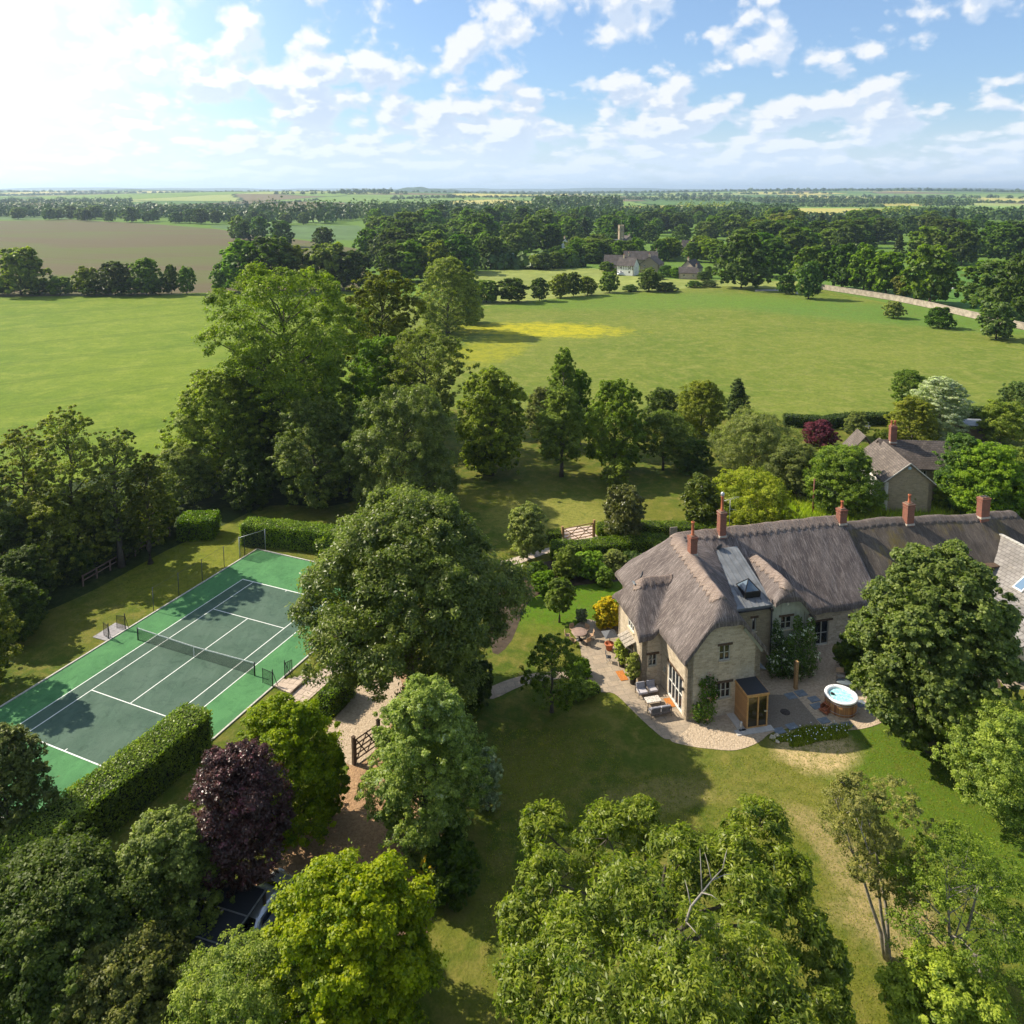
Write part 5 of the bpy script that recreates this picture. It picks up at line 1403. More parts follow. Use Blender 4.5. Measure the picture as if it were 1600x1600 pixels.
fc = thing('folding_chair', 'dark grey folding chair beside potted plants under the canopy', 'chair', at(-3.0, 8.15), HANG + R(70))
b = MB(); b.box((0, 0, .46), (.42, .40, .03)); b.build('seat', M_darkgrey, fc); b = MB(); b.box((0, .24, .75), (.40, .03, .36), rx=R(-12)); b.build('backrest', M_darkgrey, fc)
for sx in (-.19, .19):
    b = MB(); b.tube([(sx, -.2, 0), (sx, .26, .9)], .014, 6); b.tube([(sx, .22, 0), (sx, -.18, .46)], .014, 6); b.build('leg', M_metal, fc)
ov = thing('oval_table', 'dark oval wire garden table behind the hot tub', 'table', at(13.75, .35), HANG - R(25))
b = MB(); b.lathe([(0, .73), (.60, .73), (.62, .70), (.58, .68), (0, .68)], 28); o_ = b.build('tabletop', plain('grey glass top', (.10, .12, .13), .25, spec=.6), ov); o_.scale = (1.25, .7, 1)
b = MB()
for a_ in (.8, 2.3, 3.9, 5.4): b.tube([(math.cos(a_) * .55, math.sin(a_) * .35, 0), (math.cos(a_) * .35, math.sin(a_) * .2, .7)], .02, 6)
b.build('leg', M_black, ov)
wc = thing('wooden_chair', 'pale slatted wooden chair behind the dark oval table', 'chair', at(14.1, 1.5), HANG - R(20))
b = MB()
for i in range(4): b.box((0, -.18 + i * .11, .45), (.55, .09, .03))
b.build('seat', M_oakgrey, wc)
b = MB()
for i in range(3): b.box((0, .25 + i * .03, .62 + i * .13), (.6, .03, .10))
b.build('backrest', plain('pale chair slats', (.45, .33, .22), .8), wc)
for sx in (-.24, .24):
    for sy in (-.18, .22): b = MB(); b.bar((sx, sy, 0), (sx, sy, .44), .045); b.build('leg', M_oakgrey, wc)
bw = MB(); bw.bar(at(12.9, 3.3, .45), at(14.0, 3.1, .45), .02)
# barn yard table
bt_ = thing('barn_table', 'dark round table on the paving by the barn porch', 'table', G(1581, 1062))
b = MB(); b.lathe([(0, .74), (.6, .74), (.6, .70), (0, .70)], 24); b.build('tabletop', M_oakdk, bt_); b = MB(); b.lathe([(.3, 0), (.06, .1), (.05, .7)], 10); b.build('pedestal', M_black, bt_)

# birdhouse / notice on legs behind the house ridge
bd = thing('garden_board', 'small pale slatted board on posts beyond the hedge left of thatch', 'board', G(1052, 845), R(10))
b = MB(); b.box((0, 0, 1.2), (.85, .08, .8)); b.build('board', M_oakgrey, bd)
for sx in (-.35, .35): b = MB(); b.box((sx, 0, .5), (.08, .08, 1.0)); b.build('leg', M_oakgrey, bd)
bd2 = thing('garden_bench', 'small grey bench on the far lawn before the meadow hedge', 'bench', G(1352, 670), R(10))
b = MB(); b.box((0, 0, .45), (1.6, .5, .06)); b.build('seat', M_metal, bd2); b = MB(); b.box((0, .25, .75), (1.6, .05, .45)); b.build('backrest', M_metal, bd2)
for sx in (-.7, .7): b = MB(); b.box((sx, 0, .22), (.06, .45, .44)); b.build('leg', M_metal, bd2)
mk = thing('white_marker', 'small white post on the meadow edge at the end of the stone wall', 'post', G(1245, 459))
b = MB(); b.box((0, 0, .8), (.9, .5, 1.6)); b.box((0, 0, 1.75), (1.1, .6, .3)); b.build('post', M_white, mk)

# swing seat behind the chestnut
sw = thing('garden_statue', 'tall thin black garden ornament partly behind the chestnut leaves', 'garden ornament', G(924, 1312))
b = MB(); b.tube([(0, 0, 0), (.02, 0, .5), (-.06, 0, 1.0), (-.12, 0, 1.5), (-.14, 0, 1.75)], [.20, .17, .20, .15, .13], 10); b.tube([(-.14, 0, 1.72), (-.14, 0, 1.85), (-.12, 0, 2.0)], [.08, .14, .07], 10); b.build('figure', M_black, sw)
b = MB(); b.tube([(-.1, 0, 1.4), (.25, -.1, 1.25), (.45, -.15, 1.35)], [.07, .05, .04], 8); b.tube([(.5, .1, 0), (.5, .1, .8)], .06, 6); b.build('arm', M_black, sw)
sw.name = 'garden_statue'

# cars and carport
def car(name, label, loc, rz, paint, group=None):
    c_ = thing(name, label, 'car', loc, rz, group)
    prof = [(-2.15, .35), (-2.2, .62), (-2.05, .90), (-1.75, .98), (-1.3, 1.38), (-.7, 1.48), (.2, 1.46), (.55, 1.36), (1.15, .98), (1.75, .88), (2.1, .72), (2.2, .5), (2.12, .30)]
    V = []; F = []; n = len(prof); st_ = [(-.86, .80), (-.88, 1.0), (0, 1.03), (.88, 1.0), (.86, .80)]
    ys = [-.90, -.78, -.35, .35, .78, .90]
    for j, y_ in enumerate(ys):
        for (x_, z_) in prof:
            zz_ = z_; yy = y_
            if z_ > 1.0: yy = y_ * (1 - .22 * (z_ - .95) / .5)
            if abs(y_) > .85: zz_ = min(z_, .80 + (z_ - .8) * .55) if z_ > .8 else z_; x_ = x_ * .985
            if abs(y_) < .5: x_ = x_ * 1.02
            V.append((x_, yy, zz_))
    for j in range(len(ys) - 1):
        for i in range(n - 1): F.append((j * n + i, (j + 1) * n + i, (j + 1) * n + i + 1, j * n + i + 1))
        F.append((j * n + n - 1, (j + 1) * n + n - 1, (j + 1) * n, j * n))
    F.append(tuple(range(n))); F.append(tuple(reversed(range((len(ys) - 1) * n, len(ys) * n))))
    b = MB(); b.add(V, F, 0, True); b.build('body', paint, c_)
    b = MB()
    b.add([(.60, -.60, 1.36), (.60, .60, 1.36), (1.14, .68, 1.0), (1.14, -.68, 1.0)], [(0, 3, 2, 1)]); b.V = [(x_ * 1.012, y_, z_ + .02) for x_, y_, z_ in b.V]; b.build('windscreen', M_glass, c_); b = MB(); b.add([(-1.32, -.58, 1.38), (-1.32, .58, 1.38), (-1.74, .66, 1.02), (-1.74, -.66, 1.02)], [(0, 1, 2, 3)])
    b.V = [(x_ * 1.012, y_, z_ + .02) for x_, y_, z_ in b.V]
    b.build('rear_window', M_glass, c_)
    for sg in (-1, 1):
        b = MB(); b.add([(-1.2, sg * .80, 1.02), (1.0, sg * .80, 1.0), (.5, sg * .74, 1.32), (-1.05, sg * .74, 1.34)], [(0, 1, 2, 3) if sg < 0 else (3, 2, 1, 0)])
        b.V = [(x_, y_ * 1.07, z_) for x_, y_, z_ in b.V]; b.build('side_window', M_glass, c_)
    for sx in (-1.35, 1.35):
        for sg in (-1, 1):
            b = MB(); b.tube([(sx, sg * .72, .33), (sx, sg * .92, .33)], .33, 18); wo_ = b.build('wheel', M_black, c_)
            b = MB(); b.tube([(sx, sg * .90, .33), (sx, sg * .935, .33)], .2, 12); b.build('rim', M_metal, wo_)
    for sg in (-1, 1):
        b = MB(); b.box((2.12, sg * .62, .66), (.16, .34, .14)); b.build('headlight', M_acrylic, c_)
    return c_
P_silver = plain('silver car paint', (.55, .56, .60), .22, metal=.6, var=.03, spec=.6); P_blue = plain('blue car paint', (.02, .12, .38), .2, var=.03, spec=.6); P_white = plain('white car paint', (.75, .76, .78), .2, var=.03, spec=.6)
c1_ = car('parked_car', 'silver car under the purple leaved tree beside the dark roofed carport', G(414, 1418, .6) + Vector((0, 0, -.6)), R(68), P_silver, 'cars on the gravel drive')
car('parked_car', 'blue car half hidden behind the yellow green maple', G(492, 1400, .6) + Vector((0, 0, -.6)), R(72), P_blue, 'cars on the gravel drive')
car('parked_car', 'white car nearly hidden under the yellow green maple', G(490, 1490, .6) + Vector((0, 0, -.6)), R(62), P_white, 'cars on the gravel drive')
car('parked_car', 'white car by the garden wall of the village farmhouse', G(971, 430), R(20), P_white)
dup_tree(c1_, G(943, 417), R(10), label='silver car beside the field hedge left of the long farmhouse')
cpx = thing('carport', 'low black felt roofed carport in the shade beside the silver car', 'carport', G(318, 1502), R(-17))
b = MB(); b.box((0, 0, 2.25), (4.2, 5.0, .14)); b.build('roof', M_roofing, cpx)
b = MB()
for y_ in (-2.45, -.8, .85, 2.45): b.bar((-2.1, y_, 2.34), (2.1, y_, 2.34), .05, .05)
b.bar((2.1, -2.5, 2.34), (2.1, 2.5, 2.34), .06); b.build('batten', M_metal, cpx)
for sx in (-2.0, 2.0):
    for sy in (-2.4, 2.4): b = MB(); b.box((sx, sy, 1.09), (.14, .14, 2.18)); b.build('post', M_oakdk, cpx)
# ------------------------------------------------------------------ vegetation
def nrm_(v): return v / np.maximum(np.linalg.norm(v, axis=-1, keepdims=True), 1e-9)

def leaf_quads(P, N, size, rng, aspect=0.5, droop=0.0):
    n = len(P)
    N = nrm_(N)
    r = rng.normal(size=(n, 3)); r[:, 2] -= droop
    T = nrm_(r - (r * N).sum(1, keepdims=True) * N); B = np.cross(N, T)
    s = (size * rng.uniform(0.65, 1.35, n))[:, None]
    V = np.empty((n, 4, 3))
    V[:, 0] = P - T * s * .5; V[:, 1] = P + B * s * aspect * .5 + N * s * .10; V[:, 2] = P + T * s * .5 - N * s * .06; V[:, 3] = P - B * s * aspect * .5 + N * s * .10
    return V.reshape(-1, 3), np.arange(4 * n).reshape(n, 4)

def envelope(shape, t):
    t = np.clip(t, 0, 1)
    if shape == 'round': return np.sqrt(np.maximum(1 - (2 * t - 1) ** 2, 0)) ** .9
    if shape == 'dome': return np.sqrt(np.maximum(1 - np.clip((t - .30) / .70, 0, 1) ** 2, 0)) * np.where(t < .30, .62 + .38 * t / .30, 1)
    if shape == 'egg': return np.sqrt(np.maximum(1 - (np.clip((t - .38) / .62, -1, 1)) ** 2, 0)) * np.where(t < .38, .75 + .25 * t / .38, 1)
    if shape == 'cone': return np.maximum(1.02 - t, 0.03) ** .80 * np.where(t < .12, .75 + 2 * t, 1)
    if shape == 'column': return np.minimum(1, (t * 6 + .35)) * np.sqrt(np.maximum(1 - np.clip((t - .45) / .55, 0, 1) ** 2, 0.02))
    if shape == 'vase': return (.45 + .55 * np.clip(t / .6, 0, 1)) * np.sqrt(np.maximum(1 - np.clip((t - .6) / .4, 0, 1) ** 2, .02))
    return np.ones_like(t)

def make_crown(seed, Hc, Rc, z0, shape='round', lobes=14, lobe_r=.36, clumps=26, leaves=40, leaf=.25, aspect=.5, droop=0.0, spread=.5, gap=0.0, flat=.75, inner=.08, tips=False, sx=1.0, clr=.25, depth=.82, fill=.5, blobs=None, off=None):
    """foliage: lobes on the crown's envelope, clumps on the lobes, leaves on the clumps"""
    rng = np.random.default_rng(seed)
    tt = (np.arange(lobes) + rng.uniform(.2, .8, lobes)) / lobes
    tt = .06 + .88 * tt
    ang = np.arange(lobes) * 2.39996 + rng.uniform(-.5, .5, lobes) + seed
    env = envelope(shape, tt)
    rl = Rc * lobe_r * (.35 + .65 * env) * rng.uniform(.65, 1.4, lobes)
    rad = np.maximum(env * Rc * rng.uniform(.80, 1.12, lobes) * depth + .0 - rl * .3, 0)
    Lc = np.stack([np.cos(ang) * rad * sx, np.sin(ang) * rad, z0 + tt * Hc], 1)
    # a core lobe or two so that the crown is not hollow
    top = np.array([[0, 0, z0 + Hc * .80], [0.1 * Rc, 0, z0 + Hc * .5]])
    if shape in ('cone', 'column'): topr = np.array([Rc * .25, Rc * .45])
    else: topr = np.array([Rc * .42, Rc * .5])
    Lc = np.concatenate([Lc, top]); rl = np.concatenate([rl, topr]); nl = len(Lc)
    if blobs is not None:
        Bq = np.array(blobs, float); Lc = Bq[:, :3]; rl = Bq[:, 3]; nl = len(Lc); fill = 0; inner = 0
    if off: Lc = Lc + np.array([off[0], off[1], 0]) * np.clip(Lc[:, 2:] / (z0 + Hc), 0, 1)
    # clumps
    cd = nrm_(rng.normal(size=(nl, clumps, 3)) + nrm_(Lc - np.array([0, 0, z0 + Hc * .35]))[:, None, :] * .55 + np.array([0, 0, .30]))
    cp_ = Lc[:, None, :] + cd * rl[:, None, None] * rng.uniform(.70, 1.12, (nl, clumps, 1)) * np.array([1, 1, .9])
    cr = rl[:, None] * rng.uniform(clr * .75, clr * 1.35, (nl, clumps))
    cp_ = cp_.reshape(-1, 3); cdir = cd.reshape(-1, 3); cr = cr.reshape(-1)
    keep = cp_[:, 2] > z0 - .15 * Hc * (1 if shape == 'dome' else .3)
    if gap: keep &= rng.uniform(size=len(cp_)) > gap
    cp_, cdir, cr = cp_[keep], cdir[keep], cr[keep]
    if fill:
        nf = int(len(cp_) * fill); tf = rng.uniform(.03, .985, nf); af = rng.uniform(0, 6.283, nf)
        rf = envelope(shape, tf) * Rc * rng.uniform(.66, 1.04, nf) * (1 + .15 * np.sin(af * 2 + tf * 7 + seed) + .13 * np.sin(af * 5 - tf * 13 + seed * 2) + .08 * np.sin(af * 11 + tf * 23))
        q = np.stack([np.cos(af) * rf * sx, np.sin(af) * rf, z0 + tf * Hc], 1); dq = nrm_(q - np.array([0, 0, z0 + Hc * .4]))
        cp_ = np.concatenate([cp_, q]); cdir = np.concatenate([cdir, dq]); cr = np.concatenate([cr, rng.uniform(.7, 1.3, nf) * np.median(cr) * .85])
    nc = len(cp_)
    ct_ = rng.normal(size=nc) * .17
    ld = nrm_(rng.normal(size=(nc, leaves, 3)) + cdir[:, None, :] * .6)
    P = cp_[:, None, :] + ld * cr[:, None, None] * (rng.uniform(.25, 1.1, (nc, leaves, 1)) ** .6) * np.where(rng.uniform(size=(nc, leaves, 1)) < .14, rng.uniform(1.1, 1.9, (nc, leaves, 1)), 1.0) * np.array([1.1, 1.1, flat])
    if droop: P[..., 2] -= droop * cr[:, None] * rng.uniform(0, 1.2, (nc, leaves))
    N = ld * .55 + np.array([0, 0, .70]) + rng.normal(size=ld.shape) * spread + cdir[:, None, :] * .3
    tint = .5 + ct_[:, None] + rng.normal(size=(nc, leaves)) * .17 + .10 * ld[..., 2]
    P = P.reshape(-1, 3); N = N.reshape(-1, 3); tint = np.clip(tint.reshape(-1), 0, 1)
    if inner:
        k = int(len(P) * inner)
        t_ = rng.uniform(.08, .9, k); a_ = rng.uniform(0, 6.283, k); r_ = envelope(shape, t_) * Rc * .72 * np.sqrt(rng.uniform(0, 1, k))
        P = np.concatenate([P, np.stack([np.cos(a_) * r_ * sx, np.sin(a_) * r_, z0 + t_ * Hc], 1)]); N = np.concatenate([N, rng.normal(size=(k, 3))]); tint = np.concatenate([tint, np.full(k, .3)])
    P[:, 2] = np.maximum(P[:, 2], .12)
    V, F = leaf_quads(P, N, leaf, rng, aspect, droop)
    return V, F, tint, Lc, rl, cp_

def make_trunk(seed, Hc, z0, Lc, r0, bark, cp_=None, twigs=0, off=(0, 0), stems=1, wob=.04):
    rg = random.Random(seed); b = MB()
    top = z0 + Hc * .72
    for s in range(stems):
        a0 = 6.28 * s / stems + rg.uniform(0, 1); sp = 0 if stems == 1 else Hc * .16
        pts = []; n = 7
        for i in range(n):
            t_ = i / (n - 1)
            pts.append((off[0] * t_ ** 1.3 + math.cos(a0) * sp * t_ ** .8 + rg.uniform(-1, 1) * wob * Hc * t_ * (1 - t_ * .4), off[1] * t_ ** 1.3 + math.sin(a0) * sp * t_ ** .8 + rg.uniform(-1, 1) * wob * Hc * t_ * (1 - t_ * .4), top * t_))
        pts[0] = (0, 0, -0.05) if stems == 1 else (math.cos(a0) * r0 * .8, math.sin(a0) * r0 * .8, -.05)
        rr = [r0 * (1.25 if i == 0 else (1 - .86 * i / (n - 1))) for i in range(n)]
        b.tube(pts, rr, 8)
        if s == 0: main = pts
        for k, L in enumerate(Lc):
            if stems > 1 and k % stems != s: continue
            zt = max(z0 * .55, min(top * .92, L[2] - .30 * abs(L[0]) - .35 * abs(L[1]) - .06 * Hc)); f = zt / top * (n - 1); i0 = min(int(f), n - 2); fr_ = f - i0
            p0 = Vector(pts[i0]).lerp(Vector(pts[i0 + 1]), fr_); p1 = Vector(L)
            mid = p0.lerp(p1, .5) + Vector((rg.uniform(-.1, .1), rg.uniform(-.1, .1), .04)) * (p1 - p0).length
            rb = max(.02, r0 * .38 * (1 - .6 * i0 / n))
            b.tube([p0, mid, p1], [rb, rb * .65, rb * .25], 5, cap=False)
            if twigs and cp_ is not None:
                dd = np.linalg.norm(cp_ - L, axis=1); idx = np.argsort(dd)[:twigs]
                for q in idx: b.tube([p1, Vector(cp_[q])], [rb * .28, .008], 3, cap=False)
    return b

PROTO = {}
def crown_mesh(key, mat, **kw):
    V, F, tint, Lc, rl, cp_ = make_crown(**kw)
    return mesh_np('crown_' + key, V, F, mat, attrs={'tint': tint}), Lc, cp_

L_mid = leaf_mat('mid green leaves', (0.042, 0.085, 0.012), (0.115, 0.185, 0.026))
L_dark = leaf_mat('dark green leaves', (0.024, 0.046, 0.011), (0.068, 0.104, 0.020))
L_blue = leaf_mat('blue green leaves', (0.032, 0.070, 0.030), (0.095, 0.150, 0.060))
L_lime = leaf_mat('lime green leaves', (0.075, 0.125, 0.010), (0.270, 0.330, 0.022), raw=True)
L_yel = leaf_mat('yellow green leaves', (0.120, 0.150, 0.012), (0.400, 0.400, 0.050), raw=True)
L_grey = leaf_mat('grey green leaves', (0.060, 0.088, 0.032), (0.180, 0.220, 0.085))
L_olive = leaf_mat('olive green leaves', (0.052, 0.075, 0.012), (0.150, 0.175, 0.028))
L_purple = leaf_mat('purple leaves', (0.020, 0.010, 0.009), (0.085, 0.030, 0.026), trans=.22, spec=.7, rough=.35, tip=(0.16, 0.05, 0.07), raw=True)
L_red = leaf_mat('crimson leaves', (0.07, 0.008, 0.014), (0.20, 0.018, 0.035), trans=.25, raw=True)
L_gold = leaf_mat('golden leaves', (0.30, 0.30, 0.010), (0.80, 0.56, 0.015), tip=(0.85, 0.50, 0.02), raw=True)
L_white = leaf_mat('white blossom among leaves', (0.10, 0.15, 0.05), (0.42, 0.45, 0.28), tip=(0.80, 0.80, 0.64), raw=True)
L_rose = leaf_mat('climber leaves', (0.022, 0.060, 0.008), (0.075, 0.150, 0.015), tip=(0.09, .2, .03))
L_blossom = leaf_mat('cream rose petals', (0.30, 0.34, 0.22), (0.62, 0.63, 0.52), trans=.2, raw=True)
L_pink = leaf_mat('pink petals', (0.50, 0.22, 0.25), (0.75, 0.5, 0.5), trans=.2, raw=True)
L_chest = leaf_mat('chestnut leaves', (0.048, 0.080, 0.012), (0.155, 0.190, 0.045), spec=.5, rough=.42, tip=(0.30, 0.33, 0.07))
L_hedge = leaf_mat('clipped hedge leaves', (0.040, 0.080, 0.012), (0.130, 0.190, 0.026), spec=.5, rough=.4)
L_con = leaf_mat('dark conifer sprays', (0.014, 0.032, 0.012), (0.052, 0.085, 0.022), trans=.15)
L_grasst = leaf_mat('long grass blades', (0.09, 0.15, 0.015), (0.26, 0.33, 0.05))

def tree(label, cx, base, top, wpx, mat, shape='round', name='tree', cat='tree', z0f=.16, seed=1, bark=None, r0=None, group=None, twigs=0, stems=1, g=None, Hh=None, Rr=None, dscale=1.0, tilt=None, wob=.04, **kw):
    """unique tree: base point, top and crown width as measured on the photograph"""
    g = g or G(cx, base)
    dist = math.hypot(g[0], g[1])
    depth = g[1] * math.cos(CAM_P) + CAM_H * math.sin(CAM_P)
    rad = Rr or (wpx / 2) * depth / CAM_F
    # the visible top is the far shoulder of the crown: solve height with the crown's own depth
    hh = Hh or height_at((g[0], g[1] + rad * .25), top)
    z0 = hh * z0f
    kw.setdefault('leaf', .22); kw.setdefault('lobes', 16)
    V, F, tint, Lc, rl, cp_ = make_crown(seed, hh - z0 - .03 * hh, rad * .92, z0, shape, **kw)
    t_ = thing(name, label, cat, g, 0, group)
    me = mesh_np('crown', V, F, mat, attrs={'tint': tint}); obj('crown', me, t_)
    make_trunk(seed, hh - z0, z0, Lc, r0 or max(.08, hh * .022), bark, cp_, twigs, off=kw.get('off') or (0, 0), stems=stems, wob=wob).build('trunk', bark or M_bark, t_)
    return t_

# ---- nearest trees
CHB = []; prng0 = random.Random(4)
for (bx, by, bz, br) in ((852, 1292, 7.6, 1.35), (868, 1368, 7.4, 1.7), (830, 1440, 6.6, 1.5), (950, 1300, 8.0, 1.6), (1005, 1275, 8.0, 1.3), (1062, 1345, 8.2, 1.7), (1185, 1305, 7.6, 1.45), (1140, 1345, 7.9, 1.4), (1222, 1375, 7.2, 1.4), (1160, 1400, 8.0, 1.8), (1245, 1450, 6.4, 1.4),
                         (985, 1400, 9.2, 1.9), (905, 1470, 8.4, 1.9), (1060, 1470, 9.6, 2.1), (1175, 1510, 8.4, 1.9), (1285, 1510, 5.4, 1.1), (835, 1550, 6.8, 1.6), (950, 1560, 8.8, 2.0), (1080, 1590, 9.6, 2.0), (1210, 1600, 7.6, 1.8), (880, 1640, 7.0, 1.8), (1010, 1680, 8.6, 2.2), (1130, 1690, 8.4, 2.0), (1290, 1580, 5.2, 1.0)):
    q_ = G(bx, by, bz); CHB.append((q_.x - 6.8, q_.y - 31.5, bz + prng0.uniform(-.5, .5), br * .84))
T = tree
T('huge spreading horse chestnut with bare grey branch filling the bottom centre', 1035, 1700, 1222, 560, L_chest, 'dome', 'chestnut_tree', g=Vector((6.8, 31.5, 0)), Hh=11.0, Rr=8.0, z0f=.22, seed=11, blobs=CHB, clumps=76, leaves=58, leaf=.23, aspect=.32, droop=.6, spread=.6, clr=.21, twigs=8, r0=.42, bark=M_bark)
T('slender multi stemmed birch with sparse pale crown beside bare lawn', 1352, 1498, 1178, 150, leaf_mat('sparse birch leaves', (0.09, 0.115, 0.03), (0.21, 0.23, 0.07), trans=.4), 'egg', 'birch_tree', g=G(1387, 1498), seed=5, z0f=.42, lobes=16, lobe_r=.36, clumps=34, leaves=40, leaf=.11, gap=.15, twigs=14, inner=0, bark=M_bark_pale, r0=.11, stems=3, wob=.03, Hh=10.0, Rr=1.95, off=(-2.0, .4))
T('sparse open thorn tree with tangled twigs near the right bottom corner', 1490, 1560, 1290, 240, leaf_mat('sparse thorn leaves', (0.045, 0.085, 0.012), (0.13, 0.19, 0.03)), 'dome', 'thorn_tree', seed=8, z0f=.30, lobes=20, lobe_r=.28, clumps=30, leaves=40, leaf=.13, gap=.35, twigs=14, inner=.0, bark=M_bark_pale, r0=.14, stems=2)
T('low lime green bush at the very bottom beside the chestnut', 1470, 1660, 1490, 180, leaf_mat('bright bush leaves', (0.07, 0.13, 0.008), (0.20, 0.27, 0.02)), 'round', 'bush', 'bush', seed=9, z0f=.05, lobes=12, clumps=34, leaves=60, leaf=.16)
T('round grey green tree with visible short trunk at the right edge', 1562, 1282, 1088, 168, leaf_mat('pear leaves', (0.065, 0.105, 0.028), (0.17, 0.225, 0.062), spec=.5), 'round', 'garden_tree', seed=12, z0f=.15, lobes=24, lobe_r=.30, clumps=44, leaves=60, leaf=.12, twigs=0)
T('great round sycamore standing before the thatched cottage', 1456, 1172, 838, 240, leaf_mat('sycamore leaves', (0.040, 0.078, 0.016), (0.115, 0.165, 0.042), spec=.5), 'egg', 'sycamore_tree', seed=14, z0f=.10, lobes=40, lobe_r=.22, clumps=70, leaves=52, leaf=.20, aspect=.75, clr=.22, depth=.93, r0=.45, inner=.12)
T('yellow green maple with layered branches over the parked cars', 540, 1690, 1308, 290, leaf_mat('maple leaves', (0.080, 0.115, 0.007), (0.172, 0.198, 0.016), spec=.4), 'dome', 'maple_tree', g=Vector((-7.3, 31.0, 0)), Hh=8.9, Rr=3.9, seed=15, z0f=.15, lobes=30, lobe_r=.22, clumps=36, leaves=60, leaf=.15, aspect=.7, clr=.36, flat=.5, depth=.95, twigs=3)
T('pale grey green straggly tree at the bottom left of the maple', 400, 1750, 1450, 270, leaf_mat('grey thorn leaves', (0.065, 0.10, 0.025), (0.19, 0.24, 0.07)), 'dome', 'thorn_tree', g=Vector((-11.3, 29.0, 0)), Hh=6.9, Rr=3.7, seed=16, z0f=.12, lobes=26, lobe_r=.26, clumps=38, leaves=50, leaf=.11, twigs=10, bark=M_bark_pale, gap=.12)
T('dark spreading evergreen oak filling the bottom left corner', 60, 1700, 1290, 340, L_dark, 'dome', 'evergreen_oak', g=Vector((-21.5, 32.0, 0)), Hh=7.9, Rr=5.4, seed=17, z0f=.08, lobes=34, lobe_r=.25, clumps=40, leaves=60, leaf=.16, aspect=.6, inner=.15)
T('dark olive tipped oak in front of the black carport', 225, 1750, 1440, 230, leaf_mat('olive oak leaves', (0.028, 0.052, 0.010), (0.10, 0.12, 0.022)), 'dome', 'evergreen_oak', g=Vector((-17.2, 29.8, 0)), Hh=5.9, Rr=3.6, seed=18, z0f=.08, lobes=26, lobe_r=.26, clumps=38, leaves=60, leaf=.15, aspect=.6, inner=.15)
T('fresh green lilac bush between hedge end and purple tree', 265, 1490, 1255, 175, leaf_mat('lilac leaves', (0.050, 0.095, 0.012), (0.155, 0.220, 0.035), spec=.5), 'egg', 'lilac_bush', 'bush', seed=19, z0f=.05, lobes=24, lobe_r=.28, clumps=42, leaves=60, leaf=.13, aspect=.65)
T('purple leaved plum tree beside the lime green maple', 378, 1425, 1150, 138, L_purple, 'egg', 'purple_tree', seed=20, z0f=.22, lobes=28, lobe_r=.40, clumps=40, leaves=52, leaf=.12, aspect=.6, depth=.95)
T('lime green field maple between the court and the gravel drive', 450, 1310, 1074, 178, leaf_mat('field maple leaves', (0.070, 0.115, 0.008), (0.175, 0.215, 0.018)), 'dome', 'field_maple', seed=21, z0f=.05, lobes=26, lobe_r=.28, clumps=42, leaves=60, leaf=.13, aspect=.7)
T('dark leafed hawthorn filling the gap below the lime field maple', 518, 1275, 1165, 58, L_lime, 'round', 'bush', 'bush', seed=22, z0f=.05, lobes=10, clumps=24, leaves=44, leaf=.18)
T('pale whitebeam with silvery tips right of the drive gate', 668, 1335, 1042, 186, leaf_mat('whitebeam leaves', (0.065, 0.115, 0.022), (0.185, 0.250, 0.065), tip=(.36, .42, .22), spec=.45), 'egg', 'whitebeam_tree', seed=23, z0f=.06, lobes=30, lobe_r=.27, clumps=46, leaves=66, leaf=.13, aspect=.6)
T('low dark shrub at the foot of the whitebeam', 704, 1400, 1300, 90, L_dark, 'round', 'bush', 'bush', seed=24, z0f=.03, lobes=10, clumps=24, leaves=40, leaf=.18)
T('small golden leaved shrub at the corner of the drive', 672, 1385, 1332, 42, L_gold, 'round', 'bush', 'bush', seed=25, z0f=.03, lobes=7, clumps=14, leaves=30, leaf=.16)
T('white flowering shrub at the lawn side of the whitebeam', 762, 1265, 1165, 50, L_white, 'egg', 'bush', 'bush', seed=26, z0f=.03, lobes=9, clumps=18, leaves=40, leaf=.14)
T('dark fringe of foliage at the left edge below the court', 15, 1330, 1120, 120, leaf_mat('cypress sprays', (0.025, 0.048, 0.012), (0.095, 0.13, 0.03), trans=.2), 'egg', 'cypress_tree', seed=27, z0f=.03, lobes=20, clumps=28, leaves=46, leaf=.2, aspect=.4)
T('golden tipped cypress at the left edge above the court corner', -22, 1075, 893, 95, leaf_mat('golden cypress sprays', (0.035, 0.065, 0.008), (0.15, 0.17, 0.02), trans=.2), 'egg', 'cypress_tree', seed=28, z0f=.03, lobes=18, clumps=26, leaves=46, leaf=.2, aspect=.4)
T('massive dark ash tree between tennis court and garden lawn', 642, 1112, 752, 322, leaf_mat('ash leaves', (0.038, 0.068, 0.014), (0.118, 0.160, 0.036), spec=.6, rough=.4), 'dome', 'ash_tree', seed=30, z0f=.24, lobes=42, lobe_r=.22, clumps=42, leaves=66, leaf=.24, aspect=.42, droop=.55, clr=.30, depth=.93, r0=.5, inner=.10, twigs=3)
T('small loose fruit tree on the shaded lawn left of patio', 862, 1112, 985, 108, leaf_mat('apple leaves', (0.045, 0.085, 0.016), (0.135, 0.185, 0.045)), 'dome', 'fruit_tree', seed=31, z0f=.20, lobes=18, lobe_r=.26, clumps=26, leaves=40, leaf=.14, gap=.3, fill=.3, inner=.02, twigs=4)
T('small round fruit tree on the lawn between border and patio table', 874, 972, 900, 46, leaf_mat('small apple leaves', (0.050, 0.095, 0.014), (0.14, 0.20, 0.035)), 'round', 'fruit_tree', seed=32, z0f=.26, lobes=10, clumps=20, leaves=40, leaf=.18)
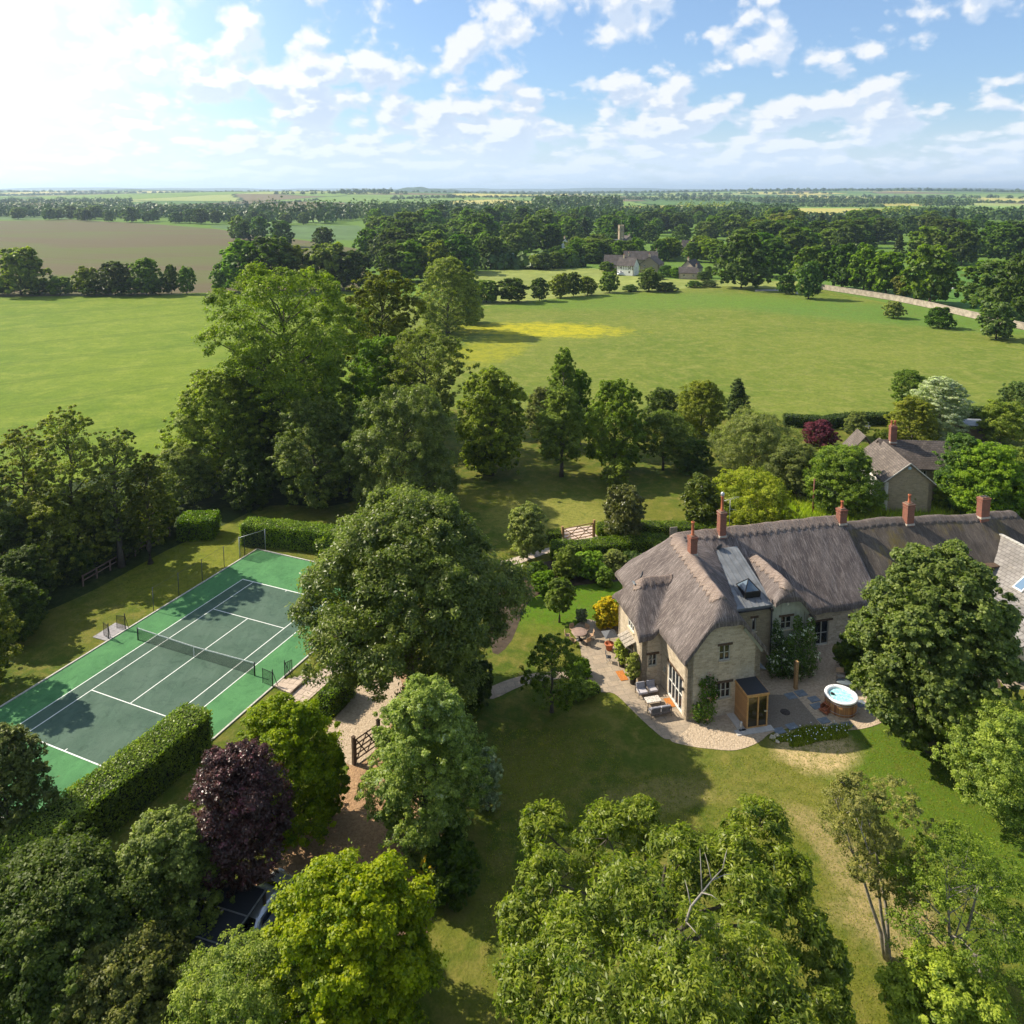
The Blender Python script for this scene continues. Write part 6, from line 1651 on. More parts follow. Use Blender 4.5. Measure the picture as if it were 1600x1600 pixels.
T('loose grey green tree left of the oak field gate', 824, 872, 785, 66, L_grey, 'egg', 'garden_tree', seed=33, z0f=.15, lobes=14, clumps=24, leaves=44, leaf=.20)
T('dense egg shaped holly right of the oak field gate', 975, 846, 752, 70, leaf_mat('holly leaves', (0.040, 0.065, 0.014), (0.115, 0.135, 0.035), spec=.6, rough=.3), 'egg', 'holly_tree', seed=34, z0f=.06, lobes=18, lobe_r=.30, clumps=28, leaves=50, leaf=.17, aspect=.6, depth=.9)
T('small pale shrub rising behind the egg shaped holly', 962, 765, 716, 46, L_lime, 'round', 'bush', 'bush', seed=35, z0f=.06, lobes=8, clumps=18, leaves=40, leaf=.2)
T('dark holly tree beside the golden robinia', 1094, 826, 738, 62, leaf_mat('old holly leaves', (0.034, 0.055, 0.014), (0.10, 0.12, 0.035), spec=.6, rough=.3), 'egg', 'holly_tree', seed=36, z0f=.05, lobes=18, lobe_r=.30, clumps=28, leaves=50, leaf=.18, aspect=.6, depth=.9)
T('golden yellow robinia rising behind the thatch chimneys', 1172, 826, 733, 140, L_yel, 'dome', 'golden_tree', seed=37, z0f=.05, lobes=24, lobe_r=.28, clumps=28, leaves=50, leaf=.19, aspect=.5)
# ---- lawn trees
T('lime tree at the left end of the lawn row', 768, 742, 566, 116, leaf_mat('lime tree leaves', (0.055, 0.092, 0.008), (0.155, 0.20, 0.018)), 'egg', 'lime_tree', seed=40, z0f=.05, lobes=28, lobe_r=.28, clumps=28, leaves=66, leaf=0.24, aspect=.7, droop=.3)
T('young hornbeam with clear trunk in the lawn row', 877, 744, 598, 78, leaf_mat('hornbeam leaves', (0.045, 0.085, 0.012), (0.135, 0.195, 0.028)), 'egg', 'hornbeam_tree', seed=41, z0f=.18, lobes=20, clumps=26, leaves=58, leaf=0.22, droop=.3)
T('tall pale weeping birch peaking above the lawn row', 880, 700, 535, 50, leaf_mat('weeping birch leaves', (0.055, 0.095, 0.026), (0.145, 0.195, 0.055)), 'egg', 'birch_tree', seed=42, z0f=.10, lobes=26, lobe_r=.40, clumps=28, leaves=63, leaf=0.18, aspect=.4, droop=.9, bark=M_bark_pale)
T('second shorter peak of weeping birch right of the tall pale birch', 905, 695, 570, 40, L_mid, 'egg', 'birch_tree', seed=142, z0f=.08, lobes=20, lobe_r=.42, clumps=24, leaves=58, leaf=0.19, aspect=.4, droop=.9, bark=M_bark_pale)
T('broad loose birch left of the tall pale birch', 846, 692, 600, 56, L_grey, 'dome', 'birch_tree', seed=43, z0f=.08, lobes=16, clumps=22, leaves=55, leaf=0.21, droop=.6, bark=M_bark_pale)
T('drooping silver lime in the middle of the lawn row', 962, 738, 584, 102, leaf_mat('silver lime leaves', (0.048, 0.090, 0.012), (0.140, 0.20, 0.032)), 'egg', 'lime_tree', seed=44, z0f=.05, lobes=26, lobe_r=.28, clumps=28, leaves=66, leaf=0.22, droop=.7)
T('small apple tree with dark clear trunk on the lawn', 1036, 734, 640, 92, leaf_mat('orchard leaves', (0.042, 0.085, 0.016), (0.125, 0.18, 0.038)), 'dome', 'apple_tree', seed=45, z0f=.24, lobes=18, clumps=24, leaves=58, leaf=0.18)
T('dark yew behind the small apple tree', 1035, 668, 604, 62, L_dark, 'dome', 'yew_tree', seed=46, z0f=.03, lobes=14, clumps=24, leaves=52, leaf=0.21)
T('round olive green tree at the meadow hedge', 1095, 685, 590, 80, L_olive, 'egg', 'garden_tree', seed=47, z0f=.06, lobes=20, clumps=26, leaves=58, leaf=0.21)
T('pointed dark conifer at the meadow hedge', 1152, 662, 590, 50, L_con, 'cone', 'conifer_tree', seed=48, z0f=.03, lobes=18, lobe_r=.45, clumps=22, leaves=52, leaf=0.21, aspect=.35)
T('dark laurel shrub at the right end of the shaded lawn', 1080, 735, 685, 70, L_rose, 'round', 'bush', 'bush', seed=49, z0f=.03, lobes=12, clumps=22, leaves=52, leaf=0.20)
T('grey green willow leaning over the hedge behind the golden robinia', 1178, 745, 640, 125, leaf_mat('willow leaves', (0.055, 0.085, 0.030), (0.155, 0.195, 0.075)), 'dome', 'willow_tree', seed=50, z0f=.08, lobes=24, clumps=28, leaves=63, leaf=0.19, aspect=.4)
T('second grey green willow nearer the telegraph pole', 1238, 775, 688, 95, leaf_mat('second willow leaves', (0.048, 0.080, 0.022), (0.135, 0.18, 0.055)), 'dome', 'willow_tree', seed=51, z0f=.06, lobes=20, clumps=26, leaves=63, leaf=0.19, aspect=.45)
T('broad green cherry left of the neighbouring stone house', 1314, 800, 692, 112, leaf_mat('cherry leaves', (0.038, 0.080, 0.010), (0.120, 0.185, 0.022)), 'dome', 'cherry_tree', seed=52, z0f=.06, lobes=26, clumps=28, leaves=63, leaf=0.20, aspect=.6)
T('small yellow green shrub against the neighbouring stone gable', 1424, 800, 757, 34, L_lime, 'round', 'bush', 'bush', seed=53, z0f=.03, lobes=8, clumps=16, leaves=43, leaf=0.18)
T('columnar cypress at the right corner of the neighbouring stone house', 1469, 800, 755, 24, L_lime, 'column', 'cypress_tree', seed=54, z0f=.02, lobes=10, clumps=18, leaves=43, leaf=0.18)
T('ash tree right of the neighbouring stone house', 1500, 800, 672, 78, L_blue, 'egg', 'ash_tree', seed=55, z0f=.05, lobes=22, clumps=26, leaves=58, leaf=0.22)
T('broad walnut between stone house and barn roof', 1538, 812, 686, 112, leaf_mat('walnut leaves', (0.045, 0.095, 0.014), (0.14, 0.21, 0.032)), 'dome', 'walnut_tree', seed=56, z0f=.05, lobes=24, clumps=28, leaves=63, leaf=0.22)
T('grey leaved willow at the far right above the barn', 1596, 800, 695, 90, L_grey, 'dome', 'willow_tree', seed=57, z0f=.05, lobes=22, clumps=26, leaves=58, leaf=0.21)
T('yellow green acacia beyond the flat roofed shed', 1562, 695, 625, 70, L_lime, 'dome', 'garden_tree', seed=58, z0f=.12, lobes=18, clumps=22, leaves=52, leaf=0.22)
T('grey green tree at the right edge of the meadow hedge', 1592, 670, 592, 66, L_blue, 'round', 'garden_tree', seed=59, z0f=.08, lobes=18, clumps=24, leaves=52, leaf=0.22)
T('yellow green maple in front of the white blossoming tree', 1424, 692, 617, 82, L_yel, 'dome', 'maple_tree', seed=60, z0f=.03, lobes=22, lobe_r=.28, clumps=24, leaves=63, leaf=0.20, flat=.5)
T('large white blossoming dogwood by the meadow hedge', 1466, 684, 583, 84, leaf_mat('dogwood bracts', (0.14, 0.19, 0.07), (0.78, 0.78, 0.60), raw=True, tip=(.85, .85, .72)), 'egg', 'dogwood_tree', seed=61, z0f=.04, lobes=24, clumps=28, leaves=63, leaf=0.20, flat=.45)
T('dark tree behind the white blossoming dogwood', 1422, 640, 576, 56, L_mid, 'round', 'garden_tree', seed=62, z0f=.05, lobes=16, clumps=22, leaves=52, leaf=0.22)
T('crimson japanese maple on the far lawn', 1281, 698, 656, 52, L_red, 'dome', 'red_maple', seed=63, z0f=.12, lobes=14, clumps=20, leaves=52, leaf=0.19)
T('small apple tree beside the grey bench on the far lawn', 1336, 684, 642, 40, L_grey, 'dome', 'apple_tree', seed=64, z0f=.10, lobes=12, clumps=20, leaves=49, leaf=0.18)
T('clipped yellow shrub in front of the yellow green maple', 1380, 692, 672, 34, L_lime, 'round', 'bush', 'bush', seed=65, z0f=.02, lobes=8, clumps=16, leaves=43, leaf=0.18)
# ---- the tree belt left of centre
T('giant ash with open crown towering over the tree belt', 455, 745, 402, 225, leaf_mat('open ash leaves', (0.058, 0.098, 0.014), (0.155, 0.205, 0.036)), 'vase', 'ash_tree', seed=70, z0f=.18, lobes=36, lobe_r=.20, clumps=28, leaves=58, leaf=0.34, gap=.12, twigs=5, r0=.55, depth=1.0, clr=.34)
T('tall olive oak on the right of the giant ash', 598, 650, 412, 132, leaf_mat('olive oak canopy', (0.055, 0.080, 0.010), (0.155, 0.175, 0.022)), 'egg', 'oak_tree', seed=71, z0f=.08, lobes=32, lobe_r=.24, clumps=26, leaves=58, leaf=0.36, depth=.97)
T('pale willow behind the tall olive oak', 700, 520, 398, 112, leaf_mat('pale willow leaves', (0.065, 0.095, 0.030), (0.17, 0.205, 0.065)), 'dome', 'willow_tree', seed=72, z0f=.05, lobes=28, lobe_r=.25, clumps=24, leaves=58, leaf=0.42, aspect=.45)
T('open crowned ash leaning towards the buttercup meadow', 668, 700, 502, 150, leaf_mat('leaning ash leaves', (0.055, 0.085, 0.020), (0.150, 0.185, 0.045)), 'vase', 'ash_tree', seed=73, z0f=.20, lobes=26, lobe_r=.22, clumps=24, leaves=55, leaf=0.29, gap=.2, twigs=4)
T('rounded beech at the left of the belt beside the barley', 345, 760, 568, 165, leaf_mat('belt beech leaves', (0.060, 0.092, 0.016), (0.165, 0.205, 0.042)), 'egg', 'beech_tree', seed=74, z0f=.04, lobes=30, lobe_r=.24, clumps=28, leaves=60, leaf=0.29)
T('ivy dark alder behind the rounded beech', 415, 740, 540, 120, L_dark, 'egg', 'alder_tree', seed=75, z0f=.04, lobes=24, lobe_r=.26, clumps=26, leaves=58, leaf=0.29)
T('blue green sweet chestnut standing above the clipped hedge', 492, 790, 612, 145, leaf_mat('sweet chestnut leaves', (0.040, 0.068, 0.018), (0.115, 0.150, 0.045), spec=.5), 'egg', 'sweet_chestnut_tree', seed=76, z0f=.05, lobes=28, lobe_r=.25, clumps=28, leaves=66, leaf=0.24, aspect=.45)
T('great weeping beech with silvery drooping sprays beside the belt', 630, 805, 592, 182, leaf_mat('weeping beech leaves', (0.038, 0.070, 0.014), (0.120, 0.165, 0.040), spec=.6, rough=.38), 'egg', 'weeping_beech', seed=77, z0f=.03, lobes=32, lobe_r=.24, clumps=30, leaves=75, leaf=0.24, aspect=.32, droop=1.1)
T('slim pale maple wedged between chestnut and weeping beech', 548, 770, 604, 62, L_grey, 'cone', 'maple_tree', seed=78, z0f=.05, lobes=18, lobe_r=.42, clumps=22, leaves=58, leaf=0.26)
T('dark lower tree filling the belt under the giant ash', 500, 700, 520, 110, L_mid, 'round', 'beech_tree', seed=79, z0f=.05, lobes=22, clumps=24, leaves=58, leaf=0.30)
T('dark tree filling the belt between oak and leaning ash', 590, 690, 520, 100, L_mid, 'round', 'beech_tree', seed=80, z0f=.05, lobes=20, clumps=24, leaves=58, leaf=0.30)
T('shadowed hazel at the foot of the belt behind the hedge gap', 392, 790, 700, 90, L_dark, 'round', 'hazel_bush', 'bush', seed=81, z0f=.02, lobes=14, clumps=22, leaves=55, leaf=0.24)
T('pale small willow by the buttercup patch', 735, 505, 465, 45, L_grey, 'round', 'willow_tree', seed=82, z0f=.03, lobes=12, clumps=18, leaves=43, leaf=0.40)
T('bright leafed shrub poking out left of the belt', 285, 790, 690, 90, L_grey, 'dome', 'thorn_tree', seed=83, z0f=.1, lobes=16, clumps=22, leaves=55, leaf=0.21, twigs=5, bark=M_bark_pale)
# ---- hedgerow trees left of the court
lh = [(-25, 905, 690, 120, 'leftmost tall elm at the barley edge, cut by the frame'), (48, 880, 655, 100, 'open forked ash second from the left edge'), (118, 890, 622, 110, 'tallest feathery ash of the row above the court fence'),
      (190, 885, 655, 85, 'upright ash beside the tallest feathery ash'), (235, 880, 700, 75, 'twiggy elder with bare stems right of the upright ash')]
for i, (x_, b_, t_, w_, lb) in enumerate(lh):
    T(lb, x_, b_, t_, w_, [L_grey, L_olive, leaf_mat('feathery ash leaves', (0.065, 0.095, 0.018), (0.185, 0.22, 0.052))][i % 3], 'vase' if i in (1, 2, 3) else 'dome', 'ash_tree' if i else 'elm_tree', seed=90 + i, z0f=.16, lobes=20, lobe_r=.25, clumps=22, leaves=58, leaf=0.22, gap=.22, twigs=6, group='trees between barley and court')
for i, (x_, b_, t_, w_, m_, lb) in enumerate([(10, 925, 790, 120, L_dark, 'dark shaded elder at the left edge under the elm'), (75, 905, 765, 120, L_olive, 'olive hawthorn directly behind the start of the rail fence'), (150, 880, 755, 100, L_olive, 'bushy hawthorn behind the middle of the rail fence'),
      (212, 850, 760, 85, L_mid, 'green hawthorn behind the far end of the rail fence'), (36, 955, 850, 100, L_dark, 'low dark bramble bush left of the rail fence'), (112, 905, 845, 70, L_dark, 'low dark bramble bush touching the rail fence'), (250, 830, 765, 55, L_olive, 'small hawthorn beside the block hedge'), (180, 872, 800, 78, L_dark, 'dark low holly between the middle hawthorn and the fence end'), (228, 846, 790, 70, L_mid, 'low green elder nearest the far end of the rail fence'), (20, 1000, 900, 100, L_dark, 'dark low laurel at the left edge below the brambles')]):
    T(lb, x_, b_, t_, w_, m_, 'dome', 'hawthorn_bush', 'bush', seed=100 + i, z0f=.02, lobes=18, lobe_r=.30, clumps=26, leaves=66, leaf=0.19, group='bushes along the rail fence')

# ---- border plants and climbers
bord = [(885, 905, 852, 46, L_lime, 'round lime shrub in the border under the field gate'), (877, 900, 872, 26, L_hedge, 'clipped ball shrub left of the lime border shrub'), (920, 900, 862, 55, leaf_mat('peony leaves', (.05, .11, .01), (.16, .26, .03)), 'bright loose shrub in the middle of the border'),
        (960, 892, 858, 40, L_grey, 'grey feathery shrub in the border near the thatch'), (990, 888, 862, 40, L_blue, 'bluish herbaceous clump nearest the thatched roof'), (850, 925, 890, 40, L_mid, 'dark shrub at the left end of the border'), (838, 905, 880, 40, L_dark, 'dark evergreen clump behind the left end of the border'),
        (810, 935, 885, 30, L_yel, 'tall yellow leaved plant with upright stems at the lawn edge'), (1038, 862, 838, 34, L_mid, 'clipped dark ball bush beyond the ridge of thatch'), (945, 915, 885, 30, L_mid, 'small green clump at the front of the border')]
for i, (x_, b_, t_, w_, m_, lb) in enumerate(bord):
    T(lb, x_, b_, t_, w_, m_, 'round', 'border_shrub', 'shrub', seed=120 + i, z0f=.02, lobes=9, clumps=20, leaves=36, leaf=.17, inner=.15, group='shrubs of the garden border')
T('brilliant golden yellow dome shaped shrub by the patio', 948, 978, 932, 44, L_gold, 'egg', 'golden_shrub', 'shrub', seed=140, z0f=.02, lobes=16, lobe_r=.3, clumps=26, leaves=44, leaf=.14, depth=.9, inner=.2)
T('white flowering plant behind the round patio table', 909, 972, 950, 20, L_white, 'round', 'flowering_plant', 'shrub', seed=141, z0f=.02, lobes=8, clumps=12, leaves=26, leaf=.13)
T('broad low lavender mound at the patio edge below fruit tree', 905, 1056, 1028, 40, L_mid, 'dome', 'lavender_mound', 'shrub', seed=142, z0f=.01, lobes=12, clumps=22, leaves=40, leaf=.13, inner=.2, flat=.6)
T('low clipped mound at the tip of the lawn by the patio', 905, 1085, 1062, 48, L_mid, 'dome', 'lavender_mound', 'shrub', seed=143, z0f=.01, lobes=12, clumps=22, leaves=40, leaf=.13, inner=.2, flat=.6)
T('dark shrub beside the stone wall under the sycamore', 1332, 1050, 985, 55, L_dark, 'round', 'bush', 'bush', seed=144, z0f=.02, lobes=12, clumps=24, leaves=40, leaf=.18, inner=.2)
T('yellow green shrub at the bed edge near the wooden chair', 1335, 1062, 1028, 34, leaf_mat('bed shrub leaves', (.05, .10, .008), (.15, .22, .02)), 'round', 'bush', 'bush', seed=145, z0f=.02, lobes=9, clumps=20, leaves=36, leaf=.15, inner=.2)
T('shaded laurel below the great sycamore', 1500, 1175, 1080, 120, L_dark, 'dome', 'bush', 'bush', seed=146, z0f=.02, lobes=14, clumps=24, leaves=40, leaf=.22, inner=.2)
T('dark shrub beneath the ash on the lawn side', 745, 1100, 1030, 60, L_dark, 'round', 'bush', 'bush', seed=147, z0f=.02, lobes=10, clumps=22, leaves=36, leaf=.2)
T('clipped yew ball at the end of the path below the ash', 700, 1110, 1065, 60, L_dark, 'round', 'bush', 'bush', seed=148, z0f=.02, lobes=10, clumps=22, leaves=36, leaf=.2)

def climber(label, cells, mat, blossom=None, nb=60, seed=1, name='climbing_rose', leaf=.16, dens=260, cat='climbing plant', petal=.12):
    """foliage hugging a wall: cells = blobs (a, b, z, ra, rb, rz) in the house's axes"""
    rng = np.random.default_rng(seed)
    c0 = cells[0]; o0 = H(c0[0], c0[1], 0)
    t_ = thing(name, label, cat, o0, HANG)
    P = []; N = []; Tn = []; PB = []; NB = []
    for (a, b_, z, ra, rb, rz_) in cells:
        n = int(dens * max(ra * rz_, .2))
        dv = nrm_(rng.normal(size=(n, 3))); dv[:, 1] = -np.abs(dv[:, 1]) * 1.0
        rr = rng.uniform(.6, 1.08, (n, 1))
        bumpy = 1 + .18 * np.sin(dv[:, :1] * 9 + a) * np.cos(dv[:, 2:] * 8 + z)
        p_ = np.array([a - c0[0], b_ - c0[1], z]) + dv * rr * bumpy * np.array([ra, rb, rz_])
        P.append(p_); N.append(dv + rng.normal(size=(n, 3)) * .5 + [0, -.2, .3]); Tn.append(np.clip(.45 + rng.normal(size=n) * .2 + rng.normal() * .12, 0, 1))
        if blossom:
            k = int(nb * ra * rz_); cc = nrm_(rng.normal(size=(max(k // 7, 1), 3))); cc[:, 1] = -np.abs(cc[:, 1])
            for c_ in cc:
                q = c_ * np.array([ra, rb, rz_]) * 1.04 + rng.normal(size=(7, 3)) * .09 + np.array([a - c0[0], b_ - c0[1], z]); PB.append(q); NB.append(np.tile(c_, (7, 1)) + rng.normal(size=(7, 3)) * .4)
    P = np.concatenate(P); P[:, 2] = np.maximum(P[:, 2], .08)
    V, F = leaf_quads(P, np.concatenate(N), leaf, rng, .6); obj('foliage', mesh_np('foliage', V, F, mat, attrs={'tint': np.concatenate(Tn)}), t_)
    if blossom and PB:
        P = np.concatenate(PB); V, F = leaf_quads(P, np.concatenate(NB), petal, rng, .8); obj('blossom', mesh_np('blossom', V, F, blossom, attrs={'tint': rng.uniform(0, 1, len(P))}), t_)
    b = MB()
    for (a, b_, z, ra, rb, rz_) in cells: b.tube([(.15 * (a - c0[0]), .05, 0), (a - c0[0], (b_ - c0[1]) + rb * .1, z)], [.04, .02], 5)
    b.build('stem', M_bark, t_)
    return t_
climber('large dark climber with white blossom covering the painted gable', [(9.9, 3.2, 1.4, .9, 1.0, 1.4), (10.9, 3.1, 1.3, 1.1, 1.3, 1.5), (11.9, 3.1, 1.5, .95, 1.2, 1.6), (9.5, 3.5, 3.0, .55, .6, 1.2), (9.45, 3.6, 4.0, .3, .3, .7), (11.4, 3.4, 3.2, .8, .7, .9), (11.35, 3.55, 4.2, .40, .35, .7), (12.2, 3.3, 3.3, .6, .8, 1.0), (12.5, 3.4, 3.9, .35, .4, .7), (10.4, 3.2, 2.8, .6, .7, .8), (9.0, 3.2, 1.3, .6, .8, 1.2)], L_rose, L_blossom, nb=70, seed=3, dens=620, leaf=.17, petal=.15)
climber('green climbing rose with few pink flowers on the front stone gable', [(1.35, -.25, .9, .9, .65, .95), (.75, -.2, .8, .55, .5, .8), (1.6, -.15, 2.0, .75, .4, .8), (1.75, -.1, 2.9, .6, .3, .6), (2.1, -.12, 1.9, .45, .3, .6), (1.2, -.1, 2.9, .35, .25, .35)], leaf_mat('rose leaves', (0.030, 0.075, 0.008), (0.105, 0.190, 0.018), tip=(.24, .30, .05)), L_pink, nb=16, seed=4, dens=640, leaf=.15, petal=.12)

def potted(label, p_, h_, seed, mat):
    t_ = thing('potted_shrub', label, 'potted plant', p_, 0, 'potted shrubs by the west door')
    b = MB(); b.lathe([(0, .02), (.22, 0), (.28, .5), (.31, .52), (.25, .52), (0, .46)], 16); b.build('pot', M_black, t_)
    V, F, tint, Lc, rl, cp_ = make_crown(seed, h_ - .5, .50, .5, 'column', lobes=9, lobe_r=.55, clumps=18, leaves=24, leaf=.14, aspect=.5)
    obj('foliage', mesh_np('foliage', V, F, mat, attrs={'tint': tint}), t_)
    make_trunk(seed, h_ - .5, .5, Lc, .03, M_bark).build('stem', M_bark, t_)
potted('tall potted shrub at the north side of the west doormat', at(-2.15, 7.35), 2.6, 150, leaf_mat('bay leaves', (.07, .11, .02), (.24, .29, .07)))
potted('tall potted shrub at the armchair side of the west doormat', at(-2.12, 5.05), 2.5, 151, leaf_mat('bay leaves', (.07, .11, .02), (.24, .29, .07)))

# ---- clipped hedges
def hedge(label, pts, wd, h_, mat, seed=1, leaf=.13, dens=95, name='clipped_hedge', rough=.10, group=None):
    """dense clipped hedge along pts: inner twigs plus a shell of leaves on all faces"""
    rng = np.random.default_rng(seed); pts = [Vector((p_[0], p_[1], 0)) for p_ in pts]
    o0 = pts[0]; t_ = thing(name, label, 'hedge', o0, 0, group)
    P = []; N = []; core = MB()
    cum = [0]
    for a, b_ in zip(pts[:-1], pts[1:]): cum.append(cum[-1] + (b_ - a).length)
    for k, (a, b_) in enumerate(zip(pts[:-1], pts[1:])):
        dv = (b_ - a); L = dv.length; u_ = np.array(dv.normalized()); n_ = np.array([-u_[1], u_[0], 0]); a0 = np.array(a - o0)
        core.bar(Vector(a0) + Vector((0, 0, h_ * .47)), Vector(a0 + u_ * L) + Vector((0, 0, h_ * .47)), wd * .86, h_ * .92)
        faces = [('top', L * wd), ('l', L * h_), ('r', L * h_)]
        if k == 0: faces.append(('s', wd * h_))
        if k == len(pts) - 2: faces.append(('e', wd * h_))
        for f_, ar in faces:
            n = int(ar * dens); s = rng.uniform(0, 1, n); q = rng.uniform(0, 1, n); j = rng.normal(size=n) * rough
            if f_ == 'top': p_ = a0 + np.outer(s * L, u_) + np.outer((q - .5) * wd, n_); p_[:, 2] = h_ + j - .10 * (np.abs(q - .5) * 2) ** 6 * h_ * .6; nn = np.array([0, 0, 1.])
            elif f_ in 'lr':
                sg = 1 if f_ == 'l' else -1; p_ = a0 + np.outer(s * L, u_) + np.outer(sg * (wd / 2 + j * .9 - .06 * q ** 6), n_); p_[:, 2] = q * h_; nn = n_ * sg
            else:
                sg = -1 if f_ == 's' else 1; p_ = a0 + np.outer((0 if f_ == 's' else L) + sg * (j + .02), u_) + np.outer((s - .5) * wd, n_); p_[:, 2] = q * h_; nn = u_ * sg
            p_[:, 2] += .07 * np.sin(p_[:, 0] * 1.7) * np.cos(p_[:, 1] * 1.3)
            P.append(p_); N.append(np.tile(nn, (n, 1)) * .9 + rng.normal(size=(n, 3)) * .55)
    P = np.concatenate(P); P[:, 2] = np.maximum(P[:, 2], .05); N = np.concatenate(N)
    tint = np.clip(.5 + rng.normal(size=len(P)) * .2 + .15 * np.sin(P[:, 0] * 2.1 + P[:, 2] * 3) * np.sin(P[:, 1] * 1.9), 0, 1)
    V, F = leaf_quads(P, N, leaf, rng, .6); obj('foliage', mesh_np('foliage', V, F, mat, attrs={'tint': tint}), t_)
    core.build('inner_twigs', M_hedgecore, t_)
    return t_
hedge('long tall clipped beech hedge between court and purple tree', [C(8.1, -7.6), C(8.0, -13), C(7.5, -20.5)], 2.5, 2.8, L_hedge, 1, dens=230, leaf=.15, rough=.10)
hedge('big square block of clipped hedge left of the gap at the court corner', [G(284, 838), G(338, 836)], 2.7, 2.4, L_hedge, 2, dens=170, leaf=.16)
hedge('long clipped hedge running behind the far end of the court', [G(384, 846), G(440, 850), G(500, 857), G(560, 866)], 2.2, 2.4, L_hedge, 3, dens=170, leaf=.16)
hedge('short dark clipped hedge between pale terrace and gravel', [G(508, 1118), G(545, 1082)], 1.3, 1.7, L_hedge, 4, dens=220, leaf=.13)
hedge('low dark green hedge in front of the field gate and path', [G(862, 868), G(905, 868), G(960, 862), G(1040, 856)], 2.0, 1.35, L_hedge, 5, dens=180, leaf=.15)
hedge('short clipped hedge stub left of the oak field gate', [G(856, 848), G(876, 846)], 1.3, 1.25, L_hedge, 6, dens=180, leaf=.14)
hedge('clipped hedge between egg shaped holly and dark holly', [G(935, 838), G(985, 836), G(1045, 836), G(1130, 838)], 1.7, 1.35, L_hedge, 7, dens=160, leaf=.16)
hedge('dark clipped field hedge along the near edge of the meadow', [G(1225, 664), G(1290, 668), G(1330, 662), G(1392, 662)], 2.0, 1.7, L_con, 8, dens=90, leaf=.22)
hedge('dark field hedge along the meadow right of the dogwood', [G(1488, 655), G(1540, 655), G(1640, 650)], 2.0, 2.0, L_con, 9, dens=90, leaf=.22)
hedge('trimmed box edging curving round the lawn tip by the patio', [G(905, 1076), G(925, 1074), G(934, 1084)], .5, .45, L_hedge, 10, dens=400, leaf=.10, rough=.04)

# long grass with ox-eye daisies above the tub terrace
rng = np.random.default_rng(77)
def tufts(name, label, poly_fn, n, hgt_, mat, leafw=.05, tall=None):
    P = poly_fn(n); hs = hgt_ * rng.uniform(.5, 1.3, len(P)); lean = rng.normal(size=(len(P), 2)) * .35
    a_ = rng.uniform(0, 3.14, len(P)); wx = np.stack([np.cos(a_), np.sin(a_), np.zeros(len(P))], 1) * leafw / 2
    top = P + np.stack([lean[:, 0] * hs, lean[:, 1] * hs, hs], 1)
    V = np.stack([P - wx, P + wx, top], 1).reshape(-1, 3); F = np.arange(3 * len(P)).reshape(-1, 3)
    o_ = obj(name, mesh_np(name, V, F, mat, attrs={'tint': rng.uniform(.1, 1, len(P))})); o_['kind'] = 'stuff'; o_['label'] = label; o_['category'] = 'grass'
    return o_, top
def ell(cx_, cy_, ra, rb):
    def fn(n):
        a_ = rng.uniform(0, 6.283, n); r_ = np.sqrt(rng.uniform(0, 1, n)) * (1 + .2 * np.sin(a_ * 5)); X = cx_ + np.cos(a_) * r_ * ra; Y = cy_ + np.sin(a_) * r_ * rb
        ca, sa_ = math.cos(HANG), math.sin(HANG)
        return np.stack([FLv.x + ca * X - sa_ * Y, FLv.y + sa_ * X + ca * Y, np.full(n, -.02)], 1)
    return fn
o_, top = tufts('long_grass', 'tall unmown grass bank with daisies below the hot tub gravel', ell(8.3, -3.5, 2.9, .75), 6000, .26, leaf_mat('bank grass blades', (.075, .115, .014), (.20, .23, .045)), .045)
k = rng.integers(0, len(top), 60); V, F = leaf_quads(top[k] + [0, 0, .05], np.tile([0, -.3, 1.0], (60, 1)), .08, rng, .9)
o_ = obj('daisies', mesh_np('daisies', V, F, M_acrylic, attrs={'tint': np.ones(60)})); tag(o_, 'scattered white daisies above the long grass by the gravel', 'flowers', kind='stuff')
gx, gy = G(1340, 806).x, G(1340, 806).y
def rect_fn(p0, p1, wd):
    p0 = np.array(p0[:2]); p1 = np.array(p1[:2])
    def fn(n):
        s = rng.uniform(0, 1, (n, 1)); q = p0 + (p1 - p0) * s + rng.normal(size=(n, 2)) * wd; return np.concatenate([q, np.full((n, 1), -.02)], 1)
    return fn
tufts('rough_grass', 'rough tall grass behind the thatched ridge', rect_fn(G(1230, 800), G(1470, 806), 1.6), 9000, 1.0, L_grasst, .12)
# lawn blades over the nearest grass, so that it is not flat
def lawn_fn(n):
    P = np.stack([rng.uniform(-24, 34, n), rng.uniform(29, 52, n), np.full(n, -.02)], 1)
    keep = np.ones(n, bool)
    xl, yl2 = (P[:, 0] - FLv.x) * math.cos(HANG) + (P[:, 1] - FLv.y) * math.sin(HANG), -(P[:, 0] - FLv.x) * math.sin(HANG) + (P[:, 1] - FLv.y) * math.cos(HANG)
    keep &= ~((xl > -6) & (xl < 17) & (yl2 > -4.2 - .0 * xl)); keep &= P[:, 0] > -1.5
    return P[keep]
tufts('short_grass', 'short mown grass blades of the near lawn', lawn_fn, 90000, .07, leaf_mat('lawn blades', (.085, .125, .014), (.24, .25, .05)), .05)

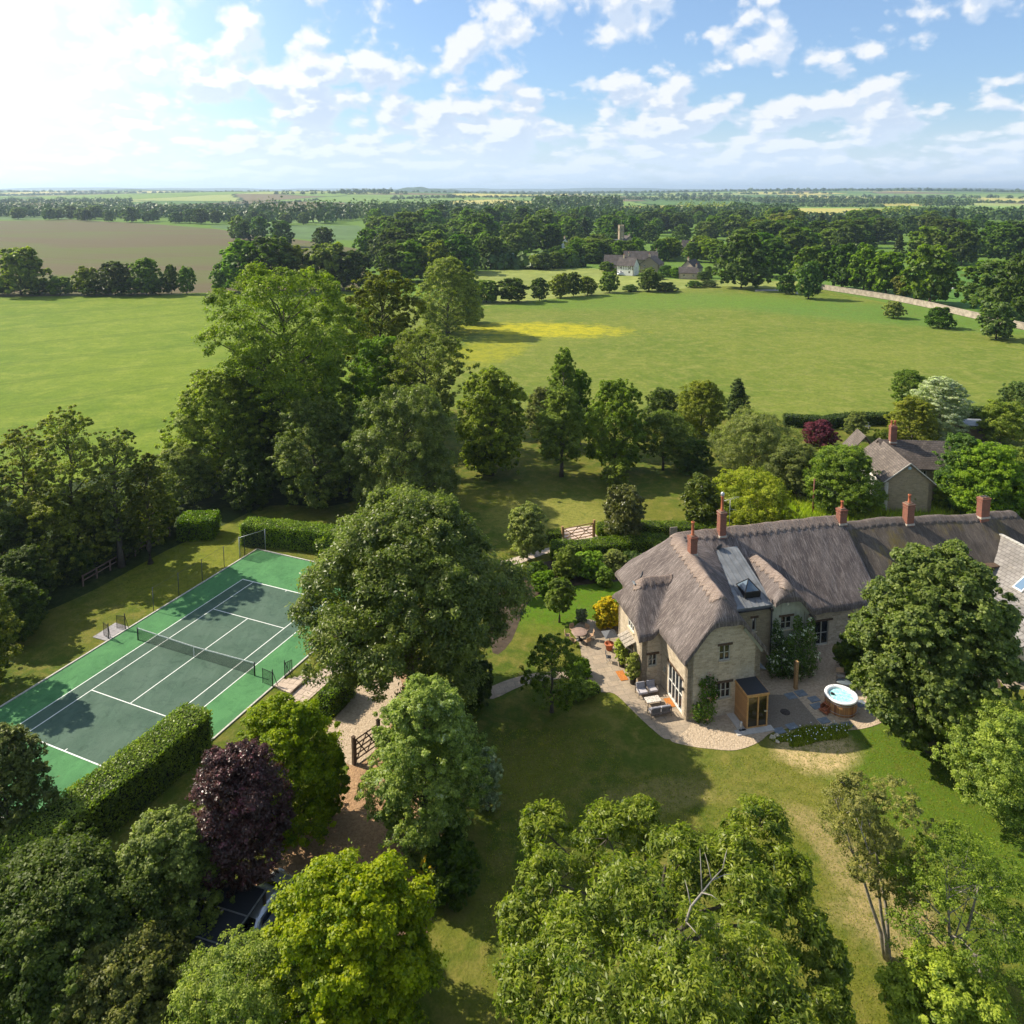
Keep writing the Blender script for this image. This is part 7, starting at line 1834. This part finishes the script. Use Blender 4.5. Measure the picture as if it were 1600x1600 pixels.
# ---- dead branch in the chestnut
b = MB(); q0 = G(1072, 1440, 10.4)
db = [(0, 0, 0), (.25, .3, .35), (.75, .6, .65), (1.2, .9, .9), (1.7, 1.1, 1.25)]
b.tube([q0 + Vector(p_) for p_ in db], [.055, .05, .04, .028, .012], 7)
for st_i, dv in ((1, (-.1, .7, .5)), (2, (.1, .9, 1.1)), (3, (.9, .2, .1)), (2, (.5, -.5, .2)), (4, (.3, .5, .4)), (0, (.5, -.6, -.3)), (3, (-.1, .8, .5))):
    p_ = q0 + Vector(db[st_i]); b.tube([p_, p_ + Vector(dv) * .6 + Vector((0, 0, .08)), p_ + Vector(dv)], [.026, .018, .006], 5)
ct_tree = [o for o in scene.objects if o.name.startswith('chestnut_tree')][0]
o_ = b.build('dead_branch', M_deadwood, ct_tree); o_.matrix_parent_inverse = Matrix.Translation(-ct_tree.location); o_['label'] = 'bare grey dead branch'

# ---- mid distance: individual trees from shared crowns
def proto(key, mat, shape, Hh, Rr, seed, bark=None, **kw):
    z0 = Hh * kw.pop('z0f', .08)
    V, F, tint, Lc, rl, cp_ = make_crown(seed, Hh - z0, Rr, z0, shape, **kw)
    me = mesh_np('crown', V, F, mat, attrs={'tint': tint})
    tm = make_trunk(seed, Hh - z0, z0, Lc[:8], Hh * .02, M_bark).build('tmp', bark or M_bark)
    tme = tm.data; bpy.data.objects.remove(tm)
    PROTO[key] = (me, tme, Hh, Rr)
fk = dict(lobes=16, lobe_r=.30, clumps=14, leaves=12, leaf=.95, aspect=.75, inner=.12, depth=.92)
proto('d1', L_dark, 'egg', 14, 5.5, 201, **fk); proto('d2', leaf_mat('wood leaves', (0.026, 0.058, 0.014), (0.075, 0.130, 0.026)), 'dome', 13, 6, 202, **fk)
proto('m1', L_mid, 'egg', 14, 5.0, 203, **fk); proto('m2', leaf_mat('hedgerow leaves', (0.038, 0.075, 0.014), (0.11, 0.165, 0.030)), 'dome', 12, 5.5, 204, **fk)
proto('o1', L_olive, 'round', 12, 5, 205, **fk); proto('g1', L_grey, 'dome', 12, 5.5, 206, **fk); proto('b1', L_blue, 'egg', 14, 5, 207, **fk)
proto('c1', L_con, 'cone', 15, 3.4, 208, **dict(fk, lobe_r=.45, leaf=.8, aspect=.4)); proto('p1', L_mid, 'column', 17, 3.2, 209, **dict(fk, lobe_r=.5))
proto('l1', L_lime, 'round', 10, 5, 210, **fk)
prng = random.Random(99)
def place(key, px_, py_, hpx, label, group, wratio=None, g=None, name='tree', cat='tree'):
    me, tme, H0, R0 = PROTO[key]
    g = g or G(px_, py_)
    hh = height_at(g, py_ - hpx) if hpx else H0
    sz = hh / H0; sxy = sz * (wratio or 1.0) * prng.uniform(.92, 1.12)
    t_ = thing(name, label, cat, g, prng.uniform(0, 6.28), group); t_.scale = (sxy, sxy, sz)
    obj('crown', me, t_); obj('trunk', tme, t_)
    return t_
# named single trees: key, px, base, height px, width px, label
def single(key, px_, py_, hpx, wpx, label, group=None, name='tree', cat='tree'):
    me, tme, H0, R0 = PROTO[key]; g = G(px_, py_); hh = height_at(g, py_ - hpx)
    depth = g[1] * math.cos(CAM_P) + CAM_H * math.sin(CAM_P); r_ = wpx / 2 * depth / CAM_F
    t_ = thing(name, label, cat, g, prng.uniform(0, 6.28), group); t_.scale = (r_ / R0, r_ / R0, hh / H0)
    obj('crown', me, t_); obj('trunk', tme, t_)
GL = 'trees of the hedge between barley and plough land'
for a in [('g1', 33, 461, 73, 72, 'broad open tree at the left end of the far barley hedge'), ('m2', 95, 461, 28, 38, 'low round thorn right of the broad open tree'), ('o1', 136, 461, 42, 34, 'thin crowned thorn between two dark rounded trees'), ('d1', 180, 461, 53, 50, 'dark conical tree in the middle of the far barley hedge'),
          ('m1', 229, 461, 57, 44, 'tall green ash right of the dark conical tree'), ('d1', 268, 459, 46, 20, 'narrow ivy column in the far barley hedge'), ('m1', 292, 459, 42, 26, 'lone leaning tree at the right end of the far barley hedge'), ('d2', 62, 461, 22, 40, 'low dark thicket under the broad open tree'), ('d2', 205, 461, 24, 50, 'low dark thicket under the tall green ash'), ('d2', 150, 461, 22, 50, 'low dark thicket left of the dark conical tree'), ('d2', 250, 460, 25, 36, 'low dark thicket beside the ivy column'), ('d2', 5, 461, 24, 40, 'low dark thicket at the left end of the far barley hedge')]:
    single(*a, group=GL)
GB = 'trees behind the barley at the top of the belt'
for a in [('m1', 380, 456, 80, 70, 'dark round tree at the barley corner left of the ash top'), ('m1', 348, 456, 45, 34, 'lower green tree at the barley corner edge'), ('d1', 425, 456, 88, 80, 'tall dark tree behind the giant ash crown'), ('o1', 460, 454, 70, 60, 'olive tree right behind the giant ash crown'), ('g1', 515, 453, 72, 70, 'grey loose tree above the barley gap'), ('d1', 490, 453, 60, 40, 'dark tree beside the grey loose tree'),
          ('d1', 552, 453, 62, 60, 'dark tree behind the tall olive oak left side'), ('m1', 640, 440, 62, 60, 'dark green tree behind the oak right side'), ('o1', 680, 440, 60, 50, 'olive tree behind the pale willow'), ('d1', 615, 440, 60, 50, 'dark tree directly behind the tall olive oak')]:
    single(*a, group=GB)
GM = 'hedgerow trees along the top of the meadow'
for a in [('d1', 800, 472, 38, 48, 'round dark tree at the left end of the meadow top hedge'), ('d1', 843, 470, 36, 28, 'pointed dark tree second in the meadow top hedge'), ('o1', 875, 465, 36, 32, 'brownish tree third in the meadow top hedge'), ('d1', 896, 463, 38, 26, 'dark slim tree between two brownish trees'), ('o1', 918, 461, 28, 28, 'olive bush right of the dark slim tree'), ('m2', 952, 457, 32, 30, 'separate round tree right of the hedge group'),
          ('m1', 1014, 455, 36, 36, 'bright round tree below the village barn gable'), ('d2', 985, 455, 10, 26, 'low bush left of the bright round tree'), ('d2', 1040, 455, 14, 34, 'low bush right of the bright round tree'), ('d2', 1085, 449, 10, 24, 'low bush below the lone cream cottage'), ('d2', 1108, 448, 9, 26, 'low bush right of the lone cream cottage'),
          ('d2', 1158, 450, 84, 78, 'massive dark lime tree right of the cream cottage'), ('m1', 1107, 434, 18, 14, 'bright green cypress beside the cream cottage'), ('d2', 1228, 459, 30, 28, 'round thorn by the white post on the meadow'), ('b1', 1263, 467, 58, 36, 'bluish ivy clad tree at the end of the stone wall'),
          ('g1', 1396, 497, 26, 30, 'pale flowering thorn in front of the stone wall'), ('d2', 1467, 512, 32, 40, 'dark round thorn in front of the stone wall'), ('b1', 1556, 530, 58, 50, 'ragged elder in front of the right end of the wall'), ('m2', 720, 470, 40, 60, 'low willow scrub at the top corner of the meadow'), ('m2', 760, 472, 34, 40, 'green scrub beside the round dark hedge tree')]:
    single(*a, group=GM)
for a in [('m2', 948, 424, 15, 22, 'small rounded tree at the left end of the long farmhouse'), ('d2', 1040, 432, 17, 24, 'dark tree beside the grey barn end'), ('m1', 1056, 434, 16, 18, 'green tree between the barn and the lone cream cottage'), ('m2', 966, 428, 9, 16, 'low bush before the long farmhouse wall'), ('d2', 1100, 438, 14, 22, 'dark bush at the right side of the cream cottage'), ('m2', 1028, 436, 8, 20, 'low bush under the grey barn end')]:
    single(*a, group='trees about the village farmhouse')
GW = 'park trees behind the stone wall'
for a in [('m2', 1265, 448, 62, 56, 'dark tree just left of the wall end'), ('d2', 1315, 452, 70, 56, 'dark broad tree first behind the wall'), ('m1', 1349, 456, 74, 48, 'tallest green tree behind the wall'), ('m2', 1384, 460, 66, 56, 'rounded tree third behind the wall'), ('m2', 1452, 474, 90, 76, 'big spreading tree standing alone behind the wall'), ('d2', 1555, 490, 84, 100, 'large dark tree at the right end behind the wall'), ('d2', 1602, 505, 104, 84, 'large dark tree cut by the right frame'), ('o1', 1411, 465, 34, 30, 'light green bush behind the wall')]:
    single(*a, group=GW)

KD = {'d1': 'dark oval', 'd2': 'broad dark', 'm1': 'mid green oval', 'm2': 'spreading green', 'o1': 'olive', 'g1': 'grey green', 'b1': 'blue green', 'c1': 'narrow conifer', 'p1': 'tall poplar', 'l1': 'bright lime'}
def zone(n, poly, keys, hrange, label, group, jitter=1.0, wr=(1.0, 1.3), marks=()):
    xs = [p_[0] for p_ in poly]; ys = [p_[1] for p_ in poly]; k = 0; out = []
    def inside(x, y):
        c_ = False; m_ = len(poly)
        for i in range(m_):
            x1, y1 = poly[i]; x2, y2 = poly[(i + 1) % m_]
            if (y1 > y) != (y2 > y) and x < (x2 - x1) * (y - y1) / (y2 - y1) + x1: c_ = not c_
        return c_
    tries = 0
    while k < n and tries < 20000:
        tries += 1
        x = prng.uniform(min(xs), max(xs)); y = prng.uniform(min(ys), max(ys))
        if not inside(x, y): continue
        if any(abs(x - a) < 7 * jitter and abs(y - b_) < 2.5 * jitter for a, b_ in out): continue
        out.append((x, y)); k += 1
    for x, y in out:
        key = prng.choice(keys); me, tme, H0, R0 = PROTO[key]; hh = prng.uniform(*hrange); s = hh / H0; wv = s * prng.uniform(*wr)
        ym = sum(ys) / len(ys); row = 'front' if y > ym else 'back'
        where = next((m_[1] for m_ in marks if x < m_[0]), '')
        lb = f"{KD[key]} tree, {row} of {label}, {where}" if where else f"{KD[key]} tree, {row} of {label}"
        t_ = thing('woodland_tree', lb, 'tree', G(x, y), prng.uniform(0, 6.28), group); t_.scale = (wv, wv, s)
        obj('crown', me, t_); obj('trunk', tme, t_)
zone(30, [(330, 366), (480, 384), (600, 402), (760, 398), (770, 425), (600, 432), (560, 404), (330, 370)], ['d1', 'd2', 'm1', 'b1', 'g1'], (13, 20), 'belt behind plough land', 'trees of the wooded belt beyond the plough land', marks=((430, 'at its left tip'), (520, 'left of the barley gap'), (620, 'behind the tall oak'), (700, 'behind the pale willow'), (900, 'nearest the village field')))
zone(24, [(10, 338), (560, 350), (560, 356), (10, 343)], ['d1', 'd2', 'm2'], (11, 18), 'hedgerow topping the plough land', 'hedgerow trees along the top of the plough land', marks=((120, 'at its left end'), (250, 'above the broad open tree'), (360, 'above the lone leaning tree'), (460, 'above the giant ash'), (900, 'at its right end')))
zone(56, [(580, 352), (860, 345), (870, 372), (860, 400), (700, 404), (600, 402)], ['d1', 'd2', 'm1', 'b1', 'm2'], (15, 24), 'dense wood', 'trees of the dense wood left of the village', marks=((620, 'at its plough land end'), (680, 'above the tall oak'), (740, 'above the pale willow'), (800, 'midway to the village'), (900, 'nearest the village')))
zone(56, [(860, 345), (1130, 345), (1130, 376), (1000, 382), (980, 378), (955, 378), (930, 384), (870, 380)], ['d1', 'm1', 'm2', 'c1', 'd2', 'b1'], (13, 20), 'village trees', 'trees around the far village', marks=((925, 'by the lone pale cottage'), (968, 'left of the church tower'), (1010, 'just right of the church tower'), (1070, 'above the long barn roofs'), (1200, 'above the lone cream cottage')))
zone(26, [(890, 398), (950, 396), (950, 408), (1040, 400), (1130, 405), (1130, 425), (1110, 420), (1045, 408), (955, 412), (890, 412)], ['d2', 'm1', 'm2', 'l1'], (9, 13), 'village field edge', 'trees at the edge of the village field', marks=((950, 'left of the farmhouse'), (1040, 'above the farmhouse roofs'), (1200, 'by the cream cottage')))
zone(14, [(730, 412), (900, 412), (900, 420), (730, 424)], ['m2', 'g1', 'd2'], (6, 10), 'hedge left of farmhouse', 'hedge trees left of the village farmhouse', marks=((790, 'at its left end'), (850, 'in its middle'), (1000, 'nearest the farmhouse')))
zone(84, [(1120, 350), (1240, 352), (1600, 354), (1720, 358), (1720, 412), (1560, 416), (1400, 414), (1330, 420), (1200, 440), (1125, 425)], ['d1', 'd2', 'd2', 'm2', 'c1'], (14, 20), 'big dark wood', 'trees of the big dark wood beyond the wall', wr=(1.0, 1.35), marks=((1190, 'above the massive lime'), (1260, 'above the wall end'), (1340, 'above the first wall tree'), (1420, 'above the third wall tree'), (1500, 'above the lone park tree'), (1570, 'above the pasture'), (1900, 'at the right frame')))
zone(6, [(1180, 380), (1260, 380), (1300, 350), (1180, 350)], ['l1', 'o1'], (15, 20), 'wood above the wall end', 'paler trees in the big dark wood')

# farther off nobody could count them: one mass of woodland and hedges
def far_mass(name, label, spots, mat_list, seed, leaf=3.3, per=64):
    rng = np.random.default_rng(seed); Pn = []; Nn = []; Tn = []; S_ = []
    for (x, y, hh, rr) in spots:
        d_ = nrm_(rng.normal(size=(per, 3))); d_[:, 2] = np.abs(d_[:, 2]) * .95 + .0
        lump = 1 + .22 * np.sin(d_[:, :1] * 5 + x) * np.cos(d_[:, 1:2] * 6 + y)
        p_ = np.array([x, y, hh * .12 + rise_at(x, y)]) + d_ * lump * np.array([rr, rr, hh * .88]); Pn.append(p_); Nn.append(d_ + rng.normal(size=(per, 3)) * .35); Tn.append(np.clip(np.full(per, rng.uniform(.2, .8)) + rng.normal(size=per) * .15, 0, 1)); S_.append(np.full(per, leaf * (rr / 6)))
    P = np.concatenate(Pn); N = np.concatenate(Nn); S_ = np.concatenate(S_)
    V, F = leaf_quads(P, N, 1.0, rng, .85); c_ = np.repeat(P, 4, 0); V = c_ + (V - c_) * np.repeat(S_, 4)[:, None]
    o_ = obj(name, mesh_np(name, V, F, mat_list, attrs={'tint': np.concatenate(Tn)})); tag(o_, label, 'woodland', kind='stuff'); return o_
def band(x0, y0, x1, y1, n, hh=(10, 16), th=1.0, rr=(5, 8)):
    out = []
    for i in range(n):
        s = (i + prng.uniform(0, 1)) / n; g = G(x0 + (x1 - x0) * s, y0 + (y1 - y0) * s + prng.uniform(-.5, .5) * th); h_ = prng.uniform(*hh); out.append((g.x, g.y, h_, prng.uniform(*rr)))
    return out
sp = []
sp += band(-120, 336, 290, 340, 110, (11, 18), 5); sp += band(290, 344, 420, 350, 18, (12, 20), 3); sp += band(-120, 327, 250, 329, 80, (10, 18), 4); sp += band(250, 329, 420, 333, 30, (8, 14), 2); sp += band(395, 345, 520, 349, 30, (20, 28), 3); sp += band(500, 342, 700, 338, 80, (17, 24), 8)
sp += band(-120, 320, 205, 319, 90, (8, 15), 1.5); sp += band(290, 327, 500, 317, 40, (4, 7), .3, (4, 5)); sp += band(250, 308, 600, 307.5, 60, (9, 15), .5, (7, 11)); sp += band(430, 313, 640, 312, 24, (8, 14), .5); sp += band(250, 333, 420, 336, 22, (10, 18), 2); sp += band(480, 311, 570, 303, 20, (4, 7), .3, (5, 6))
sp += band(320, 325, 400, 322, 10, (8, 14), 1); sp += band(530, 312, 612, 311, 24, (12, 18), .8, (7, 10)); sp += band(600, 331, 700, 328, 26, (10, 18), 2); sp += band(610, 316, 720, 314, 22, (6, 12), .6)
sp += band(-120, 309, 210, 308, 80, (8, 15), .9, (8, 14)); sp += band(-120, 303, 290, 303, 70, (8, 18), .6, (10, 16)); sp += band(690, 333, 870, 336, 60, (15, 22), 4); sp += band(700, 345, 860, 342, 50, (14, 20), 4)
sp += band(835, 330, 970, 324, 70, (22, 28), 6, (7, 10)); sp += band(700, 314.5, 850, 313, 26, (5, 10), .4); sp += band(970, 314.5, 1190, 315.5, 60, (10, 17), 1.5); sp += band(860, 338, 1140, 340, 100, (12, 17), 5); sp += band(860, 346, 1130, 345, 60, (13, 18), 4)
sp += band(1140, 335, 1245, 342, 60, (14, 20), 8); sp += band(1185, 318, 1490, 319, 100, (14, 20), 2.2, (6, 8)); sp += band(1250, 346.5, 1420, 347, 40, (9, 12), 1); sp += band(1400, 341, 1800, 342, 120, (13, 15), 9, (6, 8)); sp += band(1190, 323, 1380, 323.5, 30, (5, 9), .5)
sp += band(1440, 323, 1520, 322, 20, (14, 22), 2); sp += band(1500, 317, 1800, 316.5, 50, (5, 9), .6); sp += band(700, 304.5, 1150, 304.2, 80, (6, 14), .6, (9, 14)); sp += band(1150, 306, 1800, 306, 120, (10, 20), 1.4, (9, 14)); sp += band(1190, 311, 1800, 312, 60, (8, 14), .8, (7, 12))
sp += band(1030, 309, 1160, 311, 24, (8, 14), .5, (7, 10)); sp += band(300, 301, 1800, 300.8, 160, (8, 16), .5, (14, 26)); sp += band(480, 304, 720, 304, 90, (14, 22), .6, (10, 18)); sp += band(760, 420, 900, 416, 14, (5, 8), 1, (5, 7))
sp += band(-120, 302.2, 1800, 302, 330, (14, 24), .4, (16, 28)); sp += band(600, 305.5, 1800, 305.5, 160, (10, 16), .6, (9, 14)); sp += band(-120, 306, 600, 305.8, 90, (8, 13), .5, (9, 14)); sp += band(600, 308, 1300, 308, 70, (7, 12), .5, (8, 12))
far_mass('distant_woodland', 'hazy distant woods and hedges stretching to the horizon', sp, leaf_mat('distant leaves', (0.022, 0.048, 0.018), (0.055, 0.095, 0.028), trans=.12), 5)
# yellow green crops edges: lighter round copses in the far wood
sp2 = band(1340, 345, 1420, 342, 14, (13, 17), 4) + band(1060, 330, 1150, 334, 14, (14, 20), 6)
far_mass('distant_copse', 'paler lime coloured copse in the distant woods', sp2, leaf_mat('distant pale leaves', (0.09, 0.14, 0.02), (0.20, 0.27, 0.04), trans=.15), 6)

# ------------------------------------------------------------------ haze
m = bpy.data.materials.new('summer haze'); m.use_nodes = True; t = NT(m.node_tree); t.n.clear()
out = t.node('ShaderNodeOutputMaterial'); pv_ = t.node('ShaderNodeVolumePrincipled')
pv_.inputs['Color'].default_value = (0.62, 0.80, 1.0, 1); pv_.inputs['Density'].default_value = 0.00009; pv_.inputs['Anisotropy'].default_value = 0.35
t.l.new(pv_.outputs[0], out.inputs['Volume'])
hz_ = MB(); hz_.box((0, 14950, 79), (34000, 30400, 162)); ho = hz_.build('haze', m); ho['kind'] = 'stuff'
